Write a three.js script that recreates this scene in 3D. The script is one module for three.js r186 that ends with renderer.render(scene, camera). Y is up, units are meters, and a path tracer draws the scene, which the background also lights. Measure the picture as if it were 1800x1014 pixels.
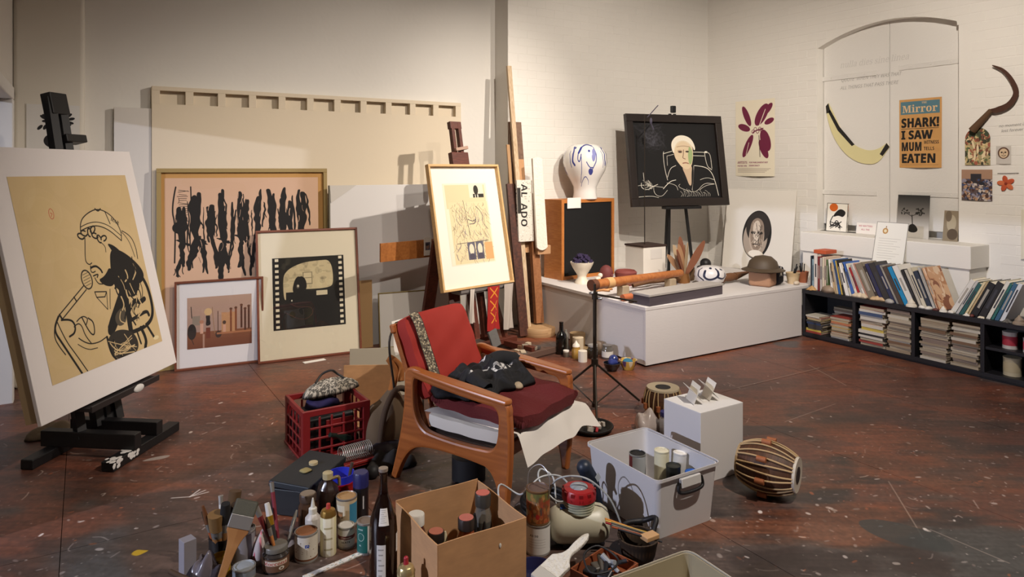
import * as THREE from 'three';
import { RoundedBoxGeometry } from 'three/addons/geometries/RoundedBoxGeometry.js';
import { mergeGeometries, toCreasedNormals } from 'three/addons/utils/BufferGeometryUtils.js';

// ---------------------------------------------------------------- camera, lights, exposure
const scene = new THREE.Scene();
scene.background = new THREE.Color(0x000000);
const camera = new THREE.PerspectiveCamera(44.96, 1800 / 1014, 0.05, 60);
camera.position.set(0, 1.65, 0);
camera.rotation.set(0, -31.5 * Math.PI / 180, 0);
camera.setViewOffset(1800, 1014, 0, 210, 1800, 1014);   // shift lens: verticals stay upright
const renderer = new THREE.WebGLRenderer({ antialias: true });
renderer.toneMapping = THREE.LinearToneMapping;
renderer.toneMappingExposure = 1.5;
renderer.shadowMap.enabled = true;
// ceiling spots out of view, the fourth added as fill: [x, y, z, target x, y, z, intensity, cone half angle, penumbra, lens size]
const SPOTS = [
  [4.5, 3.9, -2.8, 2.3, 0.6, -6.2, 37, 0.68, 0.9, 1.6],
  [3.3, 3.9, -2.4, 5.3, 1.3, -6.2, 28, 0.72, 0.9, 1.6],
  [3.6, 3.9, -1.6, 6.7, 1.3, -3.9, 27, 0.75, 0.9, 1.6],
  [0.9, 3.9, -2.4, 1.3, 0.3, -6.3, 10, 0.55, 1.0, 4],  // added fill, brightens the leaning prints and softens the shade there
  [2.6, 3.9, -0.6, 1.9, 0.0, -3.2, 28, 0.85, 1.0, 2.5],
];
const SPOT_COLOR = 0xfff3e6;
const UNSEEN_SIDE_LAMP = [-5.3, 2.75, -2.6, 1.6, 0.6, -3.6, 70, 0.62, 0.6, 2.0];  // out of view in the side room, placed to light from the left
const SIDE_COLOR = 0xdfe6ff;

// ---------------------------------------------------------------- helpers
let seed = 7;
const rnd = () => { seed = (seed * 1664525 + 1013904223) >>> 0; return seed / 4294967296; };
const rr = (a, b) => a + (b - a) * rnd();
const D = Math.PI / 180;
const taken = {};
const numbered = (n) => { const k = taken[n] = (taken[n] ?? -1) + 1; return k ? n + '_' + String(k).padStart(3, '0') : n; };
const V = (x, y, z) => new THREE.Vector3(x, y, z);
const mats = new Map();
function M(color, roughness = 0.7, o = {}) {
  const key = color + '|' + roughness + '|' + (o.map ? o.map.uuid : '') + '|' + JSON.stringify({ ...o, map: 0, bumpMap: 0 });
  if (!mats.has(key)) {
    const { physical, ...rest } = o;
    mats.set(key, new (physical ? THREE.MeshPhysicalMaterial : THREE.MeshStandardMaterial)({ color, roughness, ...rest }));
  }
  return mats.get(key);
}
const glassOf = (color, att, d = 0.02) => M(color, 0.06, { physical: 1, transmission: 1, thickness: 0.01, ior: 1.5, attenuationColor: new THREE.Color(att), attenuationDistance: d });
const gloss = (c, r = 0.25) => M(c, r, { physical: 1, clearcoat: 0.5, clearcoatRoughness: 0.15 });
// geometries
function place(g, x = 0, y = 0, z = 0, rx = 0, ry = 0, rz = 0) {
  if (rx || ry || rz) g.applyMatrix4(new THREE.Matrix4().makeRotationFromEuler(new THREE.Euler(rx, ry, rz)));
  return g.translate(x, y, z);
}
const box = (w, h, d, x, y, z, rx, ry, rz) => place(new THREE.BoxGeometry(w, h, d), x, y, z, rx, ry, rz);
const rbox = (w, h, d, r, x, y, z, rx, ry, rz) => place(new RoundedBoxGeometry(w, h, d, 2, Math.min(r, w / 2.01, h / 2.01, d / 2.01)), x, y, z, rx, ry, rz);
const cyl = (r1, r2, h, x, y, z, rx, ry, rz, s = 20) => place(new THREE.CylinderGeometry(r1, r2, h, s), x, y, z, rx, ry, rz);
const sph = (r, x, y, z, sx = 1, sy = 1, sz = 1) => new THREE.SphereGeometry(r, 24, 16).scale(sx, sy, sz).translate(x, y, z);
const lathe = (pts, seg = 28, crease = 0.7) => toCreasedNormals(new THREE.LatheGeometry(pts.map(([a, b]) => new THREE.Vector2(Math.max(a, 1e-5), b)), seg), crease);
const tube = (pts, r, n = 40, closed = false, rs = 8) => new THREE.TubeGeometry(new THREE.CatmullRomCurve3(pts.map((p) => V(...p)), closed), n, r, rs, closed);
function rod(a, b, r1, r2 = r1, s = 10) {   // straight tapered rod between two points
  const A = V(...a), B = V(...b), d = B.clone().sub(A);
  const g = new THREE.CylinderGeometry(r2, r1, d.length(), s);
  g.applyQuaternion(new THREE.Quaternion().setFromUnitVectors(V(0, 1, 0), d.clone().normalize()));
  return g.translate((A.x + B.x) / 2, (A.y + B.y) / 2, (A.z + B.z) / 2);
}
function bar(a, b, w, t) {   // straight square bar between two points
  const A = V(...a), B = V(...b), d = B.clone().sub(A), g = new THREE.BoxGeometry(w, d.length(), t);
  const y = d.clone().normalize(), x = Math.abs(y.y) > 0.99 ? V(1, 0, 0) : V(0, 1, 0).cross(y).normalize(), z = x.clone().cross(y);
  g.applyMatrix4(new THREE.Matrix4().makeBasis(x, y, z));
  return g.translate((A.x + B.x) / 2, (A.y + B.y) / 2, (A.z + B.z) / 2);
}
function extr(shape, depth, bevel = 0, seg = 14) {
  const g = new THREE.ExtrudeGeometry(shape, { depth: depth - 2 * bevel, bevelEnabled: bevel > 0, bevelSize: bevel, bevelThickness: bevel, bevelOffset: -bevel, bevelSegments: 2, curveSegments: seg });
  return g.translate(0, 0, -(depth - 2 * bevel) / 2);
}
const poly = (pts) => new THREE.Shape(pts.map(([a, b]) => new THREE.Vector2(a, b)));
function merge(list) {
  const gs = list.map((g) => { let q = g.index ? g.toNonIndexed() : g; for (const k of Object.keys(q.attributes)) if (!['position', 'normal', 'uv'].includes(k)) q.deleteAttribute(k); return q; });
  return gs.length === 1 ? gs[0] : mergeGeometries(gs);
}
// soft lump: a polar grid with an outline and a height; closed below
function lump(outline, height, nr = 14, nt = 48) {
  const pos = [], uv = [], idx = [];
  for (let i = 0; i <= nr; i++) for (let j = 0; j <= nt; j++) {
    const q = i / nr, t = (j % nt) / nt * Math.PI * 2, o = outline(t);
    const x = Math.cos(t) * o * q, z = Math.sin(t) * o * q;
    pos.push(x, i === nr ? 0 : height(x, z, q, t), z); uv.push(0.5 + Math.cos(t) * q / 2, 0.5 - Math.sin(t) * q / 2);
  }
  for (let i = 0; i < nr; i++) for (let j = 0; j < nt; j++) { const a = i * (nt + 1) + j, b = a + nt + 1; idx.push(a, a + 1, b, b, a + 1, b + 1); }
  const c = pos.length / 3; pos.push(0, 0, 0); uv.push(0.5, 0.5);
  for (let j = 0; j < nt; j++) idx.push(c, nr * (nt + 1) + j, nr * (nt + 1) + j + 1);
  const g = new THREE.BufferGeometry();
  g.setAttribute('position', new THREE.Float32BufferAttribute(pos, 3)); g.setAttribute('uv', new THREE.Float32BufferAttribute(uv, 2)); g.setIndex(idx); g.computeVertexNormals();
  return g;
}
// cushion: box pushed towards a pillow
function cushion(w, h, d, puff = 0.4, amp = 0.006, sd = 1) {
  const g = new THREE.BoxGeometry(2, 2, 2, 22, 8, 22), p = g.attributes.position;
  for (let i = 0; i < p.count; i++) {
    const x = p.getX(i), y = p.getY(i), z = p.getZ(i), e = Math.max(Math.abs(x), Math.abs(z));
    const edge = 1 - puff * Math.pow(e, 5), rx = 1 - 0.07 * Math.pow(Math.abs(z), 6), rz = 1 - 0.07 * Math.pow(Math.abs(x), 6), by = 1 - 0.1 * y * y;
    const w0 = Math.sin(x * 7 + sd + z * 3) * Math.sin(z * 6 - x * 2 + sd * 2);
    p.setXYZ(i, x * w / 2 * rx * (0.94 + 0.06 * by), y * h / 2 * edge + amp * w0, z * d / 2 * rz * (0.94 + 0.06 * by));
  }
  g.computeVertexNormals(); return g;
}
// objects
function add(parent, name, geos, material, label) {
  const m = new THREE.Mesh(Array.isArray(geos) ? merge(geos) : geos, material);
  m.castShadow = m.receiveShadow = true;
  m.name = parent === scene ? numbered(name) : name;
  if (label) m.userData.label = label;
  parent.add(m); return m;
}
function tag(o, label, category, group) { o.userData.label = label; o.userData.category = category; if (group) o.userData.group = group; return o; }
function thing(name, label, category, [x, y, z] = [0, 0, 0], turn = 0, group) {
  const o = new THREE.Group(); o.name = numbered(name); o.position.set(x, y, z); o.rotation.y = turn; scene.add(o);
  return tag(o, label, category, group);
}
function solo(name, label, category, geos, material, [x, y, z] = [0, 0, 0], turn = 0, group) {
  const m = add(scene, name, geos, material); m.position.set(x, y, z); m.rotation.y = turn; return tag(m, label, category, group);
}
function struct(name, geos, material) { const m = add(scene, name, geos, material); m.userData.kind = 'structure'; return m; }
// computed pictures
function tex(w, h, draw) {
  const c = document.createElement('canvas'); c.width = w; c.height = h;
  const g = c.getContext('2d'); g.lineCap = g.lineJoin = 'round'; draw(g, w, h);
  const t = new THREE.CanvasTexture(c); t.colorSpace = THREE.SRGBColorSpace; return t;
}
const fillR = (g, c, x, y, w, h) => { g.fillStyle = c; g.fillRect(x, y, w, h); };
function line(g, c, w, ...p) { g.strokeStyle = c; g.lineWidth = w; g.beginPath(); g.moveTo(p[0], p[1]); for (let i = 2; i < p.length; i += 2) g.lineTo(p[i], p[i + 1]); g.stroke(); }
function curve(g, c, w, ...p) {   // smooth line through points
  g.strokeStyle = c; g.lineWidth = w; g.beginPath(); g.moveTo(p[0], p[1]);
  for (let i = 2; i < p.length - 2; i += 2) g.quadraticCurveTo(p[i], p[i + 1], (p[i] + p[i + 2]) / 2, (p[i + 1] + p[i + 3]) / 2);
  g.lineTo(p[p.length - 2], p[p.length - 1]); g.stroke();
}
function blob(g, c, ...p) {
  g.fillStyle = c; g.beginPath(); const n = p.length / 2;
  const mx = (i) => (p[(i % n) * 2] + p[((i + 1) % n) * 2]) / 2, my = (i) => (p[(i % n) * 2 + 1] + p[((i + 1) % n) * 2 + 1]) / 2;
  g.moveTo(mx(0), my(0)); for (let i = 1; i <= n; i++) g.quadraticCurveTo(p[(i % n) * 2], p[(i % n) * 2 + 1], mx(i), my(i)); g.closePath(); g.fill();
}
function oval(g, c, x, y, a, b, rot = 0) { g.fillStyle = c; g.beginPath(); g.ellipse(x, y, a, b, rot, 0, 7); g.fill(); }
// value noise
const NT = new Float32Array(65536); for (let i = 0; i < 65536; i++) NT[i] = rnd();
function vn(x, y) { const xi = Math.floor(x), yi = Math.floor(y), fx = x - xi, fy = y - yi, u = fx * fx * (3 - 2 * fx), v = fy * fy * (3 - 2 * fy), a = (yi & 255) * 256, b = ((yi + 1) & 255) * 256, c = xi & 255, d = (xi + 1) & 255; return (NT[a + c] * (1 - u) + NT[a + d] * u) * (1 - v) + (NT[b + c] * (1 - u) + NT[b + d] * u) * v; }
const fbm = (x, y, n = 4) => { let s = 0, a = 0.5; for (let i = 0; i < n; i++) { s += a * vn(x, y); x *= 2.03; y *= 2.03; a /= 2; } return s; };
function noiseTex(size, fn, srgb = false) {   // fn(u, v) -> [r, g, b] 0..255
  const d = new Uint8Array(size * size * 4);
  for (let j = 0; j < size; j++) for (let i = 0; i < size; i++) { const c = fn(i / size, j / size), k = (j * size + i) * 4; d[k] = c[0]; d[k + 1] = c[1]; d[k + 2] = c[2]; d[k + 3] = 255; }
  const t = new THREE.DataTexture(d, size, size); t.magFilter = t.minFilter = THREE.LinearFilter; t.wrapS = t.wrapT = THREE.RepeatWrapping; if (srgb) t.colorSpace = THREE.SRGBColorSpace; t.needsUpdate = true; return t;
}
const grit = noiseTex(512, (u, v) => { const k = 255 * (0.6 * vn(u * 64, v * 64) + 0.4 * vn(u * 200, v * 200)); return [k, k, k]; });
const woodTex = (dark, light, sx = 3, sy = 26) => noiseTex(256, (u, v) => { const k = 0.55 * fbm(u * sx, v * sy, 3) + 0.45 * vn(u * sx * 2 + 9, v * sy * 4); return [0, 1, 2].map((i) => dark[i] + (light[i] - dark[i]) * k); }, true);
const teakTex = woodTex([128, 66, 26], [196, 118, 58]);
const oakTex = woodTex([176, 132, 76], [216, 178, 122]);
const darkWoodTex = woodTex([46, 24, 18], [110, 62, 44]);
const cardTex = noiseTex(256, (u, v) => { const k = 0.9 + 0.05 * fbm(u * 6, v * 40, 3) + 0.12 * (fbm(u * 7 + 5, v * 7, 3) - 0.45); return [204 * k, 156 * k, 110 * k]; }, true);
const teak = M(0xffffff, 0.38, { map: teakTex, physical: 1, clearcoat: 0.25, clearcoatRoughness: 0.3 });
const oak = M(0xffffff, 0.5, { map: oakTex }), darkWood = M(0xffffff, 0.55, { map: darkWoodTex }), card = M(0xffffff, 0.85, { map: cardTex, side: THREE.DoubleSide });
const black = M(0x141315, 0.55), blackGloss = M(0x101012, 0.25), white = M(0xe9e4da, 0.6), steel = M(0xb9bbbd, 0.3, { metalness: 0.9 }), ironDark = M(0x3a332c, 0.45, { metalness: 0.7 }), brass = M(0xb08b48, 0.35, { metalness: 0.8 }), paperWhite = M(0xece8e0, 0.85);
// ---------------------------------------------------------------- the room
const wallPaint = M(0xdfdbd3, 0.75, { bumpMap: grit, bumpScale: 0.0015 });
const brickPaint = M(0xe4e0d8, 0.62, { bumpMap: grit, bumpScale: 0.0004 });
const brickPaint2 = M(0xe4e0d8, 0.63, { bumpMap: grit, bumpScale: 0.0004 });
const brickPaint3 = M(0xe5e1d9, 0.62, { bumpMap: grit, bumpScale: 0.0004 });
{ // floor: painted sheets laid side by side, with open joints
  const W = 2048, X0 = -1.2, Z0 = -6.7, SX = 8.2, SZ = 7.2;
  const map = tex(W, W, (g) => {
    const im = g.createImageData(W, W), d = im.data;
    const base = [98, 59, 46], grey = [76, 66, 62], orange = [136, 74, 45], dark = [54, 44, 42], slate = [66, 72, 76];
    const mix = (a, b, k) => [a[0] + (b[0] - a[0]) * k, a[1] + (b[1] - a[1]) * k, a[2] + (b[2] - a[2]) * k];
    const ss = (a, b, x) => { const t = Math.min(1, Math.max(0, (x - a) / (b - a))); return t * t * (3 - 2 * t); };
    for (let j = 0; j < W; j++) for (let i = 0; i < W; i++) {
      const x = X0 + i / W * SX, z = Z0 + j / W * SZ;
      const sx = x * 0.83 + z * 0.56, sz = -x * 0.56 + z * 0.83;   // the wiping direction of the worn paint
      const wx = fbm(x * 1.1 + 40, z * 1.1, 3) * 1.6;
      let c = mix(base, [110, 66, 50], fbm(x * 3 + wx, z * 3, 3));
      const near = ss(-5.2, -2.6, z) * (1 - ss(3.2, 4.6, x)) + ss(-2.9, -1.4, z) * ss(2, 3.5, x) * 0.6;   // the trodden working area by the paint pots
      const gp = fbm(sx * 1.2 + 7, sz * 2.6 + 3, 4);
      c = mix(c, grey, ss(0.50 - 0.12 * near, 0.62 - 0.08 * near, gp) * (0.25 + 0.65 * near));
      c = mix(c, dark, ss(0.47, 0.62, fbm(sx * 2.1 + 31, sz * 5 + 11, 4)) * (0.35 + 0.5 * near));
      c = mix(c, orange, ss(0.48, 0.62, fbm(sx * 1.4 + 61, sz * 3.4 + 23, 4)) * 0.55);
      c = mix(c, slate, ss(0.62, 0.72, fbm(x * 1.6 + 91, z * 1.9 + 53, 3)) * 0.7);
      const k = 0.72 + 0.6 * (0.35 * vn(x * 70, z * 70) + 0.35 * vn(sx * 7, sz * 70) + 0.3 * fbm(x * 9, z * 9, 3)), q = (j * W + i) * 4;
      d[q] = c[0] * k; d[q + 1] = c[1] * k; d[q + 2] = c[2] * k; d[q + 3] = 255;
    }
    g.putImageData(im, 0, 0);
    const P = (x, z) => [(x - X0) / SX * W, (z - Z0) / SZ * W];
    for (let i = 0; i < 5600; i++) {   // drips and specks of paint
      const x = rr(-0.6, 6), z = -6 + 5.2 * Math.pow(rnd(), 0.6), keep = (x < 3.2 || z > -2.6) ? 1 : 0.22;
      if (rnd() > keep) continue;
      const [u, v] = P(x, z), t = rnd(), s = Math.pow(rnd(), 3);
      g.globalAlpha = rr(0.25, 0.85); g.fillStyle = ['#d8cfc8', '#b9aea6', '#efe8e2', '#8c7d74', '#a35a38'][Math.floor(rnd() * 5)];
      g.beginPath(); g.ellipse(u, v, 0.8 + 4.2 * s, 0.8 + 2.6 * s * t, rnd() * 3, 0, 7); g.fill();
    }
    for (let i = 0; i < 320; i++) {    // thin splashes and scrapes
      const x = rr(-0.5, 4.5), z = rr(-5.5, -1.5), [u, v] = P(x, z), a = rr(0, 6.3), l = rr(4, 26), b = rr(-6, 6);
      g.globalAlpha = rr(0.25, 0.75); curve(g, rnd() < 0.75 ? '#cfc4bc' : '#2c2726', rr(0.8, 2.2), u, v, u + Math.cos(a) * l / 2 + b, v + Math.sin(a) * l / 2 - b, u + Math.cos(a) * l, v + Math.sin(a) * l);
    }
    g.globalAlpha = 0.6;   // long scratches seen on the sheets
    for (const [a, b, c, e] of [[4.2, -3.6, 5.2, -3.6], [5.73, -3.56, 5.71, -3.1], [3.3, -1.72, 3.3, -1.4], [5.2, -3.7, 4.95, -3.2], [3.9, -2.95, 4.5, -2.99], [3.62, -2.1, 3.2, -1.7]]) line(g, '#bfb0a2', 1.6, ...P(a, b), ...P(c, e));
    g.globalAlpha = 0.9; let [u, v] = P(0.2, -3.4); blob(g, '#c9a41c', u - 9, v, u - 2, v - 9, u + 4, v - 2, u + 10, v + 2, u + 3, v + 6, u - 3, v + 9);
    [u, v] = P(0.35, -4.45); blob(g, '#a59c96', u - 22, v, u - 4, v - 8, u + 20, v - 4, u + 12, v + 8, u - 8, v + 6);
    [u, v] = P(0.45, -3.84); for (const a of [0.1, 0.5, 0.9, 2.7]) line(g, '#d9d0c6', 2.2, u, v, u + Math.cos(a) * 22, v - Math.sin(a) * 22);
    g.globalAlpha = 0.75; [u, v] = P(3.1, -1.75); blob(g, '#33383a', u - 10, v - 60, u + 30, v - 40, u + 50, v + 30, u + 20, v + 60, u - 20, v);
    g.globalAlpha = 1;
  });
  const floorMat = M(0xffffff, 0.42, { map, bumpMap: grit, bumpScale: 0.0008 });
  const sub = struct('floor', box(14.2, 0.2, 10.2, 0, -0.106, -1.6), M(0x241a16, 0.9));
  const xs = [-1.36, -0.09, 1.18, 2.45, 3.72, 4.99, 6.26, 6.76], zs = [-6.55, -5.98, -3.58, -1.18, 0.4];
  for (let i = 0; i < xs.length - 1; i++) for (let j = 0; j < zs.length - 1; j++) {
    const a = xs[i] + 0.0015, b = xs[i + 1] - 0.0015, c = zs[j] + 0.0015, e = zs[j + 1] - 0.0015;
    const g = box(b - a, 0.006, e - c, (a + b) / 2, -0.003, (c + e) / 2), p = g.attributes.position, uv = g.attributes.uv;
    for (let k = 0; k < p.count; k++) uv.setXY(k, (p.getX(k) - X0) / SX, 1 - (p.getZ(k) - Z0) / SZ);
    add(sub, 'floor_sheet', g, floorMat);
  }
  struct('floor_behind', box(14.2, 0.006, 3.3, 0, -0.003, 2.05), M(0x6d4234, 0.5));
  struct('floor_side_room', box(5.7, 0.006, 7, -4.2, -0.003, -3.1), M(0x77706a, 0.6));
}
struct('ceiling', box(14.2, 0.2, 10.4, 0, 4.3, -1.6), M(0x8a8176, 0.9));
struct('wall_back', box(4.5, 4.3, 0.2, 1.62, 2.1, -6.62), wallPaint);
struct('wall_rear', box(14.2, 4.3, 0.2, 0, 2.1, 3.6), wallPaint);
struct('wall_side_room_back', box(6.2, 4.3, 0.2, -3.75, 2.1, -6.62), wallPaint);
struct('wall_side_room_end', box(0.2, 4.3, 10.4, -7, 2.1, -1.6), wallPaint);
// left wall with its wide opening towards the side room, and the nib in the corner
struct('wall_left', [box(0.2, 2, 10.2, -0.56, 3.2, -1.5), box(0.2, 2.22, 0.42, -0.56, 1.11, -6.31), box(0.2, 2.22, 4.4, -0.56, 1.11, 1.4)], wallPaint);
struct('wall_added_lamp_blocker', box(0.15, 4.2, 1.15, -1.15, 2.1, -4.25), wallPaint);  // added out of view to keep the side lamp off the canvas edge
struct('trim_1', [rbox(0.26, 0.09, 5.3, 0.01, -0.56, 2.19, -3.45), rbox(0.26, 2.15, 0.09, 0.01, -0.56, 1.07, -6.07)], M(0xe4e2de, 0.5));
struct('pier_corner', rbox(0.46, 4.2, 0.16, 0.035, -0.23, 2.1, -6.46), M(0xdcd6c9, 0.75));
{ // brick walls: mortar face with a painted brick for each stone that shows
  const backB = struct('wall_back_brick', [extr(poly([[3.78, 0], [6.95, 0], [6.95, 4.2], [3.78, 4.2]]), 0.35).translate(0, 0, -6.425 - 0.0009)], brickPaint);
  const s = new THREE.Shape([[-6.6, 0], [3.5, 0], [3.5, 4.2], [-6.6, 4.2]].map(([a, b]) => new THREE.Vector2(a, b)));
  const arch = (h, z0 = -4.70, z1 = -3.27, y0 = 0.99, pad = 0) => { h.moveTo(z0, y0); h.lineTo(z1, y0); h.lineTo(z1, 2.985 + pad); h.quadraticCurveTo(-3.95, 3.28 + pad, z0, 2.95 + pad); h.closePath(); return h; };
  s.holes.push(arch(new THREE.Path()));
  const wr = struct('wall_right', extr(s, 0.14).rotateY(-Math.PI / 2).translate(6.7509 + 0.07, 0, 0), brickPaint);
  struct('wall_right_outer', box(0.1, 4.3, 10.4, 6.98, 2.1, -1.6), wallPaint);
  const bg = [0, 1, 2].map((k) => rbox(0.231, 0.08, 0.02, 0.0025, 0, 0, -0.0096)), bm = [brickPaint, brickPaint2, brickPaint3];
  const lay = (parent, spots, turn) => {
    spots.sort((a, b) => a.d - b.d); const rest = [];
    spots.forEach((q, i) => {
      if (i < 300) { const m = add(parent, 'brick', bg[0], bm[Math.floor(rnd() * 3)]); m.position.set(q.x, q.y, q.z); m.rotation.y = turn + rr(-0.003, 0.003); m.scale.x = q.w; if (turn) m.position.x -= rr(0, 0.0007); else m.position.z += rr(0, 0.0007); }
      else rest.push(bg[0].clone().scale(q.w, 1, 1).rotateY(turn).translate(q.x, q.y, q.z));
    });
    if (rest.length) { const m = add(parent, 'far_bricks', rest, brickPaint2); m.userData.kind = 'stuff'; }
  };
  const S1 = [], S2 = [];
  for (let r = 5; r < 44; r++) {
    const y = r * 0.085 + 0.02, off = (r % 2) * 0.118;
    for (let x = 3.9 + off; x < 6.7; x += 0.236) S1.push({ x, y, z: -6.25, w: 1, d: Math.hypot(x, y - 1.65, 6.25) });
    for (let z = -6.12 - off; z < -1.9; z += 0.236) {
      if (z > -4.83 && z < -3.14 && y > 0.93 && y < 3.2) {
        const yt = y + 0.04, q = (z + 4.7) / 1.43, top = 2.96 + 0.155 * 4 * q * (1 - q);
        if (yt < top + 0.09 && z > -4.82 && z < -3.15) continue;
      }
      if (y < 1.03 && z > -4.83 && z < -2.9) continue;
      S2.push({ x: 6.75, y, z, w: 1, d: Math.hypot(6.75, y - 1.65, z) });
    }
  }
  lay(backB, S1, 0); lay(wr, S2, -Math.PI / 2);
  // shuttered arched window
  const w1 = new THREE.Group(); w1.name = 'window_1'; w1.userData.kind = 'structure'; scene.add(w1);
  const shut = M(0xdedbd5, 0.5, { bumpMap: grit, bumpScale: 0.001 });
  const leaf = (z0, z1) => { const h = new THREE.Shape(); const n = 12, yt = (z) => { const q = (z + 4.7) / 1.43; return 2.955 + 0.165 * 4 * q * (1 - q) + 0.03 * q; }; h.moveTo(z0, 1.06); h.lineTo(z1, 1.06); for (let i = 0; i <= n; i++) { const z = z1 + (z0 - z1) * i / n; h.lineTo(z, yt(z)); } h.closePath(); return extr(h, 0.03, 0.002).rotateY(-Math.PI / 2).translate(6.867, 0, 0); };
  add(w1, 'shutter', leaf(-4.69, -3.968), shut); add(w1, 'shutter', leaf(-3.962, -3.28), shut);
  for (const [z0, z1, y] of [[-4.72, -4.1, 2.625], [-3.87, -3.26, 2.645], [-4.74, -4.09, 1.402], [-3.87, -3.26, 1.408]]) {
    const st = add(w1, 'strap_hinge', rbox(0.008, 0.05, z1 - z0, 0.003, 6.848, y, (z0 + z1) / 2), shut);
    const e = z0 < -4.6 ? z0 : z1;
    add(st, 'hinge_knuckle', cyl(0.016, 0.016, 0.11, 6.838, y, e, 0, 0, 0, 12), shut);
    for (const k of [0.2, 0.5, 0.8]) add(st, 'bolt', sph(0.007, 6.844, y, z0 + (z1 - z0) * k, 0.6), shut);
  }
  // faint pencil lines written on the shutters
  const wr1 = tex(512, 256, (g, w, h) => { g.clearRect(0, 0, w, h); g.fillStyle = 'rgba(70,64,60,0.42)'; g.font = 'italic 30px sans-serif'; g.fillText('QUOTE  WHEN THEY WAS THAT', 14, 150); g.fillText('ALL THINGS THAT PASS THERE', 8, 200); g.fillStyle = 'rgba(90,84,78,0.16)'; g.font = 'italic 52px serif'; g.fillText('nulla dies sine linea', 6, 60, 480); });
  const note = add(w1, 'writing', new THREE.PlaneGeometry(0.78, 0.42).rotateY(-Math.PI / 2).translate(6.8505, 2.61, -4.12), M(0xffffff, 0.8, { map: wr1, transparent: true }));
  struct('trim_2', rbox(0.42, 0.2, 1.66, 0.008, 6.64, 0.89, -3.85), brickPaint);   // window ledge
  struct('trim_3', box(0.3, 0.8, 1.62, 6.6, 0.4, -3.85), brickPaint);
}
// unseen ceiling track and spotlights, one of them added fill, and the unseen side room lamp
{
  const trackMat = M(0x26262a, 0.5);
  solo('unseen_lighting_track', 'unseen black ceiling track carrying the spotlights', 'track', rbox(0.06, 0.04, 3.6, 0.005), trackMat, [3.5, 4.17, -1.7], -0.35);
  const names = ['unseen warm ceiling spotlight placed to light the framed drawing', 'unseen warm ceiling spotlight placed to light the black portrait', 'unseen warm ceiling spotlight placed to light the shuttered window', 'added warm fill spotlight out of view brightening the leaning framed prints', 'unseen warm ceiling spotlight placed to light the armchair', 'unseen cool floodlight in the side room placed to light the studio from the left'];
  [...SPOTS, UNSEEN_SIDE_LAMP].forEach(([x, y, z, tx, ty, tz, I, ang, pen, size], i) => {
    const col = i < 5 ? SPOT_COLOR : SIDE_COLOR, p = V(x, y, z), dir = V(tx, ty, tz).sub(p).normalize();
    const t = thing('unseen_spotlight', names[i], 'spotlight', [x, y, z]);
    const q = new THREE.Quaternion().setFromUnitVectors(V(0, 1, 0), dir);
    add(t, 'housing', lathe([[0, -0.16], [0.05, -0.16], [0.055, -0.14], [0.06, 0], [0.056, 0], [0.05, -0.02]]).applyQuaternion(q), trackMat);
    add(t, 'lamp_lens', cyl(0.05, 0.05, 0.004, 0, -0.012, 0).applyQuaternion(q), M(0xffffff, 0.4, { emissive: col, emissiveIntensity: 4 }));
    add(t, 'stem', rod([0, 0, 0], [0, 4.2 - y, 0], 0.012).translate(...dir.clone().multiplyScalar(-0.1).toArray()), trackMat);
    const L = new THREE.SpotLight(col, I, 0, ang, pen, 2);
    L.position.copy(p.clone().addScaledVector(dir, 0.02)); L.target.position.set(tx, ty, tz); L.castShadow = true; L.shadow.radius = size; L.shadow.mapSize.set(1024, 1024);
    scene.add(L); scene.add(L.target);
  });
}
// ---------------------------------------------------------------- pictures
// a framed picture: origin bottom centre, face towards +z
function framed(name, label, cat, pos, yaw, tilt, w, h, o) {
  const t = thing(name, label, cat, pos); t.rotation.set(-tilt * D, yaw * D, 0, 'YXZ');
  const { fw = 0.02, fd = 0.03, frame = darkWood, mount, art, ax = 0, ay = h / 2, aw, ah, glass, back = M(0x6b5844, 0.9) } = o;
  if (fw) add(t, 'frame', [rbox(w, fw, fd, 0.003, 0, fw / 2, 0), rbox(w, fw, fd, 0.003, 0, h - fw / 2, 0), rbox(fw, h - 2 * fw, fd, 0.003, -w / 2 + fw / 2, h / 2, 0), rbox(fw, h - 2 * fw, fd, 0.003, w / 2 - fw / 2, h / 2, 0)], frame);
  add(t, 'backing_board', box(w - 2 * fw - 0.001, h - 2 * fw - 0.001, 0.006, 0, h / 2, -fd / 2 + 0.004), back);
  if (mount) add(t, 'mount', box(w - 2 * fw - 0.001, h - 2 * fw - 0.001, 0.004, 0, h / 2, -fd / 2 + 0.0095), mount);
  add(t, 'print', new THREE.PlaneGeometry(aw ?? w - 2 * fw, ah ?? h - 2 * fw).translate(ax, ay, -fd / 2 + 0.0125), art);
  if (glass) add(t, 'glass', box(w - 2 * fw - 0.001, h - 2 * fw - 0.001, 0.002, 0, h / 2, fd / 2 - 0.006), M(0xffffff, 0.02, { physical: 1, transmission: 1, thickness: 0, ior: 1.45 }));
  return t;
}
const art = (w, h, fn, r = 0.8) => M(0xffffff, r, { map: tex(w, h, fn), side: THREE.DoubleSide });
const INK = '#15120f';
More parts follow.
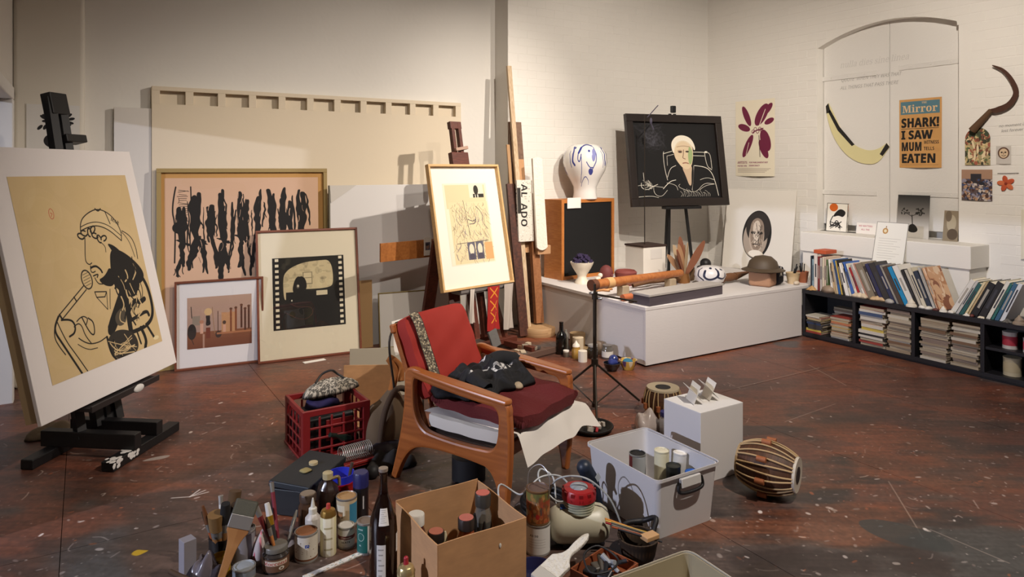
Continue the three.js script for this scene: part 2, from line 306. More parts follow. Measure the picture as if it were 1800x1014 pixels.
const singer = art(614, 724, (g, w, h) => {
  fillR(g, '#c6ad80', 0, 0, w, h);
  for (let i = 0; i < 40; i++) { g.globalAlpha = 0.05; oval(g, rnd() < 0.5 ? '#a98f5d' : '#e2cfa2', rr(0, w), rr(0, h), rr(40, 140), rr(20, 80), rnd() * 3); } g.globalAlpha = 1;
  g.strokeStyle = '#b2402c'; g.lineWidth = 2; g.beginPath(); g.ellipse(160, 140, 11, 19, 0, 0, 7); g.stroke(); line(g, '#b2402c', 2, 156, 136, 164, 140, 157, 150);
  // hair, beard and shoulders
  blob(g, INK, 405, 270, 470, 300, 540, 400, 560, 470, 500, 520, 430, 480, 395, 440, 410, 370, 440, 320);
  blob(g, INK, 395, 370, 420, 400, 400, 450, 350, 440, 320, 410, 350, 405, 375, 390);
  // cap
  blob(g, '#cdb68a', 290, 190, 330, 150, 400, 135, 470, 165, 510, 225, 500, 270, 440, 220, 360, 195, 300, 215);
  curve(g, INK, 4, 285, 215, 290, 180, 340, 148, 410, 132, 480, 170, 512, 235, 500, 275); curve(g, INK, 4, 285, 215, 350, 195, 430, 215, 500, 275); curve(g, INK, 3, 290, 200, 350, 180, 440, 200, 505, 255);
  line(g, INK, 4, 440, 148, 455, 200); g.fillStyle = INK; g.font = 'bold 20px serif'; g.save(); g.translate(462, 186); g.rotate(0.5); g.fillText('MAR', 0, 0); g.restore(); curve(g, INK, 5, 388, 134, 400, 148, 418, 136);
  curve(g, INK, 4, 515, 235, 560, 255, 580, 310, 575, 360); curve(g, INK, 3, 512, 240, 545, 270, 560, 350);
  for (const [x, y] of [[280, 235], [300, 225], [330, 225], [355, 240], [375, 255], [400, 255], [350, 215]]) { g.strokeStyle = INK; g.lineWidth = 6; g.beginPath(); g.ellipse(x, y, 16, 10, rnd() * 3, 0, 5); g.stroke(); }
  // face
  curve(g, INK, 4, 300, 240, 292, 270, 280, 310, 276, 335, 292, 348, 306, 342); curve(g, INK, 4, 296, 352, 290, 372, 300, 380, 315, 376); curve(g, INK, 8, 296, 360, 320, 352, 345, 372, 350, 385); curve(g, INK, 5, 300, 392, 330, 386, 318, 400); curve(g, INK, 4, 305, 400, 312, 425, 340, 430);
  curve(g, INK, 3, 380, 270, 400, 285, 395, 310);
  // microphone and stand
  g.lineWidth = 5; g.strokeStyle = INK; g.beginPath(); g.ellipse(262, 400, 26, 36, -0.15, 0, 7); g.stroke(); for (let k = -2; k < 3; k++) line(g, INK, 1.5, 245, 402 + k * 11, 280, 395 + k * 11);
  line(g, INK, 4, 242, 418, 96, 500); line(g, INK, 4, 248, 436, 104, 518); line(g, INK, 7, 96, 500, 104, 518); line(g, INK, 5, 180, 452, 188, 470);
  curve(g, INK, 8, 90, 505, 66, 530, 60, 556, 76, 590, 100, 640, 140, 724); curve(g, INK, 4, 78, 520, 96, 590, 130, 650, 168, 724); curve(g, INK, 7, 100, 520, 140, 524, 158, 550, 148, 578, 120, 584); curve(g, INK, 4, 60, 545, 50, 570, 66, 610, 84, 640);
  // fingers round the stand
  curve(g, INK, 4, 150, 556, 170, 545, 188, 560, 192, 596, 214, 632); curve(g, INK, 4, 168, 540, 196, 524, 226, 540, 210, 560); curve(g, INK, 5, 196, 530, 214, 590, 240, 612, 250, 560, 226, 540); curve(g, INK, 4, 160, 600, 190, 630, 250, 640, 300, 628); curve(g, INK, 3, 150, 620, 186, 652, 240, 656);
  line(g, INK, 4, 288, 452, 350, 462, 336, 480, 292, 474, 288, 452); line(g, INK, 3, 292, 474, 336, 530, 350, 466); line(g, INK, 3, 372, 456, 350, 530);
  // jacket: heavy brushed ink with paper showing through
  blob(g, INK, 420, 300, 480, 310, 560, 370, 600, 430, 560, 470, 500, 440, 440, 470, 390, 440, 400, 380); blob(g, INK, 300, 610, 380, 520, 470, 420, 560, 400, 500, 480, 410, 560, 330, 640); curve(g, INK, 30, 330, 600, 400, 530, 480, 450, 520, 400); curve(g, INK, 16, 540, 390, 590, 450, 604, 540, 592, 610, 540, 640, 450, 646, 400, 640);
  curve(g, INK, 26, 470, 430, 450, 520, 440, 600, 436, 660); curve(g, INK, 20, 450, 560, 490, 520, 530, 540, 560, 530); curve(g, INK, 14, 440, 600, 500, 590, 560, 580, 566, 600); blob(g, '#2b2620', 290, 640, 360, 612, 450, 640, 470, 700, 440, 730, 350, 740, 310, 700); blob(g, '#4a4236', 360, 560, 430, 530, 430, 600, 370, 610);
  curve(g, INK, 10, 300, 630, 298, 690, 330, 730); curve(g, INK, 10, 330, 650, 340, 700, 360, 728); curve(g, INK, 16, 500, 640, 520, 690, 500, 722); curve(g, INK, 12, 540, 640, 570, 700); curve(g, INK, 9, 470, 640, 480, 700);
  for (let i = 0; i < 34; i++) { const x = rr(400, 560), y = rr(330, 560); curve(g, i % 3 ? INK : '#c6ad80', rr(3, 8), x, y, x + rr(-30, 20), y + 30, x + rr(-50, 30), y + rr(40, 80)); } for (let i = 0; i < 12; i++) curve(g, '#c6ad80', rr(2, 5), rr(300, 440), rr(640, 700), rr(300, 440), rr(660, 710), rr(310, 450), rr(690, 724));
  oval(g, '#d8c89f', 580, 700, 18, 8);
});
const woodcut = art(1024, 1220, (g, w, h) => {
  fillR(g, '#cba78b', 0, 0, w, h); for (let i = 0; i < 30; i++) { g.globalAlpha = 0.05; oval(g, rnd() < 0.5 ? '#e0c3a8' : '#b58b6f', rr(0, w), rr(0, h), rr(60, 200), rr(30, 90)); } g.globalAlpha = 1;
  const stroke = (x0, y0, x1, y1, wd) => {   // a brushy vertical stroke with ragged edges
    const n = 12, L = [], R = []; let dx = 0;
    for (let i = 0; i <= n; i++) { const q = i / n; dx += rr(-7, 7); const x = x0 + (x1 - x0) * q + dx, y = y0 + (y1 - y0) * q, k = wd * (0.45 + 0.75 * Math.sin(Math.PI * (0.1 + 0.85 * q))) * rr(0.6, 1.25); L.push([x - k / 2, y]); R.unshift([x + k / 2, y + rr(-5, 5)]); }
    blob(g, '#16120f', ...L.flat(), ...R.flat());
  };
  for (let i = 0; i < 21; i++) { const x = 90 + i * 41 + rr(-16, 16), a = rr(60, 200), b = rr(420, 480), wd = rr(18, 52); stroke(x, a, x + rr(-20, 20), b, wd); stroke(x + rr(-25, 25), b - 30, x + rr(-40, 40), rr(590, 700), wd * rr(0.5, 1)); if (i % 3 === 0) stroke(x - 20, rr(380, 420), x + 60, rr(440, 470), 34); stroke(x + 24, rr(110, 250), x + 24 + rr(-18, 18), rr(330, 640), rr(6, 14)); }
  for (let i = 0; i < 60; i++) { const x = rr(60, 930), y = rr(90, 640); curve(g, rnd() < 0.6 ? '#16120f' : '#cba78b', rr(2, 6), x, y, x + rr(-8, 8), y + 22, x + rr(-14, 14), y + rr(36, 66)); }
  curve(g, '#16120f', 9, 68, 60, 40, 200, 66, 310, 60, 560); curve(g, '#16120f', 8, 160, 60, 166, 260, 150, 400, 170, 600);
  for (let i = 0; i < 16; i++) line(g, '#16120f', 3, 70 + rr(0, 20), 80 + i * 14, 150 - rr(0, 20), 70 + i * 14 + rr(0, 24));
  oval(g, '#16120f', 92, 330, 46, 40);
});
const studioPhoto = art(512, 330, (g, w, h) => {
  for (let y = 0; y < h; y++) fillR(g, y < 225 ? `rgb(${174 - y * 0.06},${143 - y * 0.05},${122 - y * 0.02})` : `rgb(${128 - (y - 225) * 0.2},${80 - (y - 225) * 0.2},${52 - (y - 225) * 0.15})`, 0, y, w, 1);
  fillR(g, '#8a7c6c', 40, 120, 60, 60); fillR(g, '#b5865c', 268, 110, 110, 130); oval(g, '#2a211c', 36, 220, 34, 50); line(g, '#2a211c', 6, 36, 130, 30, 60); line(g, '#2a211c', 5, 30, 260, 50, 300); 
  fillR(g, '#6d3320', 145, 200, 34, 70); blob(g, '#221a17', 140, 120, 180, 120, 175, 150, 185, 185, 140, 190, 150, 150); oval(g, '#c9a878', 162, 98, 30, 24); fillR(g, '#c99c84', 100, 170, 24, 66); oval(g, '#a9765a', 112, 160, 18, 12);
  curve(g, '#8f6f4c', 5, 195, 70, 200, 140, 215, 240); line(g, '#4a2c1e', 6, 240, 100, 240, 230); oval(g, '#3a2a22', 243, 250, 24, 22); oval(g, '#4a3526', 290, 175, 14, 12); fillR(g, '#c7987e', 280, 190, 22, 50);
  for (const [x, t] of [[335, 90], [375, 85], [420, 70], [450, 95], [480, 80]]) { fillR(g, x % 2 ? '#7a4426' : '#4e2c1b', x, t, 16, 150); oval(g, '#5d3824', x + 8, t, 12, 8); } fillR(g, '#a36b46', 230, 238, 282, 12);
  fillR(g, 'rgba(230,205,190,0.45)', 120, 240, 14, 90);
});
const filmPhoto = art(512, 512, (g, w, h) => {
  fillR(g, '#16140f', 0, 0, w, h); blob(g, '#c8b992', 80, 100, 200, 40, 330, 30, 420, 30, 435, 200, 400, 240, 130, 230, 80, 330, 70, 200); 
  for (let i = 0; i < 90; i++) { g.globalAlpha = 0.12; oval(g, rnd() < 0.5 ? '#2a251c' : '#e6d9b4', rr(70, 430), rr(30, 240), rr(6, 26), rr(4, 30)); } g.globalAlpha = 1;
  fillR(g, '#8f8468', 210, 110, 70, 90); fillR(g, '#cfc19b', 218, 116, 55, 34); fillR(g, '#cfc19b', 218, 156, 55, 36); blob(g, '#0f0d0b', 150, 160, 190, 130, 235, 160, 240, 250, 130, 270); oval(g, '#b9ab87', 190, 132, 16, 10);
  fillR(g, '#0d0c0a', 90, 250, 350, 262); fillR(g, '#cfc4a4', 305, 250, 80, 34); oval(g, '#5d564a', 175, 210, 12, 16); oval(g, '#d8d0b8', 176, 208, 6, 8); oval(g, '#d8d0b8', 130, 310, 5, 7); curve(g, '#5b2f28', 3, 120, 330, 150, 360, 270, 360, 280, 420, 200, 460, 80, 390);
  for (const x of [0, 455]) { fillR(g, '#100e0c', x, 0, 57, 512); for (let k = 0; k < 13; k++) fillR(g, '#e2d9be', x + 18, 6 + k * 39.5, 25, 20); }
});
const collage = art(360, 512, (g, w, h) => {
  fillR(g, '#e3d9c0', 0, 0, w, h); fillR(g, '#d6c49c', 14, 10, 330, 150); fillR(g, '#dcc9a0', 30, 120, 320, 386);
  for (let i = 0; i < 240; i++) { const x = rr(40, 330), y = rr(120, 480), a = rr(0.6, 2.4), l = rr(14, 60); g.globalAlpha = rr(0.35, 0.85); curve(g, rnd() < 0.35 ? '#34345e' : '#3a3226', rr(1, 2.6), x, y, x + Math.cos(a) * l * 0.5 + rr(-9, 9), y + l * 0.5, x + Math.cos(a) * l, y + Math.sin(a) * l); } g.globalAlpha = 1;
  line(g, '#2b2a33', 3, 150, 110, 175, 330); line(g, '#2b2a33', 3, 60, 380, 320, 372); curve(g, '#2a2940', 4, 170, 230, 210, 250, 240, 230, 230, 260, 180, 262); curve(g, '#2a2940', 3, 250, 150, 300, 190, 290, 260, 330, 300);
  fillR(g, '#ddd2bb', 210, 10, 120, 84); g.fillStyle = '#2a2620'; oval(g, '#2a2620', 268, 44, 20, 30); fillR(g, '#2a2620', 240, 70, 90, 24); fillR(g, '#e9e0cc', 256, 74, 6, 20); fillR(g, '#e9e0cc', 276, 74, 8, 20);
  for (const x of [140, 210]) { g.fillStyle = '#5d5a66'; g.fillRect(x, 376, 62, 110); oval(g, '#d9cdb4', x + 32, 420, 20, 34); oval(g, '#4a4452', x + 32, 466, 24, 20); } fillR(g, '#d4a06a', 284, 384, 66, 108);
});
const portraitArt = art(640, 528, (g, w, h) => {
  fillR(g, '#0b0a0b', 0, 0, w, h); for (let i = 0; i < 70; i++) { g.globalAlpha = 0.06; curve(g, '#8a8896', rr(4, 14), rr(0, 240), rr(0, 190), rr(40, 260), rr(0, 220), rr(60, 260), rr(0, 220)); } g.globalAlpha = 1;
  const c = '#e6e1d2'; const l = (wd, ...p) => curve(g, c, wd, ...p);
  l(4, 238, 400, 222, 330, 220, 220, 226, 205); l(3, 246, 300, 248, 236); l(4, 222, 218, 290, 200); l(3, 248, 234, 300, 222); l(4, 440, 205, 560, 204, 590, 215, 592, 320); l(4, 440, 230, 540, 232); l(4, 545, 210, 548, 300, 590, 330); oval(g, c, 556, 204, 12, 7);
  l(4, 240, 380, 260, 320, 310, 300); l(5, 200, 460, 250, 410, 300, 400); l(5, 455, 300, 540, 305, 590, 350, 610, 420, 625, 510); l(3, 330, 430, 300, 445, 410, 485, 460, 480, 520, 420, 600, 430); l(3, 420, 470, 440, 380, 450, 300); l(3, 480, 470, 520, 440, 600, 430); l(3, 230, 420, 300, 430, 310, 470); l(3, 490, 400, 540, 380, 600, 400);
  for (let i = 0; i < 16; i++) l(2, 330 + i * 14 + rr(-8, 8), 470 + rr(-20, 20), 350 + i * 14, 490 + rr(-10, 20), 330 + i * 15, 515);
  l(3, 0, 440, 60, 430, 110, 440, 200, 450); l(3, 60, 350, 62, 470); l(4, 40, 420, 30, 450, 80, 470, 130, 440, 160, 430); for (let i = 0; i < 10; i++) l(2, 40 + rr(0, 70), 400 + rr(0, 50), 60 + rr(0, 70), 420 + rr(0, 40), 50 + rr(0, 70), 440 + rr(0, 30)); l(3, 130, 440, 120, 490, 180, 520, 230, 470); l(3, 0, 515, 100, 505, 160, 520);
  blob(g, '#141112', 300, 300, 330, 330, 400, 470, 420, 480, 455, 300, 420, 280);
  blob(g, '#cbb295', 350, 300, 440, 290, 425, 360, 420, 440, 400, 440, 380, 370);
  blob(g, '#dcc7a6', 302, 190, 300, 140, 330, 110, 390, 100, 440, 120, 455, 180, 450, 250, 430, 310, 395, 330, 360, 315, 330, 280, 306, 240);   // head
  blob(g, '#9db07a', 430, 160, 452, 200, 440, 280, 415, 300, 410, 230, 420, 180); blob(g, '#b79a7c', 330, 190, 372, 190, 368, 215, 335, 212);
  oval(g, '#3c2c26', 352, 204, 14, 6); oval(g, '#3c2c26', 408, 202, 14, 6); curve(g, '#7c5a48', 5, 380, 190, 376, 230, 366, 246, 388, 254); curve(g, '#8a4e40', 6, 366, 284, 388, 278, 410, 286); curve(g, '#8a6a54', 3, 330, 170, 370, 160, 430, 168);
  blob(g, '#efe6d2', 292, 200, 286, 140, 330, 92, 390, 84, 450, 108, 476, 170, 466, 200, 452, 160, 400, 120, 340, 130, 312, 170, 306, 220);   // white hair
  for (let i = 0; i < 26; i++) l(2, 300 + i * 6, 150 - Math.sin(i / 8) * 50, 310 + i * 6, 130 - Math.sin(i / 8) * 42, 300 + i * 6.4, 190 - Math.sin(i / 8) * 60);
});
const flowerArt = art(280, 448, (g, w, h) => {
  fillR(g, '#e8dfc8', 0, 0, w, h); const pt = (x, y, a, b, r) => oval(g, '#6d1c3c', x, y, a, b, r);
  pt(82, 92, 20, 66, -0.45); pt(64, 160, 20, 46, -1.25); pt(190, 90, 34, 72, 0.6); pt(232, 60, 18, 44, 0.75); pt(242, 130, 16, 34, 1.2); pt(92, 270, 22, 74, 0.5); pt(218, 240, 32, 66, -0.35); pt(206, 290, 22, 60, -0.5);
  line(g, '#e8dfc8', 5, 170, 160, 215, 60); line(g, '#e8dfc8', 4, 100, 250, 80, 320); curve(g, '#6d1c3c', 7, 130, 190, 150, 180, 200, 170); for (let i = 0; i < 5; i++) { g.strokeStyle = '#6d1c3c'; g.lineWidth = 3; g.beginPath(); g.arc(130 + i * 16, 186 - (i % 2) * 14, 10, 0, 7); g.stroke(); }
  line(g, '#3d3024', 4, 172, 210, 184, 335);
  g.fillStyle = '#6d1c3c'; g.font = 'bold 20px sans-serif'; g.fillText('ARTISTS', 14, 374); g.font = 'bold 13px sans-serif'; g.fillText('FOR PARLIAMENTARY', 104, 372); g.fillText('DEMOCRACY', 104, 390); g.font = 'bold 12px sans-serif'; g.fillText('POSTER 1976', 14, 392);
  for (let k = 0; k < 4; k++) { g.globalAlpha = 0.6; fillR(g, '#8d7a70', 16, 402 + k * 7, 240 - k * 12, 3); } g.globalAlpha = 1;
});
const ovalArt = art(420, 448, (g, w, h) => {
  fillR(g, '#dcd7cd', 0, 0, w, h); const x = 205, y = 250, s = 1.12;
  oval(g, '#171412', x, y, 88, 134, 0.08); oval(g, '#a59788', x - 8, y + 20, 74, 108, 0.05); oval(g, '#2c2622', x + 6, y - 40, 74, 88); oval(g, '#b7a797', x, y + 8, 46, 92);
  blob(g, '#8d7c6c', 165, 180, 205, 150, 245, 180, 250, 250, 236, 320, 205, 345, 178, 320, 162, 250); blob(g, '#cdbfae', 180, 190, 205, 165, 226, 190, 222, 260, 212, 320, 192, 315, 184, 250);
  oval(g, '#1d1815', 184, 240, 15, 8); oval(g, '#1d1815', 226, 240, 15, 8); curve(g, '#3a2f28', 5, 206, 235, 202, 270, 194, 282, 216, 284); curve(g, '#2a211c', 6, 186, 305, 206, 300, 226, 306); for (let i = 0; i < 22; i++) curve(g, i % 2 ? '#3a2f28' : '#dccfbe', 2, 172 + rr(0, 70), 180 + rr(0, 130), 176 + rr(0, 70), 200 + rr(0, 120), 172 + rr(0, 70), 215 + rr(0, 110));
  blob(g, '#e6dfd2', 150, 360, 180, 335, 230, 335, 262, 360, 215, 384);
});
const newsArt = art(400, 660, (g, w, h) => {
  fillR(g, '#c9985a', 0, 0, w, h); for (let i = 0; i < 60; i++) { g.globalAlpha = 0.08; oval(g, rnd() < 0.5 ? '#a8763c' : '#e0b27a', rr(0, w), rr(0, h), rr(10, 80), rr(6, 60)); } g.globalAlpha = 1;
  fillR(g, '#557a86', 14, 22, 368, 124); g.fillStyle = '#d9b98c'; g.font = 'bold 24px serif'; g.fillText('THE', 214, 48); g.font = 'bold 96px serif'; g.fillText('Mirror', 28, 128, 340);
  g.fillStyle = '#171310'; const b = (t, x, y, s, mw) => { g.font = `bold ${s}px sans-serif`; g.fillText(t, x, y, mw); g.lineWidth = s * 0.05; g.strokeStyle = '#171310'; g.strokeText(t, x, y, mw); };
  b('SHARK!', 18, 270, 118, 362); fillR(g, '#171310', 18, 282, 356, 5); b('I SAW', 18, 384, 112, 300); b('MUM', 18, 496, 112, 206); b('EATEN', 18, 612, 116, 336);
  g.font = 'bold 44px sans-serif'; g.fillText('WITNESS', 240, 434, 136); g.fillText('TELLS', 240, 494, 96); fillR(g, '#6b4a28', 18, 632, 356, 2);
});
// ---- pictures leaning on the back wall and standing on the easels
framed('woodcut_print', 'large framed print of black brushed figures on tan paper', 'print', [1.205, 0, -6.355], 0, 1.8, 1.41, 1.655, { fw: 0.035, fd: 0.035, frame: M(0x9a8350, 0.5), mount: M(0xb98c50, 0.85), art: woodcut, ax: -0.01, ay: 0.81, aw: 1.27, ah: 1.53, back: M(0x4a3324, 0.9) });
framed('studio_photograph', 'wood framed colour photograph of vases and vessels', 'photograph', [0.965, 0, -6.245], -5.3, 3, 0.69, 0.725, { fw: 0.017, frame: M(0xffffff, 0.45, { map: woodTex([88, 44, 28], [132, 74, 48]) }), mount: M(0xd8d4d2, 0.8), art: studioPhoto, ax: 0.0, ay: 0.375, aw: 0.5, ah: 0.42, glass: 1 });
framed('filmstrip_photograph', 'wood framed black photograph with white filmstrip holes down both sides', 'photograph', [1.689, 0, -6.11], -5.2, 9.5, 0.886, 1.126, { fw: 0.018, frame: M(0xffffff, 0.42, { map: woodTex([94, 44, 28], [142, 78, 50]) }), mount: M(0xdcd3bb, 0.8), art: filmPhoto, ax: 0, ay: 0.57, aw: 0.62, ah: 0.62, glass: 1 });
framed('pale_print', 'small thin brass framed pale print behind the armchair', 'print', [2.565, 0, -6.055], -7.3, 7.6, 0.522, 0.505, { fw: 0.01, fd: 0.02, frame: M(0x8d7c4a, 0.4, { metalness: 0.5 }), art: M(0xcfccc4, 0.8), mount: M(0xd6d2c8, 0.8) });
framed('collage_drawing', 'pale wood framed ink collage drawing held on the middle easel', 'drawing', [3.024, 0.585, -5.5], 12.4, 11.5, 0.842, 1.127, { fw: 0.02, fd: 0.05, frame: M(0xffffff, 0.45, { map: woodTex([190, 150, 96], [224, 190, 138]) }), mount: M(0xe8e2d4, 0.8), art: collage, ax: -0.005, ay: 0.585, aw: 0.52, ah: 0.74 });
framed('portrait_painting', 'dark framed painting of a white haired seated person on black', 'painting', [5.64, 1.24, -5.61], -12, 9, 1.246, 1.03, { fw: 0.085, fd: 0.05, frame: M(0x221a17, 0.4), art: portraitArt });
{
  const cv = thing('singer_drawing', 'large white mounted ink drawing of a capped singer at a microphone', 'drawing');
  const a = -52.5 * D, tl = 13.5 * D; cv.rotation.set(-tl, -a, 0, 'YXZ');
  const r = V(Math.cos(a), 0, Math.sin(a)), n = V(-Math.sin(a), 0, Math.cos(a)), up = V(0, Math.cos(tl), 0).addScaledVector(n, -Math.sin(tl));
  cv.position.set(-0.145, 0.5, -4.431).addScaledVector(r, 0.48).addScaledVector(up, -0.175);
  add(cv, 'board', rbox(1.19, 1.48, 0.022, 0.003, -0.01, 0.74, -0.012), M(0xdcd6d4, 0.7));
  add(cv, 'stretcher', [box(0.06, 1.44, 0.07, -0.565, 0.74, -0.06), box(0.06, 1.44, 0.07, 0.545, 0.74, -0.06), box(1.05, 0.06, 0.07, -0.01, 0.05, -0.06), box(1.05, 0.06, 0.07, -0.01, 1.43, -0.06)], M(0xa8916d, 0.7));
  add(cv, 'drawing_sheet', new THREE.PlaneGeometry(0.965, 1.14).translate(0, 0.745, 0.0006), singer);
}
framed('oval_portrait', 'white canvas with an oval grey portrait leaning behind the helmet', 'painting', [6.47, 0.5, -5.3], -82, 8, 0.86, 0.92, { fw: 0, fd: 0.04, art: ovalArt, back: M(0xd6d0c4, 0.8) });
// ---- boards leaning on the back wall
{
  const t = thing('slotted_panel', 'huge cream panel with a row of open slots along its top', 'panel', [0.47, 0, -6.453]);
  const cr = M(0xd9cbb3, 0.8, { bumpMap: grit, bumpScale: 0.0004 }), w = 2.86;
  add(t, 'face_sheet', box(w, 2.19, 0.012, w / 2, 1.095, 0.0), cr); add(t, 'back_sheet', box(w, 2.33, 0.012, w / 2, 1.165, -0.06), cr); add(t, 'top_rail', rbox(w, 0.035, 0.06, 0.003, w / 2, 2.318, -0.024), cr);
  for (let i = 0; i <= 11; i++) add(t, 'spacer', rbox(0.062, 0.112, 0.058, 0.002, 0.03 + i * (w - 0.06) / 11, 2.246, -0.025), cr);
  solo('narrow_panel', 'narrow pale panel leaning beside the huge slotted panel', 'panel', rbox(0.27, 2.15, 0.03, 0.003, 0, 1.075, 0), M(0xd2cdc6, 0.7), [0.335, 0, -6.48]);
  const wb = thing('white_sheet', 'large white paper covered board behind the middle easel', 'board', [2.52, 0, -6.27]); wb.rotation.x = -0.035;
  add(wb, 'board', rbox(1.22, 1.5, 0.02, 0.002, 0, 0.75, 0), M(0xd6d3d0, 0.75)); add(wb, 'folded_corner', extr(poly([[-0.61, 1.5], [-0.36, 1.5], [-0.6, 1.34]]), 0.004).translate(0, 0, 0.014), M(0xc9c4bc, 0.8)); add(wb, 'edge_strip', box(0.012, 1.5, 0.024, -0.612, 0.75, 0), M(0x6a6658, 0.7));
  const kb = solo('brown_board', 'plain brown hardboard panel peeking out behind the filmstrip photograph', 'board', rbox(0.6, 0.62, 0.008, 0.002, 0, 0.31, 0), M(0xa8865a, 0.8), [1.98, 0, -6.19]); kb.rotation.x = -0.05;
  const ps = solo('plant_print', 'white print of a black potted plant on the left pier', 'print', new THREE.BoxGeometry(0.34, 0.44, 0.006), art(240, 320, (g, w, h) => { fillR(g, '#dcdad6', 0, 0, w, h); for (let i = 0; i < 26; i++) { const a = rr(0, 6.3), d = rr(10, 74); oval(g, '#17161a', 118 + Math.cos(a) * d * 1.25, 88 + Math.sin(a) * d * 0.7, 17, 8, a); } line(g, '#17161a', 4, 118, 90, 118, 190); oval(g, '#17161a', 122, 200, 46, 40); oval(g, '#dcdad6', 124, 202, 10, 8); }), [-0.205, 1.92, -6.374]);
}
// ---------------------------------------------------------------- easels
{ // black studio easel at the left
  const e = thing('studio_easel', 'heavy black paint-spattered studio easel under the singer drawing', 'easel', [0.09, 0, -4.76], 52.5 * D);   // +x along the picture, +z its face
  const bk = M(0x121113, 0.5);
  const foot = (z) => rbox(0.62, 0.055, 0.07, 0.006, 0, 0.03, z);
  add(e, 'foot', rbox(0.62, 0.055, 0.075, 0.006, 0.02, 0.028, 0.24), bk); add(e, 'foot', rbox(0.62, 0.055, 0.075, 0.006, 0, 0.028, -0.22), bk);
  add(e, 'cross_beam', rbox(0.06, 0.09, 0.58, 0.005, -0.1, 0.1, 0.0), bk); add(e, 'cross_beam', rbox(0.06, 0.08, 0.56, 0.005, 0.12, 0.095, 0), bk);
  add(e, 'post', bar([-0.1, 0.1, -0.06], [0.06, 1.4, -0.4], 0.05, 0.05), bk); add(e, 'post', bar([0.22, 0.1, -0.06], [0.3, 1.4, -0.4], 0.05, 0.05), bk);
  const m = add(e, 'mast', [bar([0.095, 0.1, -0.1], [0.235, 2.1, -0.54], 0.05, 0.06), bar([0.185, 0.1, -0.1], [0.325, 2.1, -0.54], 0.05, 0.06), rbox(0.145, 0.14, 0.07, 0.006, 0.28, 2.06, -0.53, -0.22)], bk);
  add(m, 'top_clamp', rbox(0.18, 0.05, 0.09, 0.006, 0.34, 1.84, -0.47, -0.22), bk);
  const tr = add(e, 'tray', [rbox(0.62, 0.022, 0.16, 0.004, 0.1, 0.302, -0.0), rbox(0.62, 0.035, 0.012, 0.003, 0.1, 0.305, 0.085)], M(0x262020, 0.55)); add(tr, 'paint_crust', sph(0.03, 0.2, 0.3, 0.09, 1.6, 0.8, 0.5), M(0xcfccc8, 0.7));
  const sp = []; for (let i = 0; i < 26; i++) { const z = rr(-0.32, -0.1); sp.push(sph(rr(0.006, 0.016), z + 0.02, 0.0565, 0.24 + rr(-0.03, 0.03), 1.5, 0.15, 1)); sp.push(sph(rr(0.005, 0.013), z + 0.02, rr(0.015, 0.05), 0.2785, 1.3, 1, 0.15)); }
  add(e, 'paint_spatter', sp, M(0xd8d5d2, 0.6)).userData.kind = 'stuff';
}
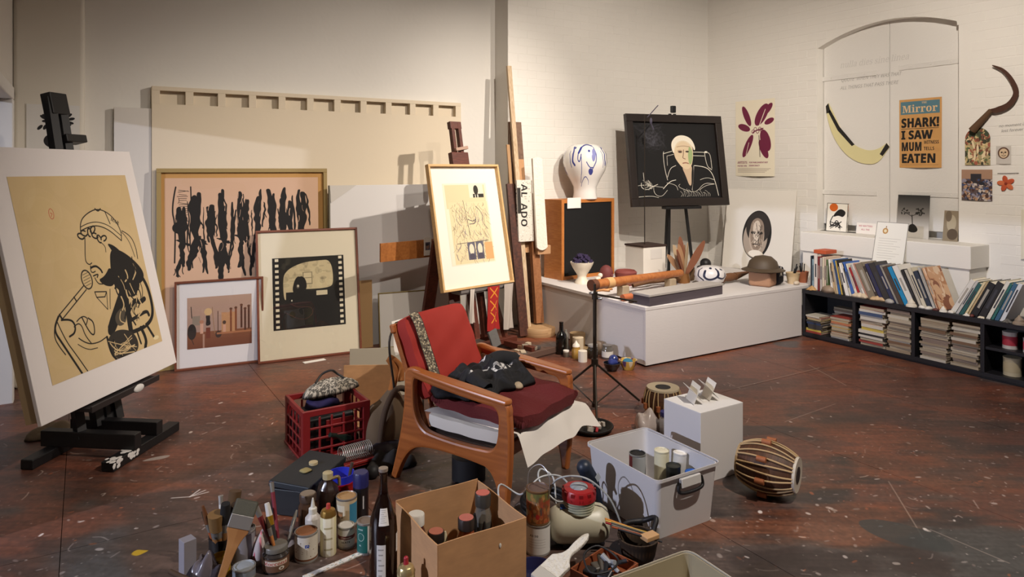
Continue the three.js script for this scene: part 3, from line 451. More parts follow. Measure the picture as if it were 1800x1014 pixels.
{ // red brown easel behind the collage
  const e = thing('wooden_easel', 'dark red wooden easel with clamps behind the collage drawing', 'easel', [3.06, 0, -5.56], 12.4 * D);
  const w = M(0xffffff, 0.5, { map: woodTex([58, 24, 16], [124, 62, 42]) });
  const m = add(e, 'mast', [bar([-0.055, 0.12, 0.02], [-0.055, 1.8, -0.3], 0.055, 0.05), bar([0.055, 0.12, 0.02], [0.055, 1.8, -0.3], 0.055, 0.05)], w);
  add(m, 'sliding_post', [bar([-0.04, 1.55, -0.26], [-0.04, 2.08, -0.36], 0.035, 0.045), bar([0.04, 1.55, -0.26], [0.04, 2.08, -0.36], 0.035, 0.045), rbox(0.135, 0.07, 0.05, 0.005, 0, 2.06, -0.36, -0.2)], w);
  add(m, 'clamp', [rbox(0.15, 0.03, 0.05, 0.004, 0.02, 1.84, -0.29, -0.2, 0, 0.15)], M(0xa98a78, 0.7)); add(m, 'clamp', rbox(0.2, 0.15, 0.06, 0.006, 0, 1.73, -0.29, -0.2), w);
  add(e, 'tray', [rbox(0.62, 0.03, 0.13, 0.004, 0.04, 0.555, -0.01), rbox(0.62, 0.03, 0.012, 0.003, 0.04, 0.57, 0.06)], M(0x6e6864, 0.8));
  add(e, 'leg', bar([-0.3, 0.02, 0.05], [-0.16, 0.9, -0.2], 0.1, 0.035), w); add(e, 'leg', bar([0.3, 0.02, 0.05], [0.18, 0.9, -0.2], 0.06, 0.035), w); add(e, 'leg', bar([-0.26, 0.02, -0.5], [-0.24, 1.0, -0.3], 0.13, 0.03), w);
  add(e, 'base_bar', rbox(0.75, 0.05, 0.06, 0.005, 0.02, 0.06, 0.06), w); add(e, 'base_bar', rbox(0.06, 0.05, 0.7, 0.005, -0.2, 0.045, 0.1), w); add(e, 'base_bar', rbox(0.06, 0.05, 0.7, 0.005, 0.25, 0.045, 0.1), w);
  add(e, 'shelf_board', rbox(0.72, 0.165, 0.02, 0.003, -0.42, 0.915, -0.43), M(0xffffff, 0.5, { map: woodTex([140, 82, 36], [184, 118, 58], 26, 3) }));
  const pc = solo('postcard', 'small white postcard with a dark picture tucked on the easel plank', 'postcard', box(0.085, 0.165, 0.003), art(64, 128, (g) => { fillR(g, '#e4ddd0', 0, 0, 64, 128); fillR(g, '#5c5560', 12, 34, 42, 56); oval(g, '#8d6a58', 32, 66, 14, 16); oval(g, '#2e2c38', 28, 50, 14, 9); }), [2.68, 0.94, -5.855], 12.4 * D);
  // cloths hanging from the tray
  const hang = (name, label, w, h, x, z, mat, turn) => { const g = new THREE.PlaneGeometry(w, h, 8, 14), p = g.attributes.position; for (let i = 0; i < p.count; i++) { const q = 0.5 - p.getY(i) / h; p.setZ(i, 0.012 * Math.sin(p.getX(i) / w * 7 + q * 3) * (0.4 + q)); p.setX(i, p.getX(i) * (1 - 0.15 * Math.sin(q * 3))); } g.computeVertexNormals(); const g2 = g.clone().translate(0, 0, -0.004); g2.index.array.reverse(); return solo(name, label, 'cloth', [g.translate(0, -h / 2, 0), g2.translate(0, -h / 2, 0)], mat, [x, 0.585, z], turn); };
  hang('red_cloth', 'red cloth with yellow crosses hanging below the collage drawing', 0.15, 0.4, 3.17, -5.49, M(0xffffff, 0.9, { side: 2, map: tex(128, 340, (g) => { fillR(g, '#a3201c', 0, 0, 128, 340); for (const y of [50, 150, 240]) { line(g, '#d9902c', 9, 30, y - 38, 104, y + 38); line(g, '#d9902c', 9, 100, y - 34, 34, y + 38); } }) }), 12 * D);
  hang('white_rag', 'narrow white rag strip hanging beside the red cloth', 0.055, 0.3, 2.93, -5.45, M(0xcdc4ba, 0.9, { side: 2 }), 12 * D);
  hang('grey_rag', 'crumpled pale grey rag hanging between red cloth and wooden posts', 0.12, 0.42, 3.36, -5.54, M(0xb5aaa0, 0.9, { side: 2 }), 12 * D);
  solo('paint_slab', 'grey paint-caked slab leaning at the foot of the wooden easel', 'slab', rbox(0.11, 0.15, 0.02, 0.004, 0, 0.075, 0, -0.25, 0, 0.2), M(0x8a8784, 0.8, { bumpMap: grit, bumpScale: 0.01 }), [3.1, 0.07, -5.36], 0.3);
  const tr = thing('paint_tray', 'cluttered wooden paint tray on the floor below the easel', 'tray', [3.32, 0, -5.2], 0.2); add(tr, 'base', [rbox(0.5, 0.03, 0.3, 0.004, 0, 0.015, 0), rbox(0.5, 0.05, 0.015, 0.003, 0, 0.04, 0.15)], M(0x5a4338, 0.8)); for (let i = 0; i < 12; i++) add(tr, 'scrap', rbox(rr(0.03, 0.1), rr(0.02, 0.05), rr(0.03, 0.08), 0.004, rr(-0.2, 0.2), 0.05, rr(-0.11, 0.11), 0, rnd() * 3), M([0x8f8272, 0x4c4440, 0xb8a890, 0x6a4a32][i % 4], 0.8));
}
{ // black easel on the plinth
  const e = thing('display_easel', 'slim black display easel holding the black portrait', 'easel', [5.69, 0.5, -5.68], -12 * D), bk = M(0x131214, 0.45);
  add(e, 'leg', bar([-0.16, 0, 0.02], [-0.03, 1.78, -0.16], 0.028, 0.022), bk); add(e, 'leg', bar([0.16, 0, 0.02], [0.03, 1.78, -0.16], 0.028, 0.022), bk); add(e, 'leg', bar([0, 0, -0.32], [0, 1.7, -0.17], 0.028, 0.022), bk);
  add(e, 'ledge', rbox(0.46, 0.03, 0.09, 0.004, -0.03, 0.724, 0.08), bk); add(e, 'top_knob', rbox(0.06, 0.08, 0.04, 0.01, 0, 1.83, -0.14), bk);
}
// ---------------------------------------------------------------- plinth and what stands on it
const P = 0.5;
{
  const t = thing('plinth', 'long low white display plinth', 'plinth'); const pm = M(0xd3cecb, 0.65, { bumpMap: grit, bumpScale: 0.0003 });
  add(t, 'top_board', rbox(2.46, 0.03, 1.885, 0.004, 5.2, P - 0.015, -5.3), pm); add(t, 'front_panel', box(2.04, P - 0.03 - 0.015, 0.02, 4.995, (P - 0.03) / 2 + 0.0075, -4.37), pm); add(t, 'side_panel', box(0.02, P - 0.045, 1.86, 3.99, (P - 0.03) / 2 + 0.0075, -5.31), pm); add(t, 'recessed_base', box(2, 0.016, 1.85, 5.03, 0.008, -5.32), M(0x3a2018, 0.8)); add(t, 'inner_carcass', box(1.98, P - 0.05, 1.8, 5.03, 0.25, -5.32), M(0x6a6158, 0.9));
}
{
  const c = thing('loudspeaker', 'tall orange timber loudspeaker with a black cloth front', 'speaker', [4.56, P, -6.04], 6 * D);   // +z front
  const ow = M(0xffffff, 0.45, { map: woodTex([168, 96, 40], [206, 138, 72]) }), w = 0.77, h = 0.83, d = 0.28;
  add(c, 'cabinet', [box(0.035, h, d, -w / 2 + 0.0175, h / 2, 0), box(0.035, h, d, w / 2 - 0.0175, h / 2, 0), box(w - 0.07, 0.035, d, 0, h - 0.0175, 0), box(w - 0.07, 0.035, d, 0, 0.0175, 0), box(w - 0.07, h - 0.07, 0.015, 0, h / 2, -d / 2 + 0.01)], ow);
  add(c, 'grille', rbox(w - 0.072, h - 0.072, 0.02, 0.004, 0, h / 2, d / 2 - 0.02), M(0x0b0b0c, 0.95));
  solo('blank_card', 'small blank white card stuck on the loudspeaker front edge', 'card', box(0.19, 0.11, 0.002), paperWhite, [4.36, 1.295, -5.872], 6 * D);
  const vt = tex(1024, 512, (g, w, h) => { fillR(g, '#eeeae4', 0, 0, w, h); const b = '#3c4590'; for (const x of [200, 470, 730, 960]) { curve(g, b, 16, x - 50, 190, x - 30, 140, x + 20, 120, x + 70, 140); curve(g, b, 6, x - 50, 190, x - 60, 220, x - 40, 240, x - 30, 200); curve(g, b, 6, x + 70, 140, x + 90, 200, x + 80, 240, x + 50, 280); curve(g, b, 4, x - 30, 210, x - 20, 270, x - 50, 330); oval(g, b, x + 30, 180, 9, 7); oval(g, b, x + 46, 280, 20, 14, 0.3); curve(g, b, 4, x - 50, 350, x - 10, 290, x + 40, 320, x + 40, 340); oval(g, '#8d90c4', x + 66, 200, 16, 34, 0.2); curve(g, b, 12, x - 110, 150, x - 90, 180, x - 100, 230, x - 80, 250); oval(g, b, x - 92, 160, 12, 8); curve(g, b, 5, x - 130, 180, x - 120, 220, x - 110, 260); curve(g, b, 5, x + 10, 236, x + 30, 262, x + 60, 262); } });
  solo('painted_vase', 'large bulbous white vase painted with blue faces', 'vase', lathe([[0, 0], [0.15, 0], [0.152, 0.02], [0.142, 0.07], [0.145, 0.13], [0.19, 0.21], [0.252, 0.31], [0.278, 0.4], [0.268, 0.49], [0.22, 0.56], [0.15, 0.595], [0.11, 0.6], [0.105, 0.59], [0, 0.5]], 40, 1.2), M(0xffffff, 0.18, { map: vt, physical: 1, clearcoat: 0.6 }), [4.6, P + 0.83, -6.0], -1.87).scale.set(0.86, 0.98, 0.86);
  // white column with a rod standing on it
  const k = thing('white_column', 'white box column with a dark top under a thin rod', 'column', [5.03, P, -5.52]); add(k, 'body', rbox(0.31, 0.345, 0.28, 0.003, 0, 0.1725, 0), M(0xe8e3da, 0.55)); add(k, 'dark_top', rbox(0.325, 0.018, 0.295, 0.003, 0, 0.354, 0), M(0x3b2a24, 0.6)); add(k, 'blank_label', box(0.16, 0.1, 0.002, 0.02, 0.27, 0.141), M(0xdcd8d2, 0.7));
  const rd = thing('metal_flower', 'thin dark rod with a small metal twig at its top', 'sculpture', [5.0, P + 0.363, -5.5]); add(rd, 'rod', rod([0, 0, 0], [0, 1.36, 0], 0.005, 0.004), ironDark); add(rd, 'twig', [rod([0.03, 1.33, 0.01], [0.17, 1.46, 0.02], 0.005), sph(0.02, 0.07, 1.29, 0.02, 0.7, 1.8, 0.7), rod([0.07, 1.27, 0.02], [0.1, 1.2, 0.03], 0.006)], M(0x4a4658, 0.5));
  // grey slab at the corner
  const gs = thing('slate_box', 'long dark slate coloured box lying on the plinth edge', 'box', [4.5, P, -4.5], 0.09); add(gs, 'lid', rbox(1.0, 0.02, 0.2, 0.003, 0, 0.09, 0), M(0xa6a09a, 0.7)); add(gs, 'body', rbox(0.98, 0.08, 0.19, 0.004, 0, 0.04, 0), M(0x4b4248, 0.7));
  // bamboo tube and sticks
  const bt = thing('didgeridoo', 'thick orange wooden pipe lying over the plinth', 'instrument', [0, 0, 0]); const ptA = [3.74, 0.645, -4.78], ptB = [5.02, 0.625, -5.0];
  add(bt, 'pipe', rod(ptA, ptB, 0.045, 0.034, 18), M(0xffffff, 0.5, { map: woodTex([140, 76, 34], [190, 124, 66]) })); add(bt, 'binding', [rod([3.92, 0.642, -4.811], [4.0, 0.641, -4.825], 0.049, 0.048, 18)], M(0xc59a66, 0.8)); add(bt, 'mouth_end', rod([3.73, 0.645, -4.778], [3.79, 0.644, -4.789], 0.05, 0.049, 18), M(0x5a3018, 0.7)); add(bt, 'rest_block', rbox(0.08, 0.1, 0.09, 0.01, 4.15, 0.55, -4.85), M(0x9c8a70, 0.8)); add(bt, 'rest_block', rbox(0.08, 0.09, 0.09, 0.01, 4.85, 0.545, -4.97), M(0x9c8a70, 0.8));
  solo('orange_stick', 'thin orange stick lying under the thick wooden pipe', 'stick', rod([0, 0, 0], [0.8, 0.0, -0.09], 0.03, 0.022, 12), M(0xb0623a, 0.6), [3.98, P + 0.031, -4.66]);
  solo('pale_roll', 'rolled pale paper lying beside the slate box', 'roll', cyl(0.028, 0.028, 0.5, 0, 0, 0, 0, 0, Math.PI / 2), M(0xd2c3a8, 0.8), [4.45, P + 0.029, -4.74], 0.1);
  solo('carved_stick', 'short dark carved stick at the slate box end', 'stick', rod([-0.15, 0, 0], [0.15, 0, 0.02], 0.018, 0.012), M(0x4a3826, 0.7), [4.12, P + 0.019, -4.6], 0.3);
  solo('knobbly_branch', 'knobbly brown branch behind the wooden pipe', 'branch', tube([[0, 0, 0], [0.15, 0.02, 0.03], [0.3, 0.01, -0.02], [0.5, 0.02, 0.03], [0.7, 0.01, 0]], 0.022, 30), M(0x6b482a, 0.8), [4.5, P + 0.03, -5.12]);
  // jar with feathers
  const fj = thing('feather_jar', 'small brass jar holding brown feathers', 'jar', [5.16, P, -5.1]); add(fj, 'jar', lathe([[0, 0], [0.06, 0], [0.065, 0.03], [0.055, 0.09], [0.06, 0.1], [0.052, 0.1], [0.05, 0.02], [0, 0.02]]), M(0x8e6238, 0.35, { metalness: 0.4 }));
  const fs = new THREE.Shape(); fs.moveTo(0, 0); fs.bezierCurveTo(0.03, 0.08, 0.045, 0.2, 0.015, 0.3); fs.quadraticCurveTo(0, 0.33, -0.01, 0.3); fs.bezierCurveTo(-0.04, 0.2, -0.025, 0.08, 0, 0);
  for (let i = 0; i < 11; i++) { const a = -0.75 + i * 0.13, f = add(fj, 'feather', extr(fs, 0.004).scale(rr(0.9, 1.4), rr(1.1, 1.55) * (1 - Math.abs(a) * 0.25), 1), M([0x9a7350, 0x7a4a30, 0x8c3c22, 0xb09878][i % 4], 0.8)); f.position.set(Math.sin(-a) * 0.03, 0.05, rr(-0.02, 0.02)); f.rotation.set(rr(-0.15, 0.15), rr(-0.8, 0.8), -a); }
  for (let i = 0; i < 2; i++) solo('seed_pod', ['pointed brown seed pod lying by the white column', 'dark brown seed pod beside the feather jar'][i], 'seed pod', new THREE.SphereGeometry(0.1, 16, 10).scale(1.2, 0.32, 0.4), M([0x9a6038, 0x7a3c24][i], 0.7), [5.03 + i * 0.13, P + 0.06 - i * 0.02, -5.26 + i * 0.1], -0.2);
  solo('brown_pot', 'small brown pot between feathers and painted ball vase', 'pot', lathe([[0, 0], [0.05, 0], [0.06, 0.06], [0.055, 0.12], [0.05, 0.12], [0.045, 0.02], [0, 0.02]]), M(0x7a6044, 0.7), [5.34, P, -5.2]);
  const bt2 = tex(512, 256, (g, w, h) => { fillR(g, '#d5d2d0', 0, 0, w, h); for (const x of [130, 380]) { curve(g, '#20243c', 9, x - 70, 90, x - 80, 140, x - 40, 170); curve(g, '#20243c', 13, x - 30, 110, x - 40, 150, x, 170, x + 50, 140, x + 40, 90); oval(g, '#20243c', x, 84, 12, 9); oval(g, '#20243c', x + 80, 100, 10, 9); curve(g, '#20243c', 10, x + 40, 150, x + 80, 170, x + 100, 130); } });
  solo('painted_ball', 'squat white pottery ball painted with dark loops', 'pottery', lathe([[0, 0], [0.07, 0], [0.13, 0.04], [0.155, 0.1], [0.135, 0.155], [0.08, 0.185], [0.03, 0.19], [0, 0.188]], 36, 1.2), M(0xffffff, 0.35, { map: bt2 }), [5.3, P, -4.88], -2.4);
  solo('black_camera', 'black camera-like lump at the foot of the display easel', 'camera', [rbox(0.2, 0.11, 0.1, 0.02, 0, 0.055, 0), sph(0.06, 0.04, 0.12, 0), cyl(0.04, 0.04, 0.08, -0.02, 0.06, 0.08, Math.PI / 2)], M(0x151214, 0.5), [5.72, P, -5.35], 0.4);
  solo('black_stick', 'black flat stick behind the feather jar', 'stick', rbox(0.5, 0.03, 0.06, 0.005, 0, 0.015, 0), M(0x191717, 0.6), [5.45, P, -5.52], 0.1);
  solo('wooden_bird', 'brown wooden bird with a long beak behind the ball vase', 'carving', [sph(0.06, 0, 0.06, 0, 2, 0.7, 0.7), rod([0.08, 0.06, 0], [0.34, 0.09, 0], 0.04, 0.006), sph(0.04, -0.12, 0.05, 0)], M(0x6f4a2e, 0.7), [5.55, P, -4.85], 0.05);
  // goblet with purple beads and red lumps
  const gb = thing('flower_goblet', 'cream footed goblet filled with purple dried flowers', 'goblet', [4.27, P, -5.62]); add(gb, 'goblet', lathe([[0, 0], [0.075, 0], [0.07, 0.02], [0.045, 0.06], [0.045, 0.08], [0.09, 0.15], [0.115, 0.2], [0.118, 0.215], [0.1, 0.215], [0.03, 0.1], [0, 0.1]]), M(0xe0d6c4, 0.4)); const bd = []; for (let i = 0; i < 110; i++) { const a = rr(0, 6.3), q = Math.sqrt(rnd()); bd.push(new THREE.IcosahedronGeometry(rr(0.01, 0.02), 0).translate(Math.cos(a) * 0.1 * q, 0.21 + 0.075 * (1 - q * q) + rr(-0.008, 0.01), Math.sin(a) * 0.1 * q)); } add(gb, 'dried_flowers', bd, M(0x2c2044, 0.8)).userData.kind = 'stuff';
  solo('clay_bust', 'dark red clay head on the plinth beside the goblet', 'sculpture', [sph(0.075, 0, 0.11, 0, 0.9, 1.15, 0.95), cyl(0.05, 0.06, 0.06, 0, 0.03, 0), sph(0.015, 0.01, 0.1, 0.074)], M(0x6b3230, 0.7), [4.42, P, -5.42]); solo('red_pot', 'broad dark red clay lump beside the clay head', 'sculpture', lathe([[0, 0], [0.07, 0], [0.1, 0.06], [0.11, 0.13], [0.09, 0.15], [0.05, 0.12], [0, 0.12]]), M(0x7a3a34, 0.7), [4.57, P, -5.3]);
  const ch = thing('white_dog', 'tiny white figurine standing by the goblet', 'figurine', [4.3, P, -5.4], 0.3); add(ch, 'body', [rbox(0.07, 0.04, 0.035, 0.015, 0, 0.07, 0), sph(0.024, 0.04, 0.1, 0)], M(0xe6dccb, 0.5)); for (const [x, z] of [[-0.025, -0.01], [-0.025, 0.01], [0.025, -0.01], [0.025, 0.01]]) add(ch, 'leg', cyl(0.008, 0.009, 0.06, x, 0.03, z, 0, 0, 0, 8), M(0xe6dccb, 0.5));
  solo('orange_shell', 'pale orange shell lump on the plinth near its side edge', 'shell', lump((t) => 0.09 + 0.02 * Math.sin(5 * t), (x, z, q) => 0.045 * Math.sqrt(1 - q * q) + 0.006 * Math.sin(x * 90), 8, 30), M(0xc8905e, 0.6), [4.19, P, -5.2]);
  // helmet block
  const hb = thing('helmet_block', 'terracotta block with a flag cloth under the brown helmet', 'block', [5.77, P, -4.6], 0.35); add(hb, 'block', rbox(0.34, 0.15, 0.22, 0.03, 0, 0.075, 0), M(0xb58a6c, 0.85, { bumpMap: grit, bumpScale: 0.004 })); add(hb, 'flag_cloth', [rbox(0.19, 0.17, 0.24, 0.03, 0.1, 0.09, 0.01)], M(0x171722, 0.9)); add(hb, 'white_star', extr(poly(Array.from({ length: 10 }, (_, i) => { const r = i % 2 ? 0.022 : 0.055, a = i * Math.PI / 5 + 0.3; return [r * Math.cos(a), r * Math.sin(a)]; })), 0.004).translate(0.08, 0.13, 0.132), M(0xe8e4dc, 0.8));
  const hm = thing('army_helmet', 'brown brimmed steel helmet on the terracotta block', 'helmet', [5.72, P + 0.15, -4.58]); add(hm, 'crown', lathe([[0.155, 0.0], [0.15, 0.03], [0.13, 0.09], [0.08, 0.135], [0, 0.15]], 30, 1.2), M(0x4a3c2c, 0.6)); add(hm, 'brim', lathe([[0.15, 0.018], [0.205, 0.0], [0.208, 0.006], [0.15, 0.028]], 30), M(0x4a3c2c, 0.6));
  for (const [x, z, c, r, lb] of [[6.07, -4.5, 0xcbb28c, 0.066, 'cream clay cup holding a brush by the helmet'], [6.22, -4.5, 0x9a5a3c, 0.06, 'terracotta cup of brushes by the bookshelf']]) { const t = thing('clay_cup', lb, 'cup', [x, P, z]); add(t, 'cup', lathe([[0, 0], [r * 0.75, 0], [r, 0.1], [r * 1.05, 0.11], [r * 0.92, 0.11], [r * 0.7, 0.02], [0, 0.02]]), M(c, 0.75)); for (let i = 0; i < 4; i++) add(t, 'brush', rod([rr(-0.02, 0.02), 0.03, 0], [rr(-0.06, 0.06), rr(0.15, 0.2), rr(-0.03, 0.03)], 0.004, 0.006, 6), black); }
  solo('white_pebble', 'small pale pebble on the plinth in front of the cups', 'pebble', sph(0.025, 0, 0.02, 0, 1.4, 0.8, 1), M(0xcbbba4, 0.7), [6.02, P, -4.42]);
}
// ---------------------------------------------------------------- timber leaning in the corner
{
  const L = (name, label, a, b, w, t, m) => solo(name, label, 'timber', bar(a, b, w, t), m);
  L('timber_batten', 'tallest thin pale batten leaning in the brick corner', [3.76, 0.02, -5.82], [3.76, 2.72, -6.2], 0.05, 0.03, M(0xffffff, 0.7, { map: woodTex([170, 140, 106], [222, 202, 172]) }));
  L('timber_board', 'wide grey brown board leaning in the brick corner', [3.87, 0.02, -5.98], [3.83, 2.14, -6.2], 0.15, 0.025, M(0xffffff, 0.7, { map: woodTex([94, 70, 54], [138, 108, 86]) }));
  L('timber_post', 'orange brown pine post leaning beside the loudspeaker', [3.905, 0.1, -5.85], [3.9, 1.4, -5.99], 0.09, 0.05, M(0xffffff, 0.65, { map: woodTex([126, 78, 44], [170, 116, 74]) }));
  { const pp = scene.children[scene.children.length - 1]; add(pp, 'peg_block', rbox(0.16, 0.09, 0.07, 0.006, 3.97, 0.83, -5.885), M(0xb58a64, 0.7)); }
  L('brown_plank', 'dark brown plank standing behind the collage drawing', [3.66, 0.02, -5.75], [3.66, 1.5, -6.0], 0.1, 0.03, darkWood);
  L('thin_lath', 'thin splintered lath leaning left of the tall batten', [3.74, 0.5, -5.98], [3.7, 1.9, -6.12], 0.035, 0.015, M(0xb08a62, 0.8));
  L('cardboard_strip', 'tan cardboard strip between the tall batten and painted post', [3.83, 0.8, -5.97], [3.82, 1.75, -6.1], 0.11, 0.012, card);
  const tb = thing('painted_slab', 'white paint-stained slab with black brushed letters in the timber corner', 'slab', [3.78, 0.92, -5.9], 0.1); tb.rotation.x = -0.07; add(tb, 'slab', rbox(0.2, 0.62, 0.03, 0.006, 0, 0.31, 0), M(0xffffff, 0.8, { map: tex(160, 480, (g, w, h) => { fillR(g, '#d9d2c6', 0, 0, w, h); for (let i = 0; i < 160; i++) oval(g, rnd() < 0.5 ? '#8d8376' : '#f0ebe2', rr(0, w), rr(0, h), rr(1, 6), rr(1, 5)); g.fillStyle = '#1c1a18'; g.font = 'bold 88px sans-serif'; g.save(); g.translate(44, 30); g.rotate(Math.PI / 2 + 0.05); g.fillText('AL  ADO', 0, 0, 420); g.restore(); fillR(g, '#2a2622', 0, 60, 34, 200); }) }));
  const ps = new THREE.Shape(); ps.moveTo(-0.05, 0); ps.quadraticCurveTo(0, -0.06, 0.05, 0); ps.lineTo(0.045, 0.9); ps.lineTo(0.0, 0.92); ps.lineTo(-0.045, 0.9); ps.closePath();
  const pd = solo('white_paddle', 'long white painted paddle with a rounded end in the timber corner', 'paddle', extr(ps, 0.03, 0.004), M(0xe4dccd, 0.7, { bumpMap: grit, bumpScale: 0.004 }), [3.93, 0.86, -5.84]); pd.rotation.x = -0.1; pd.scale.set(1.3, 1, 1);
  solo('timber_disc', 'round pale timber disc on the floor below the posts', 'disc', [lathe([[0, 0], [0.17, 0], [0.175, 0.01], [0.175, 0.075], [0.17, 0.085], [0, 0.085]], 36)], M(0xffffff, 0.7, { map: woodTex([160, 122, 84], [206, 172, 128]) }), [3.86, 0, -5.8]);
}
// ---------------------------------------------------------------- right wall: posters, cards and finds
const ORD = ['first', 'second', 'third', 'fourth', 'fifth', 'sixth', 'seventh', 'eighth', 'ninth', 'tenth', 'eleventh', 'twelfth', 'thirteenth', 'fourteenth', 'fifteenth', 'sixteenth', 'seventeenth', 'eighteenth', 'nineteenth', 'twentieth', 'twenty-first', 'twenty-second', 'twenty-third', 'twenty-fourth', 'twenty-fifth', 'twenty-sixth', 'twenty-seventh', 'twenty-eighth', 'twenty-ninth', 'thirtieth', 'thirty-first', 'thirty-second', 'thirty-third', 'thirty-fourth', 'thirty-fifth', 'thirty-sixth', 'thirty-seventh', 'thirty-eighth', 'thirty-ninth', 'fortieth', 'forty-first', 'forty-second', 'forty-third', 'forty-fourth', 'forty-fifth'];
const WX = 6.746;   // face of the bricks
// a sheet on the wall: a thin curled sheet facing -x
function sheet(name, label, cat, w, h, mat, x, y, z, curl = 0.006) {
  const g = new THREE.PlaneGeometry(w, h, 6, 8), p = g.attributes.position;
  for (let i = 0; i < p.count; i++) { const q = 0.5 - p.getY(i) / h; p.setZ(i, curl * q * q * (0.6 + 0.8 * Math.sin(p.getX(i) / w * 5 + 1)) + 0.001); }
  g.computeVertexNormals(); const b = g.clone().translate(0, 0, -0.0008); return solo(name, label, cat, [g, b], mat, [x, y, z], -Math.PI / 2);
}
sheet('flower_poster', 'cream poster with a dark crimson flower', 'poster', 0.565, 0.9, flowerArt, WX - 0.002, 2.015, -5.52, 0.02);
sheet('newspaper_bill', 'orange newspaper headline bill about a shark on the shutter', 'poster', 0.4, 0.665, newsArt, 6.849, 1.995, -3.665, 0.015);
{ // plain pale crescent cut-out
  const s = new THREE.Shape(); s.moveTo(-0.36, 0.27); s.bezierCurveTo(-0.33, -0.1, -0.1, -0.38, 0.16, -0.36); s.bezierCurveTo(0.24, -0.35, 0.27, -0.29, 0.34, -0.19); s.lineTo(0.31, -0.15); s.bezierCurveTo(0.2, -0.24, 0.1, -0.24, -0.03, -0.16); s.bezierCurveTo(-0.2, -0.04, -0.22, 0.12, -0.33, 0.3); s.closePath();
  const t = thing('crescent_cutout', 'pale yellow crescent shaped cut-out on the shutter', 'cut-out', [6.845, 2.06, -4.3], -Math.PI / 2);
  add(t, 'panel', extr(s, 0.006), M(0xd8cf9c, 0.6)); const d = (pts, z = 0.0035) => extr(poly(pts), 0.002).translate(0, 0, z);
  add(t, 'dark_tips', [d([[-0.36, 0.27], [-0.33, 0.3], [-0.305, 0.2], [-0.352, 0.19]]), d([[0.24, -0.26], [0.31, -0.15], [0.34, -0.19], [0.27, -0.28]]), d([[-0.31, 0.23], [-0.2, 0.04], [-0.03, -0.155], [-0.06, -0.17], [-0.22, 0.0], [-0.33, 0.2]])], M(0x1b1815, 0.6));
}
{ // sickle
  const t = thing('sickle', 'rusty curved sickle hanging on the brick wall', 'sickle', [WX - 0.03, 0, 0]);
  const c = [[2.55, -2.98], [2.5, -2.9], [2.4, -2.83], [2.29, -2.8], [2.2, -2.85], [2.16, -2.94], [2.155, -3.0]].map(([y, z]) => V(0, y, z)), cv = new THREE.CatmullRomCurve3(c), n = 40, pos = [], idx = [];
  for (let i = 0; i <= n; i++) { const q = i / n, p = cv.getPoint(q), tg = cv.getTangent(q), nn = V(0, -tg.z, tg.y), w = 0.003 + 0.026 * Math.pow(q, 0.6) * (1 - 0.55 * Math.max(0, q - 0.8) / 0.2); for (const [a, b] of [[w, 0.004], [w, -0.004], [-w, -0.004], [-w, 0.004]]) pos.push(p.x + b, p.y + nn.y * a, p.z + nn.z * a); if (i) for (let k = 0; k < 4; k++) { const A = (i - 1) * 4 + k, B = (i - 1) * 4 + (k + 1) % 4; idx.push(A, A + 4, B, B, A + 4, B + 4); } }
  const g = new THREE.BufferGeometry(); g.setAttribute('position', new THREE.Float32BufferAttribute(pos, 3)); g.setAttribute('uv', new THREE.Float32BufferAttribute(new Float32Array(pos.length / 3 * 2), 2)); g.setIndex(idx); g.computeVertexNormals();
  add(t, 'blade', toCreasedNormals(g, 0.5), M(0x4c2f22, 0.6, { metalness: 0.3 })); add(t, 'handle', rod([0, 2.16, -2.99], [0, 1.99, -3.14], 0.02, 0.034, 14), M(0x5a4028, 0.7));
}
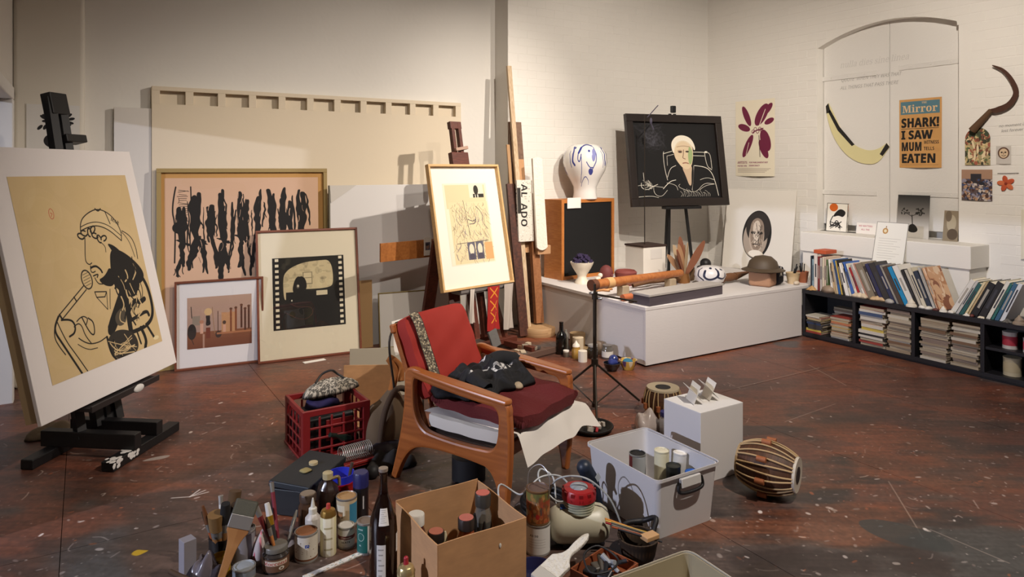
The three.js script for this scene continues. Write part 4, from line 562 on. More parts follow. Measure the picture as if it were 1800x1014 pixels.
{
  const aa = art(176, 260, (g, w, h) => { fillR(g, '#a99a70', 0, 0, w, h); fillR(g, '#3d4632', 0, 0, w, 90); for (let i = 0; i < 150; i++) oval(g, ['#3c3a2a', '#c9b27e', '#7b4a36', '#5f6a46', '#ddc9a0', '#a05a44'][Math.floor(rnd() * 6)], rr(0, w), rr(20, h), rr(3, 14), rr(4, 18), rnd() * 3); for (const [x, y] of [[60, 120], [90, 150], [70, 200], [130, 190], [30, 190]]) { oval(g, '#e0cda6', x, y, 8, 30, rr(-0.4, 0.4)); oval(g, '#d2b48a', x, y - 34, 7, 8); } });
  const s = new THREE.Shape(); s.moveTo(-0.102, -0.16); s.lineTo(0.102, -0.16); s.lineTo(0.102, 0.07); s.absarc(0, 0.07, 0.102, 0, Math.PI); s.closePath(); const g = extr(s, 0.004), uv = g.attributes.uv, p = g.attributes.position; for (let i = 0; i < p.count; i++) uv.setXY(i, 0.5 + p.getX(i) / 0.21, (p.getY(i) + 0.16) / 0.335);
  solo('arched_card', 'arched card with a painted garden scene under the sickle', 'card', g, aa, [WX - 0.004, 1.845, -3.11], -Math.PI / 2);
  sheet('interior_postcard', 'square postcard of a crowded dark interior scene', 'postcard', 0.25, 0.275, art(200, 220, (g, w, h) => { fillR(g, '#5a4c4c', 0, 0, w, h); fillR(g, '#a5826a', 0, 0, w, 66); fillR(g, '#2b2830', 60, 30, 70, 70); for (let i = 0; i < 150; i++) oval(g, ['#20222e', '#8f8a98', '#3c4a70', '#b08a6a', '#c9bfb4', '#4a3028'][Math.floor(rnd() * 6)], rr(0, w), rr(70, h), rr(3, 12), rr(4, 16), rnd() * 3); }), WX - 0.002, 1.507, -3.117, 0.004);
  sheet('mask_photo', 'tiny photograph of a round carved mask', 'photograph', 0.115, 0.155, art(128, 160, (g, w, h) => { fillR(g, '#c4beb6', 0, 0, w, h); oval(g, '#5a3d2e', 64, 62, 50, 52); oval(g, '#d0b898', 64, 64, 38, 42); oval(g, '#3a261c', 48, 56, 9, 7); oval(g, '#3a261c', 80, 56, 9, 7); curve(g, '#3a261c', 5, 48, 82, 64, 92, 82, 82); line(g, '#6b4a38', 5, 64, 56, 64, 74); }), WX - 0.002, 1.77, -2.905, 0.003);
  const fl = thing('orange_flower', 'flat orange paper flower pinned under a wire', 'flower', [WX - 0.006, 1.525, -2.885], -Math.PI / 2); for (let k = 0; k < 5; k++) { const m = add(fl, 'petal', new THREE.SphereGeometry(0.034, 14, 8).scale(0.62, 1, 0.1).translate(0, 0.036, 0), M(k % 2 ? 0xc76a40 : 0xb8502c, 0.8)); m.rotation.z = k * 1.2566 + 0.2; } add(fl, 'centre', sph(0.012, 0, 0, 0.004, 1, 1, 0.4), M(0x8a3018, 0.8));
  solo('wall_wire', 'thin dark wire pinned above the orange flower', 'wire', rod([0, 0, 0], [0, 0.004, 0.16], 0.002), ironDark, [WX - 0.006, 1.612, -2.95]);
  const wn = tex(256, 128, (g) => { g.clearRect(0, 0, 256, 128); g.fillStyle = 'rgba(80,76,74,0.7)'; g.font = 'italic 26px sans-serif'; g.save(); g.rotate(-0.05); g.fillText('no moment is', 10, 50); g.fillText('lost forever', 24, 84); g.restore(); });
  const wm = scene.getObjectByName('wall_right'); add(wm, 'writing', new THREE.PlaneGeometry(0.32, 0.16).rotateY(-Math.PI / 2).translate(WX - 0.0022, 1.99, -2.8), M(0xffffff, 0.8, { map: wn, transparent: true }));
  // small things standing on the ledge
  const stand = (name, label, cat, w, h, mat, z, x = 6.78, tilt = 6, th = 0.012) => { const t = solo(name, label, cat, box(w, h, th, 0, h / 2, 0), mat, [x, 0.99, z]); t.rotation.set(-tilt * D, -Math.PI / 2, 0, 'YXZ'); return t; };
  stand('sun_tile', 'white tile with an orange sun and black figure on the ledge', 'tile', 0.24, 0.3, art(190, 240, (g, w, h) => { fillR(g, '#e9e4d8', 0, 0, w, h); oval(g, '#d0641c', 62, 36, 38, 34); blob(g, INK, 70, 90, 120, 40, 180, 70, 150, 120, 110, 100, 60, 120); curve(g, INK, 8, 60, 110, 30, 160, 50, 200, 40, 180); for (let i = 0; i < 9; i++) curve(g, INK, rr(3, 9), rr(30, 150), rr(120, 220), rr(30, 160), rr(120, 220), rr(30, 160), rr(120, 225)); g.strokeStyle = '#3a3a30'; g.lineWidth = 5; g.strokeRect(2, 2, 186, 236); }), -4.47, 6.74);
  stand('pink_card', 'small white card with pale pink lettering on the ledge', 'card', 0.21, 0.11, art(160, 84, (g, w, h) => { fillR(g, '#e6e0d8', 0, 0, w, h); g.fillStyle = '#b8747c'; g.font = 'bold 18px sans-serif'; g.fillText('NO MATTERS', 18, 30); g.fillText('ALL THE', 40, 58); }), -4.17, 6.78, 10, 0.002);
  stand('tree_photo', 'grey gradient photograph of a small bare tree on the ledge', 'photograph', 0.3, 0.41, art(220, 300, (g, w, h) => { const gr = g.createLinearGradient(0, 0, 0, h); gr.addColorStop(0, '#262524'); gr.addColorStop(0.5, '#8d8882'); gr.addColorStop(0.8, '#c9c5bd'); gr.addColorStop(1, '#c2beb6'); g.fillStyle = gr; g.fillRect(0, 0, w, h); blob(g, '#17140f', 70, 240, 90, 205, 120, 200, 150, 240, 130, 262, 90, 262); line(g, '#17140f', 6, 108, 210, 102, 140); curve(g, '#17140f', 4, 102, 150, 70, 130, 44, 120); curve(g, '#17140f', 4, 104, 145, 140, 130, 176, 116); for (let i = 0; i < 34; i++) { const l = rnd() < 0.5; oval(g, '#17140f', l ? rr(28, 90) : rr(130, 190), rr(92, 140), rr(4, 10), 4, rnd() * 3); } }), -3.69, 6.76, 4, 0.004);
  stand('grey_picture', 'narrow grey brown photograph at the far end of the ledge', 'photograph', 0.13, 0.28, art(96, 220, (g, w, h) => { fillR(g, '#8c7e68', 0, 0, w, h); oval(g, '#b0a48c', 50, 90, 30, 60); oval(g, '#57493a', 60, 170, 34, 40); oval(g, '#6f6150', 30, 40, 20, 40); }), -3.34, 6.74, 8, 0.004);
  const ct = stand('certificate', 'tall white certificate with a round gold seal above the books', 'certificate', 0.3, 0.4, art(230, 310, (g, w, h) => { fillR(g, '#e6e4dc', 0, 0, w, h); oval(g, '#b58a50', 70, 66, 20, 22); oval(g, '#e6d9b8', 70, 66, 11, 12); oval(g, '#8a6a40', 74, 36, 4, 7); for (let k = 0; k < 9; k++) { g.globalAlpha = 0.35; fillR(g, '#7d7a76', 30, 120 + k * 18, 160 - (k % 3) * 24, 3); } g.globalAlpha = 1; g.strokeStyle = '#8d8a84'; g.lineWidth = 4; g.strokeRect(2, 2, 226, 306); }), -3.71, 6.37, 14, 0.004); ct.position.y = 0.76;
  solo('pale_picture', 'pale framed picture cut by the right border', 'picture', rbox(0.012, 0.42, 0.3, 0.003), M(0xdcd6c4, 0.6), [WX - 0.01, 1.1, -2.62]);
}
// ---------------------------------------------------------------- bookshelf
const SH = 0.47;
{
  const t = thing('bookshelf', 'long low black bookshelf against the ledge', 'bookshelf'), bk = M(0x17161a, 0.45);
  add(t, 'top_board', rbox(0.38, 0.04, 2.5, 0.003, 6.21, SH - 0.02, -3.11), bk); add(t, 'bottom_board', rbox(0.37, 0.035, 2.5, 0.003, 6.21, 0.035, -3.11), bk); add(t, 'back_board', box(0.01, 0.42, 2.48, 6.39, 0.23, -3.11), M(0x131215, 0.7)); add(t, 'plinth_strip', box(0.34, 0.02, 2.46, 6.22, 0.01, -3.11), bk);
  for (const z of [-4.345, -3.82, -3.284, -2.745, -2.2, -1.875]) add(t, 'divider', rbox(0.36, 0.4, 0.03, 0.002, 6.205, 0.245, z), bk);
  add(t, 'middle_shelf', rbox(0.35, 0.022, 0.51, 0.002, 6.21, 0.245, -2.473), bk);
}
function book(label, th, h, d, col, z, lean, name = 'book', sp) {
  const t = thing(name, label, 'book', [6.07, SH, z], 0, 'books along the shelf top'); t.rotation.x = lean;   // spine faces -x
  const c = M(col, 0.5), ct = 0.003; const zc = lean < 0 ? -th / 2 : th / 2;
  add(t, 'cover', [rbox(d, h, ct, 0.001, d / 2, h / 2, zc - th / 2 + ct / 2), rbox(d, h, ct, 0.001, d / 2, h / 2, zc + th / 2 - ct / 2), rbox(ct, h, th, 0.001, ct / 2, h / 2, zc)], sp ?? c);
  add(t, 'pages', box(d - 0.01, h - 0.012, th - 2 * ct, d / 2 + 0.002, h / 2, zc), M(0xddd5c2, 0.9));
  if (h > 0.27 && th > 0.018) add(t, 'spine_label', box(0.0008, h * rr(0.3, 0.6), th * 0.35, -0.0003, h * 0.55, zc), M(rnd() < 0.5 ? 0xa39c90 : 0x3a3a40, 0.6));
  return t;
}
{
  const B = [   // colour word, colour, thickness, height, leaning
    ['dark blue', 0x2b3440, 0.014, 0.33, 0], ['light blue', 0x8fa9b4, 0.016, 0.3, 0], ['large white and red', 0xd8cfc6, 0.035, 0.35, 0], ['dark red', 0x7a2a2c, 0.02, 0.33, 0], ['grey speckled', 0xb5aca4, 0.022, 0.32, 0], ['cream', 0xd9cdb4, 0.018, 0.33, 0], ['pale pink', 0xcfb6a4, 0.016, 0.33, 0], ['olive green', 0x5d7048, 0.018, 0.31, 0],
    ['white', 0xded9cf, 0.024, 0.32, 0.1], ['tan', 0xb99e78, 0.022, 0.29, 0.15], ['buff', 0xcbb48e, 0.018, 0.3, 0.17], ['bright blue', 0x2f5f9c, 0.022, 0.33, 0.2], ['yellow', 0xc9a94c, 0.014, 0.32, 0.21], ['black', 0x26231f, 0.02, 0.33, 0.22], ['white glossy', 0xe4e0d8, 0.034, 0.31, 0.27], ['pale cream', 0xd8d0bd, 0.02, 0.31, 0.29], ['blue and white', 0x3c62a8, 0.03, 0.33, 0.33], ['ivory', 0xe0d8c4, 0.024, 0.32, 0.36], ['bright red', 0xa3262a, 0.022, 0.29, 0.39], ['silver grey', 0xa9a6a2, 0.018, 0.32, 0.4], ['white paperback', 0xdcd6cc, 0.018, 0.34, 0.42], ['salmon pink', 0xb98a78, 0.014, 0.34, 0.43], ['wide khaki', 0x7d7260, 0.06, 0.36, 0.43], ['dark brown', 0x3a302c, 0.022, 0.33, 0.45], ['violet navy', 0x2b2c54, 0.03, 0.36, 0.45], ['charcoal', 0x33302f, 0.05, 0.38, 0.45], ['indigo', 0x2a3050, 0.03, 0.36, 0.46], ['thin grey', 0x8d8880, 0.018, 0.36, 0.46], ['umber', 0x4c3d33, 0.034, 0.36, 0.46], ['vivid sky blue', 0x1d86b8, 0.034, 0.36, 0.46], ['large white', 0xdcd8d0, 0.045, 0.38, 0.45], ['black and white', 0x211f1f, 0.022, 0.34, 0.43], ['stone', 0xbdb6a8, 0.022, 0.34, 0.42], ['cream picture', 0xcdc4ae, 0.03, 0.36, 0.41], ['navy and brown', 0x2c3444, 0.034, 0.34, 0.4], ['thin silver', 0xb6b3ad, 0.02, 0.37, 0.38]];
  let z = -4.3; B.forEach(([w, c, th0, h, l], i) => { const th = th0 * 1.15; const lean = -l; if (l) z += (th / Math.cos(l)) * 0.99; else z += th; book(`${w} book on the shelf top, ${ORD[i]} in the row from the plinth`, th, h, rr(0.2, 0.24), c, l ? z : z - th, lean); z += l ? 0.0015 : 0.001; if (i === 7) z += 0.03; });
  const cover = M(0xffffff, 0.5, { map: tex(200, 300, (g, w, h) => { fillR(g, '#b98258', 0, 0, w, h); for (let i = 0; i < 60; i++) oval(g, ['#d9b08a', '#8a5236', '#cfa07a', '#e4c9ac'][i % 4], rr(0, w), rr(0, h), rr(8, 40), rr(8, 50), rnd() * 3); }) });
  book('orange brown picture book, last of the left-leaning row', 0.03, 0.37, 0.24, 0xffffff, z + 0.035, -0.36, 'picture_book', cover);
  z += 0.1; const C = [['white lettered', 0xd9d5cc, 0.04, 0.34], ['pale grey', 0xbdbab4, 0.022, 0.33], ['dark teal', 0x2c5a58, 0.03, 0.31], ['parchment', 0xd6c69e, 0.018, 0.32], ['sand', 0xb8a078, 0.016, 0.32], ['thick black', 0x1d1c1c, 0.05, 0.33], ['black glossy', 0x242222, 0.05, 0.34], ['pearl white', 0xd6d2c4, 0.03, 0.35], ['deep teal', 0x2c6660, 0.02, 0.33], ['steel blue', 0x38607c, 0.03, 0.34], ['white and blue', 0xd0d2d4, 0.03, 0.34]];
  C.forEach(([w, c, th, h], i) => { book(`${w} book leaning away from the plinth, ${ORD[i]} after the gap`, th, h, rr(0.2, 0.24), c, z, 0.5 - i * 0.01); z += th / Math.cos(0.5) + 0.002; });
  solo('orange_box', 'flat orange box lying on the upright books', 'box', rbox(0.18, 0.035, 0.13, 0.004), M(0xb8522c, 0.6), [6.2, SH + 0.371, -4.23]);
  const ltr = tex(64, 220, (g) => { fillR(g, '#d9d5cc', 0, 0, 64, 220); g.fillStyle = '#1c1a1a'; g.font = 'bold 40px sans-serif'; g.save(); g.translate(48, 140); g.rotate(-Math.PI / 2); g.fillText('PART', 0, 0); g.restore(); });
}
{ // stacks of magazines in the compartments
  const stack = (where, z, x, w, n, y0, t0, t1, cols, d = 0.22) => { let y = y0; for (let i = 0; i < n; i++) { const th = rr(t0, t1), ww = w * rr(0.84, 1), c = cols[Math.floor(rnd() * cols.length)]; const t = thing('magazine', `magazine in the ${where}, ${ORD[i]} from the bottom`, 'magazine', [x + rr(-0.012, 0.012), y, z + rr(-0.012, 0.012)], rr(-0.05, 0.05), 'magazines stacked inside the bookshelf'); add(t, 'pages', box(d - 0.004, th - 0.003, ww - 0.004, 0, th / 2, 0), M(0x9c8f7a, 0.9)); add(t, 'cover', [box(d, 0.0015, ww, 0, th - 0.00075, 0), box(d, 0.0015, ww, 0, 0.00075, 0)].concat(rnd() < 0.6 ? [box(0.002, th, ww, -d / 2, th / 2, 0)] : []), M(c, 0.55)); y += th; } return y; };
  const mix = [0xb8b0a0, 0xa0947e, 0x8f3a30, 0x3a4a6a, 0xb8a24c, 0xbfb8ac, 0x2f2c2c, 0xa86a48], pale = [0xa89c88, 0x94846c, 0x7c6c60, 0xb5ad9e, 0x6e543e, 0x8c7c66];  // cover and page tones darkened to stand for the shade inside the shelf
  const y0 = 0.0535;
  stack('short pile nearest the plinth', -4.235, 6.14, 0.17, 9, y0, 0.012, 0.024, mix); stack('pile with the blue book, first compartment', -3.97, 6.15, 0.2, 9, y0, 0.016, 0.028, mix); stack('deep pile at the back of the first compartment', -4.09, 6.32, 0.22, 12, y0, 0.016, 0.024, pale, 0.1);
  stack('left pile of the second compartment', -3.66, 6.15, 0.24, 15, y0, 0.017, 0.03, mix); stack('right pile of the second compartment', -3.41, 6.15, 0.22, 15, y0, 0.016, 0.03, pale);
  const a = stack('left pile of the third compartment', -3.12, 6.15, 0.24, 17, y0, 0.017, 0.024, pale), b = stack('right pile of the third compartment', -2.88, 6.15, 0.22, 17, y0, 0.017, 0.024, pale);
  const tin = (name, label, x, y, z, r, h, c, band) => { const t = thing(name, label, 'tin', [x, y, z]); add(t, 'body', lathe([[0, 0], [r, 0], [r * 1.02, 0.004], [r, 0.008], [r, h - 0.01], [r * 1.03, h - 0.006], [r * 1.03, h], [0, h]]), M(c, 0.4)); add(t, 'paper_label', new THREE.CylinderGeometry(r + 0.0008, r + 0.0008, h * 0.55, 24, 1, true).translate(0, h * 0.48, 0), M(band, 0.6)); };
  tin('paint_tin', 'red labelled paint tin on the bookshelf middle shelf', 6.14, 0.2565, -2.6, 0.05, 0.13, 0xb9b2aa, 0x9c2a38); tin('paint_tin', 'pink banded paint tin at the right border on the middle shelf', 6.12, 0.2565, -2.45, 0.05, 0.11, 0xcfc8c0, 0xc24a60); tin('paint_tin', 'beige tin in the bottom of the last compartment', 6.13, y0, -2.58, 0.06, 0.14, 0xb0a488, 0xa89a7a);
}
{ // shells and stones along the shelf edge
  const shells = [['spiky brown shell', -4.27, 0.05, 0xb08a58, 1], ['round grey brown stone', -4.12, 0.075, 0x8d7a66, 0], ['white driftwood lump', -3.78, 0.07, 0xc9b79c, 2], ['flat shell', -3.62, 0.06, 0xc0a27c, 2], ['pale pebble', -3.5, 0.04, 0xa8a49e, 0], ['white cone shell', -3.31, 0.045, 0xd6cdbb, 3], ['white round shell', -3.22, 0.028, 0xe0dbd0, 0], ['white shell twin', -3.165, 0.03, 0xdcd6ca, 0], ['dark red shell', -3.11, 0.022, 0x5a2c28, 0], ['white tooth shell', -3.05, 0.03, 0xded8cc, 3], ['small white shell', -2.99, 0.025, 0xd9d2c6, 0], ['white curled shell', -2.87, 0.026, 0xdad3c8, 1], ['maroon shell', -2.83, 0.022, 0x63302a, 0], ['cream shell chip', -2.76, 0.024, 0xd8cdb6, 2], ['grey metal ring', -2.58, 0.035, 0x5a5650, 1], ['grey brown shell', -2.5, 0.045, 0x8a7a68, 3], ['orange crab shell', -2.38, 0.07, 0xa8623a, 2]];
  for (const [n, z, r, c, k] of shells) { const g = k === 3 ? lathe([[0, 0], [r, 0], [r * 0.95, r * 0.3], [r * 0.7, r * 0.5], [r * 0.66, r * 0.8], [r * 0.4, r * 1.1], [0.002, r * 1.6]], 14, 0.5) : k === 2 ? lump((t) => r * (1 + 0.3 * Math.sin(3 * t) + 0.15 * Math.sin(7 * t)), (x, zz, q) => r * 0.6 * Math.sqrt(1 - q * q) * (1 + 0.25 * Math.sin(x * 120) * Math.sin(zz * 90)), 8, 26) : k === 1 ? lump((t) => r * (1 + 0.25 * Math.cos(6 * t)), (x, zz, q) => r * 0.9 * (1 - q), 6, 24) : lump((t) => r * (1 + 0.2 * Math.cos(2 * t)), (x, zz, q) => r * 0.9 * Math.sqrt(1 - q * q), 8, 22); solo(n.replace(/ /g, '_'), `${n} on the front edge of the bookshelf`, n.includes('stone') || n.includes('pebble') ? 'stone' : n.includes('ring') ? 'ring' : n.includes('drift') ? 'driftwood' : 'shell', g, M(c, 0.55), [r > 0.05 ? 6.09 : 6.05, SH, z], rnd() * 3); }
}
// ---------------------------------------------------------------- armchair
{
  const CH = [1.871, 0, -3.262], TA = 25 * D, c = thing('armchair', 'low teak armchair with curved arms in the room centre', 'armchair', CH, TA);
  const side = () => { const s = new THREE.Shape(); s.moveTo(0.27, 0); s.lineTo(0.305, 0); s.bezierCurveTo(0.33, 0.2, 0.34, 0.35, 0.325, 0.47); s.quadraticCurveTo(0.335, 0.535, 0.27, 0.545); s.bezierCurveTo(0.1, 0.555, -0.1, 0.575, -0.27, 0.61); s.quadraticCurveTo(-0.345, 0.615, -0.34, 0.55); s.bezierCurveTo(-0.335, 0.4, -0.36, 0.25, -0.44, 0); s.lineTo(-0.4, 0); s.bezierCurveTo(-0.35, 0.12, -0.31, 0.19, -0.22, 0.205); s.bezierCurveTo(-0.1, 0.225, 0.1, 0.21, 0.18, 0.2); s.bezierCurveTo(0.24, 0.18, 0.262, 0.1, 0.27, 0); const h = new THREE.Path(); h.moveTo(-0.265, 0.555); h.bezierCurveTo(-0.1, 0.525, 0.1, 0.508, 0.225, 0.5); h.quadraticCurveTo(0.268, 0.49, 0.262, 0.42); h.bezierCurveTo(0.258, 0.34, 0.25, 0.29, 0.19, 0.285); h.bezierCurveTo(0.05, 0.275, -0.1, 0.28, -0.19, 0.295); h.quadraticCurveTo(-0.26, 0.32, -0.275, 0.42); h.quadraticCurveTo(-0.285, 0.55, -0.265, 0.555); s.holes.push(h); return s; };
  for (const sx of [-1, 1]) {
    const sf = add(c, 'side_frame', extr(side(), 0.046, 0.012, 20).rotateY(-Math.PI / 2).translate(sx * 0.3, 0, 0), teak);
    add(c, 'armrest', extr((() => { const s = new THREE.Shape(); s.moveTo(0.31, -0.03); s.quadraticCurveTo(0.34, 0, 0.31, 0.03); s.bezierCurveTo(0.1, 0.045, -0.1, 0.045, -0.3, 0.022); s.quadraticCurveTo(-0.34, 0, -0.3, -0.022); s.bezierCurveTo(-0.1, -0.045, 0.1, -0.045, 0.31, -0.03); return s; })(), 0.026, 0.01).rotateX(Math.PI / 2).rotateY(-Math.PI / 2).rotateX(0.1).translate(sx * 0.3, 0.562, 0), teak);
  }
  add(c, 'front_rail', rbox(0.56, 0.07, 0.028, 0.008, 0, 0.255, 0.24), teak); add(c, 'back_rail', rbox(0.56, 0.06, 0.028, 0.008, 0, 0.25, -0.24), teak); add(c, 'top_rail', rbox(0.56, 0.05, 0.028, 0.01, 0, 0.78, -0.47, -0.35), teak);
  add(c, 'back_post', bar([-0.25, 0.25, -0.24], [-0.25, 0.79, -0.47], 0.03, 0.03), teak); add(c, 'back_post', bar([0.25, 0.25, -0.24], [0.25, 0.79, -0.47], 0.03, 0.03), teak);
  for (let i = 0; i < 4; i++) add(c, 'back_slat', bar([-0.15 + i * 0.1, 0.27, -0.255], [-0.15 + i * 0.1, 0.78, -0.47], 0.022, 0.012), teak);
  add(c, 'seat_deck', box(0.55, 0.015, 0.48, 0, 0.275, 0), M(0x3a2a20, 0.9));
  const at = (x, y, z) => { const v = V(x, y, z).applyAxisAngle(V(0, 1, 0), TA); return [CH[0] + v.x, v.y, CH[2] + v.z]; };
  // white sheet over the seat, hanging at the front
  { const nx = 34, nz = 30, pos = [], uv = [], idx = []; for (let j = 0; j <= nz; j++) for (let i = 0; i <= nx; i++) { const u = i / nx, v = j / nz; let x = -0.265 + 0.70 * u, z = -0.25 + 0.74 * v, y = 0.375; const dz = z - 0.33; if (dz > 0) { const a = Math.min(1.35, dz * 16); y -= dz * Math.sin(a) * (0.95 - 0.25 * u); z = 0.33 + dz * (0.35 + 0.25 * u) ; y += 0.006 * Math.sin(u * 17) * Math.min(1, dz * 10); z += 0.012 * Math.sin(u * 13 + 1) * Math.min(1, dz * 12); } const dx = x - 0.27; if (dx > 0 && z > 0.0) { y -= dx * 0.25; x = 0.27 + dx; } y += 0.003 * Math.sin(u * 23 + v * 9); pos.push(x, y, z); uv.push(u, v); } for (let j = 0; j < nz; j++) for (let i = 0; i < nx; i++) { const a = j * (nx + 1) + i; idx.push(a, a + nx + 1, a + 1, a + 1, a + nx + 1, a + nx + 2); } const g = new THREE.BufferGeometry(); g.setAttribute('position', new THREE.Float32BufferAttribute(pos, 3)); g.setAttribute('uv', new THREE.Float32BufferAttribute(uv, 2)); g.setIndex(idx); g.computeVertexNormals(); solo('white_sheet_cloth', 'white cloth spread over the armchair seat and hanging in front', 'cloth', g, M(0xe6e0d8, 0.85, { side: 2 }), CH, TA); }
  { const g = cushion(0.53, 0.09, 0.5, 0.35, 0.003, 5); solo('seat_pad', 'white seat pad under the red velvet cushion', 'cushion', g.translate(0, 0.328, 0.0), M(0xd9d2c6, 0.9), CH, TA); }
  const velvet = M(0x64181b, 0.85, { physical: 1, sheen: 0.7, sheenColor: new THREE.Color(0xa04038), sheenRoughness: 0.5, bumpMap: grit, bumpScale: 0.003 }), velvetBack = M(0x9c2418, 0.8, { physical: 1, sheen: 0.8, sheenColor: new THREE.Color(0xc85038), sheenRoughness: 0.5 });
  { const t = thing('seat_cushion', 'dark red velvet seat cushion with gathered edge', 'cushion', at(0.03, 0.43, 0.07), TA); t.rotation.set(0.05, TA, 0, 'YXZ'); add(t, 'cushion', cushion(0.57, 0.12, 0.6, 0.5, 0.008, 2), velvet); const fr = []; for (let i = 0; i < 150; i++) { const q = i / 150 * 4, s = Math.floor(q), k = q - s, w = 0.272, d = 0.285; const p = s === 0 ? [-w + 2 * w * k, d] : s === 1 ? [w, d - 2 * d * k] : s === 2 ? [w - 2 * w * k, -d] : [-w, -d + 2 * d * k]; fr.push(sph(0.011, p[0], rr(-0.008, 0.008), p[1], 1, 1.6, 1)); } add(t, 'gathered_edge', fr.map((g) => g), velvet).userData.kind = 'stuff'; }
  { const t = thing('back_cushion', 'bright red velvet back cushion with a patterned ribbon', 'cushion', at(-0.005, 0.635, -0.335), TA); t.rotation.set(-0.42, TA, 0, 'YXZ'); add(t, 'cushion', cushion(0.53, 0.14, 0.46, 0.55, 0.006, 4).rotateX(Math.PI / 2), velvetBack); const rib = tex(64, 512, (g) => { fillR(g, '#5d5346', 0, 0, 64, 512); for (let i = 0; i < 420; i++) oval(g, ['#b5a78c', '#2a2420', '#8f8168', '#d2c6a8'][i % 4], rr(2, 62), rr(0, 512), rr(2, 6), rr(2, 5), rnd() * 3); fillR(g, '#221c18', 0, 0, 4, 512); fillR(g, '#221c18', 60, 0, 4, 512); });
    const g = new THREE.PlaneGeometry(0.075, 0.46, 2, 20), p = g.attributes.position; for (let i = 0; i < p.count; i++) { const yy = p.getY(i) / 0.25, xx = -0.66, e = Math.max(Math.abs(yy * 0.96), Math.abs(xx)); p.setZ(i, 0.07 * (1 - 0.55 * Math.pow(Math.min(1, e), 5)) + 0.004); } g.computeVertexNormals(); add(t, 'ribbon', g.translate(-0.2, 0, 0), M(0xffffff, 0.7, { map: rib, side: 2 }), 'patterned grey ribbon'); }
  // black jersey thrown on the seat
  { const jt = tex(512, 512, (g, w, h) => { fillR(g, '#17171a', 0, 0, w, h); g.fillStyle = '#d9d7d4'; g.font = 'bold 96px sans-serif'; g.save(); g.translate(230, 370); g.rotate(-0.15); g.fillText('pair', 0, 0); g.restore(); curve(g, '#d9d7d4', 12, 60, 250, 120, 230, 170, 280); curve(g, '#d9d7d4', 10, 150, 220, 190, 260, 230, 300); curve(g, '#d9d7d4', 16, 300, 120, 350, 150, 330, 200, 400, 170); curve(g, '#d9d7d4', 9, 380, 90, 420, 140, 390, 190); curve(g, '#d9d7d4', 12, 440, 240, 470, 180, 430, 220); for (let i = 0; i < 30; i++) { g.globalAlpha = 0.35; curve(g, '#2c2b30', 6, rr(0, w), rr(0, h), rr(0, w), rr(0, h), rr(0, w), rr(0, h)); } g.globalAlpha = 1; });
    const g = lump((t) => 0.24 * (1 + 0.16 * Math.sin(2 * t + 0.5) + 0.1 * Math.sin(5 * t + 1) + 0.05 * Math.sin(11 * t)), (x, z, q) => Math.sqrt(Math.max(0, 1 - q * q)) * (0.08 + 0.022 * Math.sin(x * 30 + z * 22) + 0.016 * Math.sin(z * 55 - x * 26) + 0.01 * Math.sin(x * 90)), 34, 90); const t = thing('black_jersey', 'crumpled black jersey with white lettering on the seat', 'jersey', at(0.0, 0.488, -0.04), TA + 0.2); add(t, 'body', g.scale(1.25, 1.1, 0.95), M(0xffffff, 0.9, { map: jt }));
    add(t, 'sleeve', tube([[0.1, 0.06, -0.05], [0.2, 0.085, 0.0], [0.27, 0.06, 0.06], [0.3, 0.045, 0.02]], 0.045, 26, false, 12), M(0x19191c, 0.9)); add(t, 'cuff_stripe', [tube([[0.262, 0.066, 0.05], [0.283, 0.053, 0.053]], 0.048, 4, false, 14)], M(0xd9d7d4, 0.9)); add(t, 'sleeve', tube([[-0.1, 0.06, 0.0], [-0.19, 0.06, 0.02], [-0.21, 0.03, 0.1]], 0.045, 22, false, 12), M(0x1a1a1e, 0.9));
    add(t, 'collar_lining', lump((tt) => 0.06 + 0.015 * Math.sin(3 * tt), (x, z, q) => 0.03 * Math.sqrt(1 - q * q), 6, 24).translate(0.02, 0.0, 0.17), M(0xb8a68c, 0.9)); }
  // cloth bag and scarf hung behind the back
  { const t = thing('printed_shirt', 'white and yellow printed cloth hung on a wire behind the red cushion', 'cloth', [1.62, 0, -4.0], 0.5); const g = new THREE.PlaneGeometry(0.36, 0.2, 16, 10), p = g.attributes.position; for (let i = 0; i < p.count; i++) p.setZ(i, 0.02 * Math.sin(p.getX(i) * 22) + 0.02 * Math.sin(p.getY(i) * 18)); g.computeVertexNormals(); add(t, 'cloth', g.rotateX(-0.35).translate(0.14, 0.62, 0), M(0xffffff, 0.9, { side: 2, map: tex(256, 140, (q, w, h) => { fillR(q, '#dedad2', 0, 0, w, h); blob(q, '#c9b52c', 50, 20, 90, 10, 110, 40, 90, 70, 60, 60); line(q, '#2a2824', 4, 60, 50, 100, 56); blob(q, '#1d1c1a', 130, 10, 160, 0, 165, 60, 140, 50); fillR(q, '#b5a232', 170, 0, 86, 140); for (let i = 0; i < 6; i++) { line(q, '#4a4420', 4, 176 + i * 15, 0, 170 + i * 15, 140); line(q, '#4a4420', 3, 170, 10 + i * 24, 256, i * 24); } }) })); add(t, 'wire_frame', [tube([[-0.05, 0.0, 0.03], [-0.05, 0.3, 0.03], [-0.06, 0.62, 0.0], [0.0, 0.71, 0.0]], 0.007, 24), tube([[0.34, 0.0, -0.05], [0.34, 0.5, -0.05], [0.33, 0.68, -0.02], [0.27, 0.72, 0]], 0.006, 24), rod([0, 0.71, 0], [0.27, 0.72, 0], 0.006)], ironDark); }
